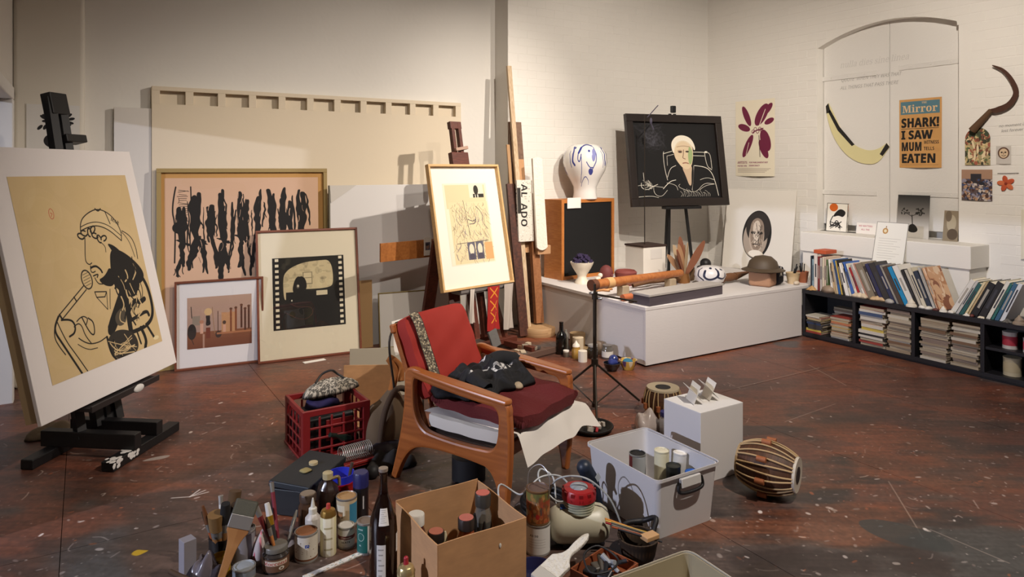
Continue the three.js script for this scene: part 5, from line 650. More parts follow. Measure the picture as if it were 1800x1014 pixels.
  { const t = thing('rope_bag', 'brown cloth sack with rope draped behind the armchair', 'bag', [1.56, 0, -4.0], 0.4); add(t, 'sack', lump((a) => 0.2 * (1 + 0.12 * Math.sin(3 * a)), (x, z, q) => Math.sqrt(1 - q * q) * (0.3 + 0.04 * Math.sin(x * 20 + z * 13)), 18, 50).scale(0.85, 1, 0.7), M(0x6b5842, 0.95)); add(t, 'rope', tube([[-0.16, 0.02, 0.1], [-0.1, 0.25, 0.1], [0.02, 0.33, 0.08], [0.1, 0.28, 0.12], [0.14, 0.05, 0.14]], 0.018, 40), M(0x4c3a2a, 0.9)); add(t, 'orange_twist', tube([[0.02, 0.3, 0.02], [0.05, 0.42, 0.02], [0.02, 0.5, 0.0], [0.08, 0.44, 0.03], [0.06, 0.36, 0.06]], 0.022, 40), M(0xa86830, 0.9)); }
}
// ---------------------------------------------------------------- crate and things around it
{
  const t = thing('milk_crate', 'red plastic milk crate full of odds and ends', 'crate', [1.235, 0, -4.13], 0.02), rd = M(0x7c191b, 0.42), w = 0.4, d = 0.37, h = 0.285;
  add(t, 'rim', [rbox(w, 0.035, 0.018, 0.004, 0, h - 0.0175, d / 2 - 0.009), rbox(w, 0.035, 0.018, 0.004, 0, h - 0.0175, -d / 2 + 0.009), rbox(0.018, 0.035, d - 0.03, 0.004, -w / 2 + 0.009, h - 0.0175, 0), rbox(0.018, 0.035, d - 0.03, 0.004, w / 2 - 0.009, h - 0.0175, 0), rbox(w + 0.012, 0.008, d + 0.012, 0.003, 0, h - 0.037, 0)].slice(0, 4), rd);
  for (const [x, z] of [[-1, -1], [1, -1], [1, 1], [-1, 1]]) add(t, 'corner_post', rbox(0.045, h - 0.03, 0.045, 0.006, x * (w / 2 - 0.0225), h / 2 - 0.012, z * (d / 2 - 0.0225)), rd);
  for (const y of [0.06, 0.12, 0.18]) { for (const s of [-1, 1]) { add(t, 'side_bar', rbox(w - 0.08, 0.012, 0.012, 0.003, 0, y, s * (d / 2 - 0.008)), rd); add(t, 'side_bar', rbox(0.012, 0.012, d - 0.08, 0.003, s * (w / 2 - 0.008), y, 0), rd); } }
  for (const k of [-0.1, -0.03, 0.04, 0.11]) for (const s of [-1, 1]) { add(t, 'upright_bar', rbox(0.012, h - 0.06, 0.01, 0.003, k, h / 2 - 0.012, s * (d / 2 - 0.008)), rd); add(t, 'upright_bar', rbox(0.01, h - 0.06, 0.012, 0.003, s * (w / 2 - 0.008), h / 2 - 0.012, k), rd); }
  add(t, 'inner_panel', rbox(0.16, 0.12, 0.008, 0.003, 0.02, 0.15, d / 2 - 0.02), rd); add(t, 'base', rbox(w + 0.01, 0.015, d + 0.01, 0.004, 0, 0.0075, 0), rd);
  const at = (x, y, z) => [1.235 + x, y, -4.13 + z];
  solo('black_case', 'black plastic case lying in the milk crate', 'case', rbox(0.3, 0.2, 0.26, 0.02, 0, 0.1, 0), M(0x141517, 0.45), at(-0.03, 0.02, 0.0), 0.1);
  solo('purple_cloth', 'purple blue cloth bundle in the milk crate', 'cloth', lump((a) => 0.1 + 0.015 * Math.sin(3 * a), (x, z, q) => 0.07 * Math.sqrt(1 - q * q) + 0.008 * Math.sin(x * 60), 12, 36), M(0x241c48, 0.9), at(-0.01, 0.22, -0.09));
  solo('glass_bottle', 'green glass bottle lying inside the milk crate', 'bottle', lathe([[0, 0], [0.03, 0], [0.032, 0.01], [0.032, 0.11], [0.013, 0.15], [0.013, 0.2], [0, 0.2]]).rotateZ(1.2), gloss(0x1d2a24, 0.15), at(0.13, 0.06, 0.12), 0.4);
  solo('grey_fur_hat', 'grey and white mottled fur lump on top of the milk crate', 'hat', lump((a) => 0.17 * (1 + 0.12 * Math.cos(2 * a) + 0.05 * Math.sin(5 * a)), (x, z, q) => Math.sqrt(1 - q * q) * 0.075 + 0.012 * vn(x * 130 + 50, z * 130 + 50) * (1 - q), 22, 60).scale(1.0, 1, 0.55), M(0xffffff, 0.95, { map: noiseTex(128, (u, v) => { const k = vn(u * 40, v * 40) * 0.6 + vn(u * 90, v * 90) * 0.4 > 0.52 ? 178 : 78; return [k, k * 0.95, k * 0.86]; }, true) }), at(0.05, 0.285, -0.1), 0.25);
  solo('leather_strap', 'curled black strap on the fur lump', 'strap', tube([[-0.08, 0.06, 0.03], [-0.03, 0.1, 0.0], [0.02, 0.12, 0.02], [0.06, 0.09, 0.0], [0.1, 0.06, 0.02]], 0.007, 30), M(0x1a1612, 0.6), at(0.03, 0.3, -0.1));
  // cardboard sheets behind the crate
  const cb = thing('cardboard_carton', 'flattened brown cardboard carton behind the milk crate', 'carton', [1.66, 0, -4.6], -0.5); add(cb, 'flap', rbox(0.34, 0.3, 0.006, 0.002, 0, 0.15, 0, -0.15), card); add(cb, 'flap', rbox(0.3, 0.006, 0.3, 0.002, 0, 0.004, 0.2), card);
  solo('grey_card_sheet', 'pale grey card sheet leaning behind the brown carton', 'card', rbox(0.4, 0.34, 0.005, 0.002, 0, 0.17, 0, -0.25), M(0x9c9484, 0.85), [1.82, 0, -4.85], -0.4);
  // wire rack with a red base
  const rk = thing('wire_rack', 'red based rack with a coil of white wire', 'rack', [1.285, 0, -3.76], 0.12); add(rk, 'base', [rbox(0.2, 0.02, 0.14, 0.006, 0, 0.03, 0), rbox(0.21, 0.018, 0.018, 0.006, 0, 0.045, 0.07)], M(0x8f2422, 0.45)); add(rk, 'feet', [box(0.02, 0.02, 0.12, -0.08, 0.01, 0), box(0.02, 0.02, 0.12, 0.08, 0.01, 0)], rd); const cp = []; for (let i = 0; i <= 320; i++) { const a = i / 320 * Math.PI * 2 * 16; cp.push([-0.09 + 0.18 * i / 320, 0.082 + 0.04 * Math.sin(a), 0.045 * Math.cos(a)]); } add(rk, 'wire_coil', tube(cp, 0.0028, 640, false, 6), M(0xb5b0a4, 0.4, { metalness: 0.6 }));
  solo('black_ball', 'black rubber ball beside the wire rack', 'ball', sph(0.037, 0, 0.037, 0), M(0x1c1b1d, 0.6), [1.31, 0, -3.56]);
  solo('dark_shoe', 'dark purple shoe under the armchair side', 'shoe', [lump((a) => 0.1 * (1 + 0.4 * Math.cos(2 * a)), (x, z, q) => Math.sqrt(1 - q * q) * (0.06 + 0.25 * Math.max(0, -x)), 12, 36)], M(0x2a2530, 0.6), [1.5, 0, -3.85], 0.5); solo('dark_rag', 'dark grey rag heap between rack and armchair leg', 'rag', lump((a) => 0.13 * (1 + 0.2 * Math.sin(3 * a)), (x, z, q) => Math.sqrt(1 - q * q) * (0.06 + 0.02 * Math.sin(x * 50 + z * 30)), 14, 40), M(0x2b2826, 0.95), [1.45, 0, -3.68]);
  solo('black_drum_pad', 'round black practice pad under the armchair', 'pad', cyl(0.09, 0.09, 0.12, 0, 0.06, 0, 0, 0, 0, 26), M(0x151416, 0.6), [1.75, 0, -3.3]);
  // black toolbox with lid
  const tb = thing('tool_box', 'dark slate blue metal tool box with a closed lid', 'tool box', [0.955, 0, -3.5], -0.8); const slate = M(0x20262c, 0.5); add(tb, 'body', rbox(0.36, 0.125, 0.2, 0.006, 0, 0.0625, 0), M(0x14181c, 0.5)); add(tb, 'lid', rbox(0.375, 0.03, 0.215, 0.006, 0, 0.143, 0, 0.06), slate); add(tb, 'latch', box(0.03, 0.03, 0.006, -0.08, 0.12, 0.105), steel); tb.rotation.y = 0.78;
  solo('yellow_rag_pad', 'small dried yellow paint cake on the tool box lid', 'paint cake', lump((a) => 0.03 * (1 + 0.1 * Math.sin(4 * a)), (x, z, q) => 0.012 * Math.sqrt(1 - q * q), 6, 20), M(0x9a8c5c, 0.7), [0.93, 0.158, -3.47]); solo('cream_token', 'small cream round disc on the tool box', 'disc', cyl(0.022, 0.022, 0.012, 0, 0.006, 0), M(0xbfae86, 0.6), [0.985, 0.158, -3.53]);
}
// ---------------------------------------------------------------- stand, tray and jars by the plinth
{
  const t = thing('music_stand', 'dark metal tripod stand with a bent arm', 'stand', [2.99, 0, -3.79]); add(t, 'pole', rod([0, 0.02, 0], [0, 0.8, 0], 0.013), ironDark); add(t, 'upper_pole', rod([0, 0.55, 0], [0, 0.86, 0], 0.009), ironDark); add(t, 'hub', [cyl(0.024, 0.024, 0.05, 0, 0.32, 0), cyl(0.02, 0.02, 0.03, 0, 0.03, 0), cyl(0.02, 0.02, 0.05, 0, 0.78, 0)], ironDark);
  for (const a of [0.15, 2.2, 4.4]) { const x = Math.cos(a) * 0.36, z = Math.sin(a) * 0.36; add(t, 'leg', rod([0, 0.32, 0], [x, 0.012, z], 0.008), ironDark); add(t, 'brace', rod([0, 0.03, 0], [x * 0.55, 0.145, z * 0.55], 0.005), ironDark); }
  add(t, 'arm', rod([0, 0.79, 0], [0.52, 0.66, -0.16], 0.007), ironDark); add(t, 'wing_nut', [sph(0.018, 0.03, 0.76, 0.02, 1, 0.6, 1), sph(0.018, -0.03, 0.8, 0.0, 1, 0.6, 1)], steel);
  // ashtray of scraps
  const tr = thing('scrap_tray', 'round black tray of paint tubes and scraps beside the armchair', 'tray', [2.73, 0, -3.49]); add(tr, 'tray', lathe([[0, 0.004], [0.1, 0.0], [0.128, 0.035], [0.136, 0.036], [0.138, 0.03], [0.108, 0], [0, 0]]), M(0x161616, 0.5)); for (let i = 0; i < 18; i++) { const a = rr(0, 6.3), q = rr(0, 0.08); add(tr, 'scrap', rbox(rr(0.02, 0.055), rr(0.012, 0.03), rr(0.012, 0.03), 0.004, Math.cos(a) * q, 0.025 + rr(0, 0.02), Math.sin(a) * q, rr(-0.4, 0.4), rnd() * 3, rr(-0.4, 0.4)), M([0xcfc8be, 0xa8a096, 0xd8d4cc, 0xa3242a, 0x8a7a68, 0xbdb4a8][i % 6], 0.6)); }
  const wine = [[0, 0], [0.045, 0], [0.05, 0.01], [0.05, 0.15], [0.045, 0.175], [0.02, 0.205], [0.017, 0.27], [0.019, 0.275], [0.019, 0.285], [0, 0.285]];
  solo('wine_bottle', 'black wine bottle on the floor beside the plinth', 'bottle', lathe(wine), gloss(0x0d0d0c, 0.12), [3.63, 0, -5.08]);
  const pot = (name, label, cat, x, z, pts, m, extra) => { const o = thing(name, label, cat, [x, 0, z]); add(o, 'vessel', lathe(pts), m); if (extra) extra(o); return o; };
  const J = (r, h) => [[0, 0], [r * 0.95, 0], [r, 0.005], [r, h * 0.72], [r * 0.85, h * 0.8], [r * 0.85, h], [0, h]];
  pot('small_jar', 'tiny jar with a white lid beside the wine bottle', 'jar', 3.61, -4.98, J(0.028, 0.055), M(0x6b6258, 0.3), (o) => add(o, 'lid', cyl(0.026, 0.026, 0.012, 0, 0.05, 0), white));
  pot('gold_jar', 'gold jar with a white swirled top', 'jar', 3.66, -4.9, J(0.04, 0.1), M(0xa8823c, 0.35), (o) => add(o, 'lid', lathe([[0, 0.1], [0.034, 0.1], [0.03, 0.115], [0.015, 0.13], [0.004, 0.15], [0, 0.15]], 20), M(0xe0d8c8, 0.5)));
  pot('white_candle', 'plain white cylinder candle on the floor', 'candle', 3.64, -4.78, [[0, 0], [0.038, 0], [0.038, 0.092], [0.03, 0.096], [0, 0.09]], M(0xd6ccba, 0.6));
  pot('dark_jar', 'dark brown glass jar with a grey lid behind the stand', 'jar', 3.78, -4.82, J(0.047, 0.11), gloss(0x2a2620, 0.2), (o) => add(o, 'lid', cyl(0.042, 0.042, 0.016, 0, 0.11, 0), M(0x8a8680, 0.5)));
  pot('clear_jar', 'grey glass jar with a paper label near the bowls', 'jar', 3.88, -4.74, J(0.05, 0.12), gloss(0x5c564e, 0.15), (o) => add(o, 'paper_label', new THREE.CylinderGeometry(0.0505, 0.0505, 0.05, 24, 1, true).translate(0, 0.045, 0), M(0xcfc8bc, 0.8)));
  pot('cream_carton', 'cream carton with leaves printed on it by the plinth', 'carton', 3.8, -5.06, [[0, 0], [0.05, 0], [0.05, 0.13], [0, 0.135]], M(0xc9b89c, 0.7)); pot('tan_tin', 'tan round tin stacked against the plinth side', 'tin', 3.9, -5.2, [[0, 0], [0.07, 0], [0.07, 0.1], [0.073, 0.1], [0.073, 0.13], [0, 0.13]], M(0x9a805c, 0.5)); pot('grey_can', 'slim grey can behind the cream carton', 'can', 3.78, -5.22, [[0, 0], [0.025, 0], [0.025, 0.13], [0.012, 0.15], [0.012, 0.17], [0, 0.17]], M(0x7a766e, 0.4)); pot('pebble_jar', 'round speckled jar by the plinth side panel', 'jar', 3.92, -4.9, [[0, 0], [0.04, 0], [0.055, 0.05], [0.04, 0.1], [0.03, 0.11], [0, 0.11]], M(0x6d5c4c, 0.6)); pot('low_dish', 'low dish under the tan tin', 'dish', 3.87, -5.04, [[0, 0], [0.04, 0], [0.055, 0.03], [0.05, 0.03], [0, 0.01]], M(0x8a7352, 0.6));
  const bowl = (r, h) => [[0, 0], [r * 0.55, 0], [r * 0.6, 0.008], [r * 0.9, h * 0.6], [r, h], [r * 0.95, h], [r * 0.82, h * 0.6], [r * 0.5, 0.015], [0, 0.014]];
  pot('black_bowl', 'black bowl with a blue rag beside the plinth corner', 'bowl', 3.68, -4.44, bowl(0.07, 0.065), gloss(0x111114, 0.2), (o) => add(o, 'blue_rag', lump((a) => 0.045 + 0.01 * Math.sin(3 * a), (x, z, q) => 0.04 * Math.sqrt(1 - q * q), 8, 24).translate(0.02, 0.045, -0.02), M(0x1d2c74, 0.8))); pot('yellow_bowl', 'yellow striped bowl with a teal sponge by the plinth corner', 'bowl', 3.82, -4.4, bowl(0.075, 0.078), M(0xffffff, 0.4, { map: tex(128, 32, (g) => { fillR(g, '#c9a24a', 0, 0, 128, 32); for (let i = 0; i < 8; i++) oval(g, i % 2 ? '#e0d4b0' : '#5a3a5c', i * 16 + 8, 16, 5, 6); }) }), (o) => add(o, 'teal_sponge', lump((a) => 0.045, (x, z, q) => 0.035 * Math.sqrt(1 - q * q), 8, 24).translate(-0.005, 0.055, 0), M(0x2a6a84, 0.8)));
  solo('blue_glass_lump', 'dark blue lump behind the black bowl', 'lump', sph(0.04, 0, 0.036, 0, 1, 0.9, 1), gloss(0x20306c, 0.3), [3.83, 0, -4.6]);
  solo('crumpled_rag', 'crumpled beige rag on the floor behind the black easel foot', 'rag', lump((a) => 0.13 * (1 + 0.2 * Math.sin(3 * a) + 0.1 * Math.sin(5 * a)), (x, z, q) => Math.sqrt(1 - q * q) * (0.06 + 0.02 * Math.sin(x * 45 + z * 30)), 14, 44), M(0x9a8a74, 0.95), [-0.16, 0, -5.2]);
  solo('white_tag', 'small white card lying on the floor below the filmstrip photograph', 'card', rbox(0.19, 0.004, 0.055, 0.001, 0, 0.002, 0), paperWhite, [1.68, 0, -5.99], 0.1);
}
// ---------------------------------------------------------------- foreground: tins, jars, brushes, boxes
const textLabel = (w, h, bg, fn) => tex(w, h, (g) => { fillR(g, bg, 0, 0, w, h); fn(g); });
function can(name, label, x, y, z, r, h, o = {}) {
  const t = thing(name, label, o.cat ?? 'tin', [x, y, z], o.turn ?? 0); const b = M(o.body ?? 0xb5b2ac, 0.35, { metalness: o.metal ?? 0.6 });
  add(t, 'body', lathe([[0, 0], [r * 0.97, 0], [r, 0.003], [r, 0.007], [r * 0.97, 0.009], [r * 0.97, h - 0.009], [r, h - 0.007], [r, h - 0.001], [r * 0.95, h], [r * 0.9, h - 0.006], [0, h - 0.006]]), b);
  if (o.map || o.paper) add(t, 'paper_label', new THREE.CylinderGeometry(r * 0.985, r * 0.985, h - 0.02, 32, 1, true).translate(0, h / 2, 0), o.map ? M(0xffffff, 0.6, { map: o.map }) : M(o.paper, 0.6));
  if (o.lid) add(t, 'lid', lathe([[0, h - 0.004], [r * 0.88, h - 0.004], [r * 0.9, h - 0.001], [r * 0.8, h + 0.001], [r * 0.76, h - 0.003], [0, h - 0.003]]), M(o.lid, 0.55));
  return t;
}
function jar(name, label, x, y, z, r, h, o = {}) {
  const t = thing(name, label, o.cat ?? 'jar', [x, y, z], o.turn ?? 0);
  add(t, 'glass_body', lathe([[0, 0], [r * 0.9, 0], [r, 0.008], [r, h * 0.68], [r * 0.8, h * 0.78], [r * 0.8, h * 0.84], [0, h * 0.84]]), o.mat ?? gloss(o.body ?? 0x4a4440, 0.15));
  add(t, 'lid', lathe([[0, h * 0.82], [r * 0.9, h * 0.82], [r * 0.9, h - 0.003], [r * 0.86, h], [0, h]]), M(o.lid ?? 0x262422, 0.4)); if (o.top) add(t, 'lid_disc', cyl(r * 0.78, r * 0.78, 0.002, 0, h + 0.001, 0), M(o.top, 0.6));
  if (o.map || o.paper) add(t, 'paper_label', new THREE.CylinderGeometry(r * 1.006, r * 1.006, h * 0.5, 30, 1, true).translate(0, h * 0.36, 0), o.map ? M(0xffffff, 0.6, { map: o.map }) : M(o.paper, 0.6));
  return t;
}
const FACE = -0.35;   // turn that brings the middle of a wrapped label towards the room's front
{
  // tall brown bottle
  const b = thing('sake_bottle', 'tall dark brown bottle with white paper labels beside the carton', 'bottle', [1.0, 0, -2.6], 0); const R = 0.054;
  add(b, 'glass', lathe([[0, 0], [R * 0.9, 0], [R, 0.01], [R, 0.24], [R * 0.94, 0.28], [R * 0.62, 0.335], [R * 0.38, 0.37], [R * 0.31, 0.4], [R * 0.29, 0.45], [R * 0.32, 0.455], [R * 0.32, 0.463], [0, 0.463]], 40, 1), gloss(0x190a06, 0.08)); add(b, 'cap', cyl(R * 0.34, R * 0.34, 0.012, 0, 0.47, 0), M(0xa79a8c, 0.4, { metalness: 0.5 }));
  const wl = M(0xffffff, 0.8, { side: 2, map: textLabel(64, 128, '#dedad4', (g) => { for (let i = 0; i < 7; i++) { g.globalAlpha = 0.5; fillR(g, '#6a6662', 10 + (i % 2) * 4, 12 + i * 15, 40 - (i % 3) * 8, 4); } g.globalAlpha = 1; }) });
  const lab = (h, y, a0, a1, r = R * 1.01) => new THREE.CylinderGeometry(r, r, h, 12, 1, true, a0, a1 - a0).translate(0, y, 0);
  add(b, 'paper_label', lab(0.17, 0.115, -0.85, -0.2), wl); add(b, 'paper_label', lab(0.07, 0.19, 0.75, 1.5), wl); const nl = new THREE.CylinderGeometry(R * 0.68, R * 1.0, 0.06, 10, 1, true, -0.7, 0.75).translate(0, 0.303, 0); add(b, 'neck_label', nl, wl);
}
{
  const stain = (g, w, h, n = 60) => { for (let i = 0; i < n; i++) oval(g, ['#b9a78c', '#8a6a4c', '#efe8da', '#7a5a40'][i % 4], rr(0, w), rr(0, h), rr(1, 6), rr(1, 5)); };
  can('paint_can', 'stained white paint can with a brown dried top', 0.801, 0, -2.978, 0.048, 0.118, { cat: 'paint can', lid: 0x8c5a38, map: textLabel(512, 200, '#d6cdbc', (g) => { stain(g, 512, 200, 120); for (const x of [120, 376]) { g.fillStyle = '#2c4a9a'; g.fillRect(x, 62, 30, 26); fillR(g, '#d6cdbc', x + 8, 70, 4, 12); fillR(g, '#d6cdbc', x + 18, 66, 4, 10); line(g, '#8a7a66', 2, x + 14, 100, x + 14, 150); } fillR(g, '#7a4a2c', 0, 186, 512, 14); }), turn: -1.85 });
  const sp = thing('spray_can', 'pale yellow spray can with a gold shoulder and red nozzle', 'spray can', [0.891, 0, -2.964], -3.44); add(sp, 'body', lathe([[0, 0], [0.032, 0], [0.034, 0.006], [0.034, 0.165], [0.033, 0.168]]), M(0xffffff, 0.4, { map: textLabel(256, 256, '#ddd3a4', (g) => { fillR(g, '#8a5a34', 0, 236, 256, 20); g.fillStyle = '#ece4c8'; g.fillRect(100, 30, 60, 190); g.fillStyle = '#7a4a2c'; g.font = 'bold 20px sans-serif'; g.fillText('24', 110, 252); for (let i = 0; i < 9; i++) fillR(g, '#b5a880', 106, 44 + i * 18, 44, 3); }) })); add(sp, 'shoulder', lathe([[0.034, 0.165], [0.034, 0.172], [0.028, 0.188], [0.014, 0.194], [0, 0.194]]), brass); add(sp, 'nozzle', cyl(0.008, 0.01, 0.02, 0, 0.204, 0), M(0xb8443c, 0.5));
  can('enamel_tin', 'small white tin with a red and black name band', 0.978, 0, -2.986, 0.037, 0.092, { lid: 0xd8d4cc, map: textLabel(384, 160, '#dedad2', (g) => { fillR(g, '#6a2024', 0, 56, 384, 34); g.font = 'bold 24px serif'; for (const x of [20, 150, 280]) { g.fillStyle = '#e8ddd0'; g.fillText('Classic', x, 82); g.fillStyle = '#26221f'; g.font = 'bold 24px sans-serif'; g.fillText('SLATE', x + 6, 122); g.font = 'bold 24px serif'; } }), turn: -3.5 });
  can('green_tin', 'teal green paint tin with a white oval emblem', 1.035, 0, -2.897, 0.038, 0.135, { lid: 0x7a6a5c, map: textLabel(384, 240, '#16605a', (g) => { fillR(g, '#d2cfc8', 250, 0, 60, 240); for (const x of [70, 200]) { g.strokeStyle = '#cfe0d6'; g.lineWidth = 3; g.beginPath(); g.ellipse(x, 100, 24, 34, 0, 0, 7); g.stroke(); g.fillStyle = '#dfe8e2'; g.font = 'bold 16px sans-serif'; g.fillText('PURE', x - 22, 40); g.fillText('5L', x - 12, 180); } }), turn: -4.25 });
  can('beige_tin', 'beige paint tin with a blue panel and dried tan top', 1.037, 0, -3.164, 0.048, 0.135, { lid: 0xb08a5c, map: textLabel(384, 240, '#c9b490', (g) => { fillR(g, '#3a86a8', 150, 30, 70, 200); fillR(g, '#e0d4b8', 30, 40, 90, 100); g.fillStyle = '#8a6a44'; g.fillRect(40, 100, 70, 60); for (let i = 0; i < 5; i++) oval(g, '#b07a4a', 50 + i * 12, 130, 8, 12); }), turn: -2.48 });
  const bc = thing('blue_cap_spray', 'dark spray can with a large navy blue cap', 'spray can', [1.118, 0, -3.2]); add(bc, 'body', lathe([[0, 0], [0.034, 0], [0.036, 0.006], [0.036, 0.15], [0, 0.155]]), M(0x15151c, 0.35)); add(bc, 'cap', lathe([[0, 0.145], [0.037, 0.145], [0.037, 0.205], [0.033, 0.212], [0, 0.212]]), M(0x25265c, 0.4)); add(bc, 'lettering', box(0.006, 0.06, 0.001, 0, 0.08, 0.0362), M(0xcfcfd6, 0.6));
  const bk = thing('red_bucket', 'small red tub with a bright blue lining', 'tub', [1.076, 0, -3.37]); add(bk, 'tub', lathe([[0, 0], [0.055, 0], [0.066, 0.11], [0.07, 0.112], [0.07, 0.118], [0.064, 0.118], [0.053, 0.006], [0, 0.006]]), M(0x9c1616, 0.35)); add(bk, 'blue_lining', lathe([[0.062, 0.09], [0.066, 0.155], [0.062, 0.155], [0.056, 0.09]]), M(0x2430b4, 0.4)); add(bk, 'stick', rod([0.02, 0.01, 0], [0.05, 0.2, 0.02], 0.008), M(0x4a3a30, 0.8)); add(bk, 'orange_paint', cyl(0.058, 0.058, 0.01, 0, 0.1, 0), M(0xb8541c, 0.6));
  const gr = thing('growler', 'round brown stoneware flagon with a cream cap', 'bottle', [0.975, 0, -3.25]); add(gr, 'body', lathe([[0, 0], [0.05, 0], [0.054, 0.01], [0.055, 0.12], [0.045, 0.16], [0.022, 0.182], [0.022, 0.2], [0, 0.2]], 30, 1), gloss(0x2b1a14, 0.3)); add(gr, 'cap', lathe([[0, 0.195], [0.024, 0.195], [0.024, 0.222], [0.02, 0.225], [0, 0.225]], 20), M(0xb8a880, 0.5)); add(gr, 'handle', tube([[0.02, 0.19, 0], [0.05, 0.19, 0.0], [0.056, 0.15, 0]], 0.008, 14), gloss(0x8a744c, 0.4));
  jar('brown_jar', 'tall brown jar with a dark worn lid', 0.868, 0, -3.2, 0.042, 0.17, { body: 0x4c3526, lid: 0x4a3a30, top: 0x8a7a68 });
  const gl = thing('glue_bottle', 'white squeeze bottle with a pointed nozzle', 'bottle', [0.86, 0, -3.09]); add(gl, 'body', lathe([[0, 0], [0.03, 0], [0.033, 0.008], [0.033, 0.11], [0.018, 0.128], [0, 0.13]]), M(0xc5beb6, 0.45)); add(gl, 'nozzle', lathe([[0.018, 0.126], [0.018, 0.15], [0.01, 0.156], [0.003, 0.195], [0, 0.195]], 16), M(0xdcd8cc, 0.45));
  const mj = jar('coffee_jar', 'squat glass coffee jar holding brushes', 0.673, 0, -2.967, 0.053, 0.1, { mat: gloss(0x3a3430, 0.12), lid: 0x6a665e, map: textLabel(512, 110, '#6b4a34', (g) => { for (const x of [40, 296]) { fillR(g, '#d8cbb8', x - 8, 14, 170, 40); g.fillStyle = '#a3241e'; g.font = 'bold 40px serif'; g.fillText('Moccona', x, 50, 160); oval(g, '#d9d2c4', x + 120, 80, 18, 16); oval(g, '#6b4a34', x + 120, 82, 8, 8); } }), turn: -1.75 });
  solo('painted_ruler', 'paint smeared white ruler stick lying on the floor', 'ruler', rbox(0.27, 0.006, 0.028, 0.001, 0, 0.003, 0), M(0xffffff, 0.7, { map: textLabel(256, 32, '#d9d4cc', (g) => { for (let i = 0; i < 60; i++) oval(g, ['#a8a098', '#7a9a94', '#efece6', '#b59a7a'][i % 4], rr(0, 256), rr(0, 32), rr(2, 8), rr(1, 4)); }) }), [0.885, 0, -2.86], 0.2);
  // brush group
  const brush = (name, label, a, b, o = {}) => { const t = thing(name, label, 'paintbrush'); const A = V(...a), Bv = V(...b), dir = Bv.clone().sub(A).normalize(), L = Bv.distanceTo(A), f = A.clone().addScaledVector(dir, L * (o.hl ?? 0.62)), e = A.clone().addScaledVector(dir, L * ((o.hl ?? 0.62) + 0.16)); const r = o.r ?? 0.008; add(t, 'handle', rod(a, f.toArray(), r * 0.6, r), M(o.hc ?? 0x9a6a3c, 0.5)); add(t, 'ferrule', rod(f.toArray(), e.toArray(), r, r * 1.15), M(o.fc ?? 0xa8a49c, 0.35, { metalness: 0.7 })); add(t, 'bristles', rod(e.toArray(), b, r * 1.2, r * (o.tip ?? 0.5)), M(o.bc ?? 0x4a3826, 0.95)); return t; };
  const J = [0.673, 0, -2.967];
  brush('red_brush', 'red handled brush standing in the coffee jar', [0.69, 0.02, -2.96], [0.6, 0.26, -3.02], { hc: 0x6a1a1c, hl: 0.8, r: 0.011 }); brush('wood_brush', 'orange wood handled brush in the coffee jar', [0.68, 0.02, -2.945], [0.64, 0.21, -2.99], { hc: 0xb8743c }); brush('white_tip_brush', 'black and yellow brush with a white tip in the coffee jar', [0.69, 0.02, -2.98], [0.655, 0.24, -3.05], { hc: 0x2a2a26, fc: 0xc79a2c, bc: 0xd0ccc4, r: 0.011, tip: 0.9 }); brush('maroon_pencil', 'maroon handled tool leaning behind the coffee jar', [0.71, 0.02, -3.06], [0.7, 0.26, -3.16], { hc: 0x7a2430, hl: 0.9, r: 0.009, bc: 0x7a2430 }); brush('grey_knife', 'grey palette knife leaning by the brown jar', [0.72, 0.02, -3.02], [0.8, 0.14, -3.13], { hc: 0x6e6a64, bc: 0x7c786f, fc: 0x6e6a64 });
  // big flat brush
  { const t = thing('wide_brush', 'big wide flat paintbrush with bristles up', 'paintbrush', [0.445, 0.0, -2.93]); t.lookAt(0, 0.3, 0); const q = new THREE.Group();
    const hs = new THREE.Shape(); hs.moveTo(-0.012, 0); hs.lineTo(0.012, 0); hs.bezierCurveTo(0.018, 0.1, 0.014, 0.16, 0.042, 0.2); hs.lineTo(0.042, 0.215); hs.lineTo(-0.042, 0.215); hs.lineTo(-0.042, 0.2); hs.bezierCurveTo(-0.014, 0.16, -0.018, 0.1, -0.012, 0); const rz = -0.36; const R = (g) => g.rotateZ(rz).rotateX(-0.12).translate(0, 0.012, 0); add(t, 'handle', R(extr(hs, 0.016, 0.003)), M(0xffffff, 0.55, { map: woodTex([150, 100, 56], [190, 140, 88], 3, 10) })); add(t, 'ferrule', R(rbox(0.088, 0.05, 0.022, 0.002, 0, 0.238, 0)), M(0xa9a6a2, 0.4, { metalness: 0.6 })); add(t, 'bristles', R(rbox(0.09, 0.06, 0.02, 0.008, 0, 0.29, 0)), M(0x7d7a68, 0.95, { bumpMap: grit, bumpScale: 0.006 })); }
  const pot = thing('brush_pot', 'dark pot crowded with brushes', 'pot', [0.5, 0, -3.16]); add(pot, 'pot', lathe([[0, 0], [0.055, 0], [0.058, 0.1], [0.054, 0.1], [0.05, 0.01], [0, 0.01]]), M(0x1e1a18, 0.5));
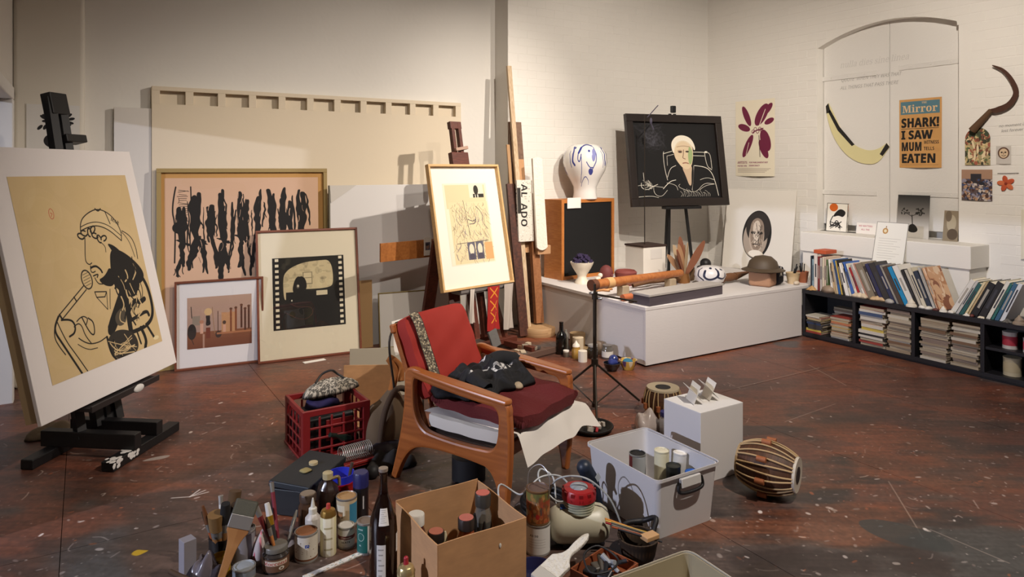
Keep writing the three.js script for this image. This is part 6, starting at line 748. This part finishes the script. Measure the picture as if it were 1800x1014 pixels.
  const bl = ['tan round', 'dark brown fan', 'black wet', 'stiff golden', 'orange handled', 'thin wooden', 'white handled', 'brown bushy']; for (let i = 0; i < 8; i++) { const a = i / 8 * 6.28; const o = [{ bc: 0x8a6a40, r: 0.02, tip: 1.2 }, { bc: 0x3a2a1c, r: 0.024, tip: 1.4 }, { bc: 0x191614, r: 0.02, tip: 0.9 }, { bc: 0x7a5a30, r: 0.026, tip: 1.3 }, { hc: 0xa8562c, bc: 0x6a4020, r: 0.011 }, { hc: 0xb8865a, r: 0.008 }, { hc: 0xd6d2ca, r: 0.009, hl: 0.9, bc: 0xd6d2ca, fc: 0xd6d2ca }, { bc: 0x5a4228, r: 0.022, tip: 1.2 }][i]; brush('pot_brush', `${bl[i]} brush standing in the dark pot`, [0.5 + Math.cos(a) * 0.02, 0.015, -3.16 + Math.sin(a) * 0.02], [0.5 + Math.cos(a) * (0.05 + (i % 3) * 0.03), 0.2 + (i * 37 % 5) * 0.014, -3.16 + Math.sin(a) * 0.06], { hl: 0.5, ...o }); }
  solo('tall_carton', 'tall narrow white and grey carton at the brush cluster edge', 'carton', rbox(0.05, 0.165, 0.05, 0.002, 0, 0.083, 0), M(0x8a858a, 0.7), [0.352, 0, -3.07], 0.3); solo('wood_scraper', 'dark wooden scraper lying against the carton', 'scraper', rod([-0.07, 0.085, -0.02], [0.06, 0.012, 0.06], 0.009, 0.016), M(0x4a3828, 0.7), [0.35, 0.0, -2.99]);
  solo('plastic_wrap', 'crumpled clear violet plastic bag of tubes by the carton', 'bag', lump((a) => 0.06 * (1 + 0.2 * Math.sin(3 * a)), (x, z, q) => Math.sqrt(1 - q * q) * (0.1 + 0.02 * Math.sin(x * 90 + z * 70)), 14, 40), M(0x6a646c, 0.2, { physical: 1, clearcoat: 0.6 }), [0.415, 0, -3.03]);
  const yp = thing('yellow_pot', 'yellow paint pot below the wide brush', 'pot', [0.475, 0, -3.05]); add(yp, 'pot', lathe([[0, 0], [0.036, 0], [0.038, 0.07], [0.034, 0.07], [0.03, 0.05], [0, 0.05]]), M(0xb08a1c, 0.4));
  can('grey_paint_can', 'grey paint can with pink splashes behind the wide brush', 0.57, 0, -3.1, 0.05, 0.135, { paper: 0x8a8488, lid: 0x5a5654 }); solo('pink_cloth', 'pink and white stained rag beside the grey can', 'rag', lump((a) => 0.05 * (1 + 0.15 * Math.sin(4 * a)), (x, z, q) => Math.sqrt(1 - q * q) * (0.12 + 0.014 * Math.sin(x * 80 + z * 50)), 14, 40), M(0xffffff, 0.9, { map: textLabel(64, 64, '#b9aca8', (g) => { for (let i = 0; i < 50; i++) oval(g, ['#b0485a', '#d9cfc8', '#8a7a78', '#c97a80'][i % 4], rr(0, 64), rr(0, 64), rr(2, 8), rr(2, 7)); }) }), [0.635, 0, -3.07]);
  can('grey_lid_can', 'low open tin with a grey blue disc lid at the bottom edge', 0.55, 0, -2.975, 0.045, 0.045, { paper: 0x7d8288, lid: 0x93989c }); solo('grey_rag', 'grey paint rag between the coffee jar and white can', 'rag', lump((a) => 0.05 * (1 + 0.25 * Math.sin(3 * a + 1)), (x, z, q) => Math.sqrt(1 - q * q) * (0.05 + 0.012 * Math.sin(x * 90)), 10, 32), M(0x8a7c72, 0.95), [0.745, 0, -3.04]);
  // gold spray in front of the carton
  const gs = thing('gold_spray', 'gold topped spray can with a red nozzle before the carton', 'spray can', [1.02, 0, -2.42]); add(gs, 'body', lathe([[0, 0], [0.033, 0], [0.033, 0.15]]), M(0xb5a878, 0.4)); add(gs, 'dome', lathe([[0.033, 0.148], [0.034, 0.155], [0.027, 0.172], [0.012, 0.18], [0, 0.18]]), M(0xc9b684, 0.3, { metalness: 0.7 })); add(gs, 'nozzle', [cyl(0.008, 0.01, 0.018, 0, 0.189, 0), sph(0.009, 0, 0.2, 0)], M(0xa02430, 0.4));
}
// ---------------------------------------------------------------- cardboard box with jars
{
  const cx = 1.29, cz = -2.51, w = 0.385, d = 0.385, h = 0.275, t = thing('cardboard_box', 'open brown cardboard box of paint jars', 'box', [cx, 0, cz], 0.02);
  const wall = (W, H) => { const g = new THREE.BoxGeometry(W, H, 0.005, 12, 4, 1), p = g.attributes.position; for (let i = 0; i < p.count; i++) p.setZ(i, p.getZ(i) + 0.004 * Math.sin(p.getX(i) * 14) * (p.getY(i) / H + 0.5)); g.computeVertexNormals(); return g.translate(0, H / 2, 0); };
  add(t, 'front_wall', wall(w, h).translate(0, 0, d / 2), card); add(t, 'back_wall', wall(w, h + 0.008).translate(0, 0, -d / 2), card); add(t, 'side_wall', wall(d, h).rotateY(Math.PI / 2).translate(-w / 2, 0, 0), card); add(t, 'side_wall', wall(d, h).rotateY(Math.PI / 2).translate(w / 2, 0, 0), card); add(t, 'base', box(w - 0.01, 0.006, d - 0.01, 0, 0.003, 0), card); add(t, 'paint_drip', sph(0.007, 0.07, 0.2, d / 2 + 0.006, 0.8, 1.4, 0.3), M(0xd0ccc4, 0.6));
  const jl = (bg, a, b) => textLabel(256, 110, bg, (g) => { for (const x of [30, 158]) { g.fillStyle = a; g.font = 'bold 34px sans-serif'; g.fillText(b, x, 50, 80); fillR(g, a, x, 64, 60, 4); fillR(g, a, x, 76, 44, 4); } });
  jar('white_lid_jar', 'paint jar with a white lid inside the cardboard box', 1.155, 0.006, -2.635, 0.038, 0.235, { body: 0x5a2c28, lid: 0xd6d2ca, top: 0xe2dfd8, map: jl('#26262a', '#e6e2da', 'Flo'), turn: -2.05 });
  jar('yellow_paint_jar', 'yellow paint jar with a peach lid disc in the cardboard box', 1.19, 0.006, -2.52, 0.037, 0.205, { body: 0xc9b020, lid: 0x241f1c, top: 0xb9705c, map: jl('#2a2822', '#d6c83c', 'FW'), turn: -2.05 });
  jar('orange_paint_jar', 'orange banded paint jar in the middle of the cardboard box', 1.315, 0.006, -2.5, 0.038, 0.235, { body: 0x9a5030, lid: 0x2a2320, top: 0xb5685a, map: jl('#3c3a36', '#d9d2c4', 'Flo'), turn: -2.05 });
  jar('grey_paint_jar', 'tall grey paint jar with a coral lid disc in the box corner', 1.425, 0.006, -2.56, 0.037, 0.285, { body: 0x6a665e, lid: 0x3a3834, top: 0xc26a5c, map: jl('#4a4944', '#c9c4b8', 'FIX'), turn: -2.05 });
  const dl = ['beside the orange banded jar', 'next to the grey jar', 'in front of the yellow jar', 'behind the yellow jar']; [[1.37, -2.53, 0.225], [1.385, -2.475, 0.21], [1.225, -2.44, 0.18], [1.25, -2.56, 0.17]].forEach(([x, z, h2], i) => { const o = thing('dropper_bottle', `small ${i === 3 ? 'cream capped' : 'black capped'} ink bottle ${dl[i]}`, 'bottle', [x, 0.006, z]); add(o, 'body', lathe([[0, 0], [0.016, 0], [0.017, 0.004], [0.017, h2 * 0.6], [0.007, h2 * 0.72], [0, h2 * 0.72]]), gloss(0x201c1c, 0.2)); add(o, 'cap', lathe([[0, h2 * 0.7], [0.01, h2 * 0.7], [0.01, h2 * 0.85], [0.004, h2], [0, h2]]), i === 3 ? M(0xd2c8a8, 0.5) : black); });
  can('blue_lid_tin', 'flat tin with a blue band under the grey jar', 1.43, 0.006, -2.45, 0.03, 0.13, { paper: 0x24489c, lid: 0xb8b4ae });
  solo('kraft_scrap', 'tan paper scrap lying behind the tall brown bottle', 'paper', rbox(0.16, 0.003, 0.11, 0.001, 0, 0.002, 0, 0, 0, 0.06), card, [1.17, 0.006, -3.0], 0.6); solo('grey_disc', 'grey plastic lid lying behind the cardboard box', 'lid', cyl(0.06, 0.06, 0.008, 0, 0.004, 0), M(0x8d8c86, 0.5), [1.25, 0, -2.9]);
  solo('saw_wheel', 'dark toothed disc lying behind the cardboard box', 'disc', extr(poly(Array.from({ length: 72 }, (_, i) => { const r = i % 2 ? 0.13 : 0.142, a = i / 72 * 6.283; return [r * Math.cos(a), r * Math.sin(a)]; })), 0.02).rotateX(-Math.PI / 2).translate(0, 0.011, 0), M(0x2f2c2c, 0.5), [1.56, 0, -2.87]);
}
// ---------------------------------------------------------------- tins, compressor, drill, hoses
{
  can('blank_tin', 'white labelled paint can carrying the rusty can', 1.67, 0, -2.51, 0.053, 0.13, { cat: 'paint can', map: textLabel(384, 160, '#d9d6d0', (g) => { for (const x of [60, 240]) { g.fillStyle = '#55524e'; g.font = 'bold 18px sans-serif'; g.fillText('A3 50', x, 52); for (let i = 0; i < 4; i++) fillR(g, '#a8a49e', x - 10, 68 + i * 16, 96, 2); } }), turn: -2.3 });
  const rc = can('rusty_can', 'rusty paint-splashed can with a wire handle standing on the white can', 1.67, 0.131, -2.51, 0.052, 0.145, { cat: 'paint can', body: 0x7a5a3c, metal: 0.2, lid: 0x5e4a42, map: textLabel(512, 220, '#8a4a24', (g) => { fillR(g, '#6b6a34', 0, 0, 512, 60); for (let i = 0; i < 190; i++) { g.globalAlpha = 0.5; oval(g, ['#b8642c', '#7a3a1c', '#5a5a3a', '#c98a4c', '#a33a24', '#3c4a52'][i % 6], rr(0, 512), rr(20, 220), rr(4, 22), rr(8, 34)); } g.globalAlpha = 1; oval(g, '#b02a24', 300, 170, 14, 20); oval(g, '#9aa08c', 200, 160, 20, 26); line(g, '#d8c8a8', 3, 290, 70, 306, 110); }), turn: -4.3 });
  add(rc, 'wire_handle', tube([[-0.053, 0.11, 0], [-0.05, 0.2, 0.01], [0, 0.235, 0.02], [0.05, 0.2, 0.01], [0.053, 0.11, 0]], 0.0022, 30), steel);
  const cp = thing('air_compressor', 'small cream air compressor with a red finned top', 'compressor', [1.86, 0, -2.47], -0.5), crm = M(0xbdb8a2, 0.4);
  add(cp, 'tank', lathe([[0, -0.135], [0.03, -0.134], [0.06, -0.125], [0.078, -0.1], [0.082, -0.075], [0.082, 0.075], [0.078, 0.1], [0.06, 0.125], [0.03, 0.134], [0, 0.135]], 34, 1).rotateZ(Math.PI / 2).translate(0, 0.088, 0), crm); add(cp, 'motor_ring', [0, 1, 2, 3, 4].map((i) => lathe([[0.06, 0.148 + i * 0.011], [0.07, 0.15 + i * 0.011], [0.07, 0.156 + i * 0.011], [0.06, 0.158 + i * 0.011]], 26)).concat([cyl(0.06, 0.06, 0.06, 0, 0.17, 0)]), M(0xa8a890, 0.45)); add(cp, 'red_cap', lathe([[0, 0.2], [0.075, 0.2], [0.076, 0.225], [0.066, 0.245], [0.03, 0.25], [0, 0.25]], 28), M(0x9c1a1e, 0.4)); for (let i = 0; i < 12; i++) { const a = i / 12 * 6.283; add(cp, 'fin', box(0.006, 0.034, 0.016, Math.cos(a) * 0.072, 0.224, Math.sin(a) * 0.072, 0, -a, 0), M(0x7c1216, 0.4)); }
  add(cp, 'clear_dome', sph(0.04, 0, 0.248, 0, 1, 0.35, 1), M(0x8d9298, 0.2)); add(cp, 'foot', [box(0.03, 0.02, 0.1, -0.06, 0.01, 0), box(0.03, 0.02, 0.1, 0.06, 0.01, 0)].map((g) => g), black); add(cp, 'rating_plate', new THREE.CylinderGeometry(0.083, 0.083, 0.05, 8, 1, true, 1.9, 0.7).rotateZ(Math.PI / 2).translate(0.01, 0.088, 0), M(0xffffff, 0.5, { side: 2, map: textLabel(64, 64, '#b8b4a0', (g) => { for (let i = 0; i < 4; i++) fillR(g, '#23242c', 4, 6 + i * 15, 54, 8); }) })); add(cp, 'blue_tape', box(0.03, 0.002, 0.03, -0.07, 0.172, 0.02, 0.2), M(0x2456a8, 0.6));
  const dr = thing('power_drill', 'dark blue power drill leaning against the plastic tub', 'drill', [2.05, 0, -2.62], 0.2); add(dr, 'motor_housing', new THREE.CapsuleGeometry(0.036, 0.09, 6, 18).rotateZ(0.6).translate(-0.03, 0.215, 0), M(0x1c2636, 0.45)); add(dr, 'grip', rbox(0.05, 0.17, 0.04, 0.018, 0.03, 0.1, 0, 0, 0, 0.25), M(0x18202e, 0.5)); add(dr, 'chuck', rod([-0.02, 0.17, 0.02], [-0.06, 0.16, 0.03], 0.012, 0.008), steel); add(dr, 'battery', rbox(0.07, 0.04, 0.06, 0.01, 0.045, 0.02, 0), M(0x16181e, 0.5)); add(dr, 'rating_label', box(0.028, 0.034, 0.002, 0.0, 0.2, 0.037, 0, 0, 0.6), M(0xa8b0b8, 0.5));
  const hose = (name, label, pts, r, m) => solo(name, label, 'hose', tube(pts, r, 120), m); const coil = (x, y, z, R, n, k) => Array.from({ length: n * 14 + 1 }, (_, i) => { const a = i / 14 * 6.283; return [x + Math.cos(a) * (R + 0.008 * Math.sin(a * 0.37 + k)), y + 0.013 * i / 14, z + Math.sin(a) * (R + 0.006 * Math.cos(a * 0.61 + k))]; });
  hose('black_hose', 'coiled black rubber hose behind the compressor', coil(1.9, 0.014, -2.79, 0.11, 4, 1), 0.0115, M(0x161514, 0.5));
  hose('white_tube', 'looping thin white plastic tube over the black hose', [[1.62, 0.06, -2.62], [1.6, 0.15, -2.72], [1.64, 0.19, -2.78], [1.72, 0.14, -2.74], [1.73, 0.19, -2.68], [1.8, 0.225, -2.68], [1.9, 0.21, -2.66], [1.94, 0.13, -2.62], [1.88, 0.1, -2.66], [1.84, 0.18, -2.76], [1.88, 0.2, -2.8], [1.92, 0.17, -2.76], [1.9, 0.06, -2.7], [1.93, 0.02, -2.72]], 0.0042, M(0xb5b8b8, 0.35)); hose('grey_tube', 'thin grey tube arching over the compressor to the drill', [[1.76, 0.17, -2.58], [1.78, 0.28, -2.52], [1.86, 0.3, -2.44], [1.95, 0.22, -2.38], [2.02, 0.06, -2.36], [2.06, 0.012, -2.4]], 0.004, M(0xa0a4a4, 0.35));
  const bl = thing('blue_dish', 'dark blue speckled enamel dish at the bottom edge', 'dish', [1.53, 0, -2.33]); add(bl, 'dish', lathe([[0, 0], [0.06, 0], [0.085, 0.05], [0.09, 0.052], [0.088, 0.046], [0.062, 0.006], [0, 0.006]]), M(0x1a1c44, 0.3));
  { const t = thing('white_brush', 'white paint-covered brush lying across the blue dish', 'paintbrush'); const hs = new THREE.Shape(); hs.moveTo(-0.045, -0.02); hs.lineTo(0.045, -0.02); hs.lineTo(0.045, 0.06); hs.bezierCurveTo(0.03, 0.08, 0.014, 0.09, 0.014, 0.13); hs.bezierCurveTo(0.02, 0.19, 0.018, 0.24, 0, 0.25); hs.bezierCurveTo(-0.018, 0.24, -0.02, 0.19, -0.014, 0.13); hs.bezierCurveTo(-0.014, 0.09, -0.03, 0.08, -0.045, 0.06); hs.closePath(); add(t, 'handle', extr(hs, 0.02, 0.005), M(0xd6d2c8, 0.6, { bumpMap: grit, bumpScale: 0.006 })); add(t, 'bristles', rbox(0.09, 0.06, 0.024, 0.006, 0, -0.045, 0), M(0xb5b0a6, 0.9)); const yv = V(0.268, 0.05, -0.08).normalize(), zv = V(-0.1, 1, 0.25), xv = yv.clone().cross(zv).normalize(); t.quaternion.setFromRotationMatrix(new THREE.Matrix4().makeBasis(xv, yv, xv.clone().cross(yv))); t.position.set(1.55, 0.085, -2.235); }
  const ob = thing('orange_tray', 'shallow orange wooden tray of pliers and gadgets', 'tray', [1.785, 0, -2.2], 0.25), om = M(0x8a4a2a, 0.6); add(ob, 'base', box(0.22, 0.006, 0.17, 0, 0.003, 0), om); add(ob, 'side', [box(0.22, 0.05, 0.006, 0, 0.027, 0.085), box(0.22, 0.05, 0.006, 0, 0.027, -0.085)].slice(0, 1), om); add(ob, 'side', box(0.22, 0.05, 0.006, 0, 0.027, -0.085), om); add(ob, 'side', box(0.006, 0.05, 0.165, 0.108, 0.027, 0), om); add(ob, 'side', box(0.006, 0.05, 0.165, -0.108, 0.027, 0), om);
  for (let i = 0; i < 9; i++) add(ob, 'gadget', i % 3 ? rod([rr(-0.08, 0.08), 0.03, rr(-0.06, 0.06)], [rr(-0.08, 0.08), rr(0.045, 0.07), rr(-0.06, 0.06)], rr(0.006, 0.012), rr(0.006, 0.014)) : rbox(rr(0.04, 0.08), 0.03, rr(0.03, 0.06), 0.008, rr(-0.05, 0.05), 0.03, rr(-0.04, 0.04), 0, rnd() * 3), M([0x1c1c20, 0x8d8f92, 0x2a2c34, 0x55504a][i % 4], 0.4));
  solo('cable_loop', 'black cable looped in the orange tray', 'cable', tube([[-0.07, 0.06, 0.02], [-0.05, 0.09, -0.05], [0.03, 0.1, -0.06], [0.07, 0.07, 0.02], [0, 0.06, 0.05]], 0.004, 40, true), black, [1.77, 0, -2.2]);
  const wb = thing('woven_bowl', 'dark woven bowl of pencils and files beside the plastic tub', 'bowl', [2.0, 0, -2.24]), wv = M(0xffffff, 0.8, { map: noiseTex(64, (u, v) => { const k = 40 + 46 * (Math.sin(u * 200) * 0.5 + 0.5) * (Math.sin(v * 60) * 0.5 + 0.5); return [k * 1.1, k * 0.82, k * 0.56]; }, true) }); add(wb, 'bowl', lathe([[0, 0], [0.055, 0], [0.07, 0.02], [0.084, 0.09], [0.088, 0.095], [0.08, 0.095], [0.062, 0.012], [0, 0.01]]), wv); add(wb, 'black_handle', tube([[0.085, 0.09, 0], [0.12, 0.13, -0.02], [0.1, 0.1, -0.08], [0.02, 0.1, -0.1], [-0.04, 0.095, -0.07]], 0.011, 30), black);
  const pc = [['orange pencil', 0xc9802c], ['yellow pencil', 0xc9a24a], ['red pencil', 0x9a2024], ['grey metal file', 0x55534e], ['second dark file', 0x6a675f], ['rust coloured pencil', 0x9a4a24], ['pale wooden block', 0xc49a6c], ['dark pen', 0x262428]]; pc.forEach(([n, c], i) => { const y = 0.1, dz = -0.05 + i * 0.014; solo(n.replace(/ /g, '_'), `${n} lying across the woven bowl`, i === 6 ? 'block' : i < 3 || i === 5 ? 'pencil' : 'tool', i === 6 ? rbox(0.07, 0.02, 0.045, 0.004, 0.02, 0.11, 0.05) : rod([-0.09 - 0.01 * (i % 3), y + 0.045, dz - 0.06], [0.05 + 0.012 * (i % 2), y - 0.012, dz + 0.03], 0.0045, 0.0045, 6), M(c, 0.5), [2.0, 0, -2.24]); });
  // low tub at the bottom edge
  const lt = thing('low_tub', 'open beige plastic tub at the bottom edge', 'tub', [1.83, 0, -1.87], -0.03), bm = M(0xa89c80, 0.5); const shell = (w, d, h, r) => { const s = new THREE.Shape(), k = (ww, dd, rr2, P2) => { P2.moveTo(-ww / 2 + rr2, -dd / 2); P2.lineTo(ww / 2 - rr2, -dd / 2); P2.quadraticCurveTo(ww / 2, -dd / 2, ww / 2, -dd / 2 + rr2); P2.lineTo(ww / 2, dd / 2 - rr2); P2.quadraticCurveTo(ww / 2, dd / 2, ww / 2 - rr2, dd / 2); P2.lineTo(-ww / 2 + rr2, dd / 2); P2.quadraticCurveTo(-ww / 2, dd / 2, -ww / 2, dd / 2 - rr2); P2.lineTo(-ww / 2, -dd / 2 + rr2); P2.quadraticCurveTo(-ww / 2, -dd / 2, -ww / 2 + rr2, -dd / 2); return P2; }; k(w, d, r, s); s.holes.push(k(w - 0.006, d - 0.006, r - 0.003, new THREE.Path())); return new THREE.ExtrudeGeometry(s, { depth: h, bevelEnabled: false, curveSegments: 8 }).rotateX(-Math.PI / 2); };
  add(lt, 'wall', shell(0.4, 0.24, 0.14, 0.04), bm); add(lt, 'rim', shell(0.416, 0.256, 0.01, 0.045).translate(0, 0.135, 0), M(0xbdb5a2, 0.5)); add(lt, 'base', rbox(0.395, 0.006, 0.235, 0.002, 0, 0.003, 0), bm);
  const ink = thing('ink_bottle', 'black ink bottle in the beige tub', 'bottle', [1.9, 0.006, -1.87]); add(ink, 'body', lathe([[0, 0], [0.03, 0], [0.032, 0.05], [0.012, 0.07], [0, 0.07]]), gloss(0x121114, 0.2)); add(ink, 'dropper_cap', lathe([[0, 0.068], [0.014, 0.068], [0.012, 0.09], [0.006, 0.095], [0.005, 0.12], [0, 0.122]]), black); solo('cream_pot', 'small cream pot in the beige tub', 'pot', lathe([[0, 0], [0.022, 0], [0.024, 0.06], [0.02, 0.064], [0, 0.06]]), M(0xd8d2c2, 0.5), [1.84, 0.006, -1.85]); 
  // plastic storage tub
  const st = thing('storage_tub', 'large white plastic storage tub with a clip handle', 'tub', [2.345, 0, -2.535]), pm = M(0xd9d6d6, 0.35, { physical: 1, transmission: 0.12, thickness: 0 });
  { const W = 0.385, Dp = 0.5, H2 = 0.272, g = shell(W, Dp, H2, 0.03), p = g.attributes.position; for (let i = 0; i < p.count; i++) { const k = 0.91 + 0.09 * p.getY(i) / H2; p.setX(i, p.getX(i) * k); p.setZ(i, p.getZ(i) * k); } g.computeVertexNormals(); add(st, 'wall', g, pm); add(st, 'rim', shell(W + 0.02, Dp + 0.02, 0.014, 0.038).translate(0, H2 - 0.008, 0), pm); add(st, 'base', rbox(W * 0.9, 0.008, Dp * 0.9, 0.003, 0, 0.004, 0), pm);
    const hd = add(st, 'handle', [tube([[-0.07, 0.24, Dp / 2 + 0.008], [-0.075, 0.205, Dp / 2 + 0.012], [-0.06, 0.195, Dp / 2 + 0.016], [0.06, 0.195, Dp / 2 + 0.016], [0.075, 0.205, Dp / 2 + 0.012], [0.07, 0.24, Dp / 2 + 0.008]], 0.008, 40)], black, 'black clip handle'); add(hd, 'clip', rbox(0.125, 0.045, 0.02, 0.006, 0, 0.235, Dp / 2 + 0.008, -0.1), M(0xc9c7c4, 0.35)); }
  can('black_top_tin', 'open tin with a black inside standing in the storage tub', 2.37, 0.009, -2.66, 0.042, 0.215, { body: 0x9a9a98, lid: 0x141414, map: textLabel(256, 120, '#a8acb0', (g) => { fillR(g, '#8a2a34', 140, 0, 60, 120); fillR(g, '#2a2a30', 0, 60, 256, 10); }) });
  can('cream_canister', 'tall cream canister in the storage tub', 2.43, 0.009, -2.55, 0.037, 0.255, { cat: 'canister', body: 0xd9d2b4, metal: 0, paper: 0xd6cfae, lid: 0xd9d4bc }); can('black_lid_canister', 'canister with a black lid in front of the cream canister', 2.42, 0.009, -2.46, 0.036, 0.215, { cat: 'canister', body: 0x23241f, metal: 0, lid: 0x2e2f2a }); can('white_canister', 'leaning white canister at the storage tub corner', 2.48, 0.009, -2.5, 0.034, 0.245, { cat: 'canister', body: 0xdedbd6, metal: 0, paper: 0xcfccc6, lid: 0xeceae6 }).rotation.z = -0.1; can('blue_lid_jar', 'jar with a bright blue lid beside the white canister', 2.485, 0.009, -2.4, 0.035, 0.19, { cat: 'jar', body: 0x2a5aa8, metal: 0, lid: 0x2f68bc }); can('silver_tin', 'small silver tin in the storage tub', 2.335, 0.009, -2.54, 0.032, 0.12, { body: 0xb8b8b8, metal: 0.9, lid: 0x6a6a6a }); solo('black_scrap_heap', 'heap of black cables in the storage tub bottom', 'cables', lump((a) => 0.12 * (1 + 0.15 * Math.sin(3 * a)), (x, z, q) => Math.sqrt(1 - q * q) * (0.07 + 0.02 * Math.sin(x * 70 + z * 50)), 14, 40).scale(0.8, 1, 1), M(0x1c1b1c, 0.6), [2.26, 0.009, -2.46]);
}
// ---------------------------------------------------------------- white box, drums and floor bits on the right
{
  const wbx = thing('white_cube', 'plain white box pedestal with folded cards on top', 'pedestal', [2.9, 0, -2.72]); add(wbx, 'body', rbox(0.325, 0.375, 0.27, 0.002, 0, 0.1875, 0), M(0xdcd9d8, 0.6)); add(wbx, 'top_panel', box(0.324, 0.003, 0.269, 0, 0.3755, 0), M(0xe4e1de, 0.6));
  const fold = (name, label, x, z, turn, m) => { const t = thing(name, label, 'folded card', [x, 0.377, z], turn); const q = (rx) => rbox(0.115, 0.105, 0.002, 0.0005, 0, 0.0525, 0, rx); add(t, 'leaf', q(0.38), m); add(t, 'leaf', q(-0.75).translate(0, 0, 0.0), m); return t; };
  fold('folded_card', 'folded pale card standing open on the white box, drum side', 2.955, -2.73, 1.15, M(0xe2ddd4, 0.8)); fold('folded_card', 'folded pale card standing open on the white box, armchair side', 2.835, -2.73, 1.15, M(0xdad4c8, 0.8));
  const drum = (name, label, pos, q, L, R, r0, r1, headC) => { const t = thing(name, label, 'drum', pos); t.quaternion.copy(q); const bulge = (k) => r0 + (r1 - r0) * k + (R - (r0 + r1) / 2) * 4 * k * (1 - k); const pts = [[0, 0]]; for (let i = 0; i <= 12; i++) pts.push([bulge(i / 12), i / 12 * L]); pts.push([0, L]); add(t, 'shell', lathe(pts, 36, 1), M(0xffffff, 0.6, { map: woodTex([52, 30, 18], [104, 66, 38]) })); for (let i = 0; i < 22; i++) { const a = i / 22 * 6.283, da = (i % 2 ? 1 : -1) * 0.1, P = []; for (let k = 0; k <= 8; k++) { const kk = 0.02 + 0.96 * k / 8, b = a + da * (k / 8 - 0.5), r = bulge(kk) + 0.004; P.push([r * Math.cos(b), kk * L, r * Math.sin(b)]); } add(t, 'strap', tube(P, 0.0045, 16, false, 6), M(0xb79a70, 0.8)); }
    add(t, 'head', lathe([[r1 * 1.02, L - 0.012], [r1 * 1.08, L - 0.006], [r1 * 1.06, L + 0.006], [r1 * 0.75, L + 0.004], [0, L + 0.003]], 34), M(headC, 0.8)); add(t, 'black_patch', cyl(r1 * 0.5, r1 * 0.5, 0.003, 0, L + 0.005, 0, 0, 0, 0, 28), black); add(t, 'rear_hoop', lathe([[r0, 0.01], [r0 * 1.06, 0.004], [r0 * 1.02, -0.006], [0, -0.006]], 34), M(0xa48a64, 0.8)); for (const k of [0, 1, 2, 3, 4, 5, 6, 7]) { const a = k / 8 * 6.283 + 0.2, r = R + 0.012; add(t, 'peg', rod([r * Math.cos(a), L * 0.4, r * Math.sin(a)], [r * Math.cos(a), L * 0.56, r * Math.sin(a)], 0.014, 0.014, 12), M(0x9a5a34, 0.6)); } return t; };
  drum('tabla_drum', 'barrel drum with pale leather straps lying on the bare floor', [2.906, 0.138, -2.47], new THREE.Quaternion().setFromUnitVectors(V(0, 1, 0), V(0.4, -0.03, 0.917).normalize()), 0.28, 0.125, 0.085, 0.08, 0xc9c0b0);
  drum('strap_drum', 'upright strapped drum partly hidden behind the white box', [3.27, 0.0, -3.42], new THREE.Quaternion(), 0.2, 0.12, 0.09, 0.1, 0xb8aa90);
  solo('clear_bag', 'crumpled clear plastic bag with pink edges behind the storage tub', 'bag', lump((a) => 0.085 * (1 + 0.15 * Math.sin(3 * a)), (x, z, q) => Math.sqrt(1 - q * q) * (0.13 + 0.02 * Math.sin(x * 60 + z * 40)), 16, 44), M(0xb9aca6, 0.25, { physical: 1, clearcoat: 0.5 }), [3.02, 0, -3.3]); jar('blue_capped_jar', 'clear jar with a dark blue cap behind the storage tub', 3.07, 0, -3.18, 0.043, 0.15, { body: 0xaaa8aa, lid: 0x26286c });
}
renderer.render(scene, camera);
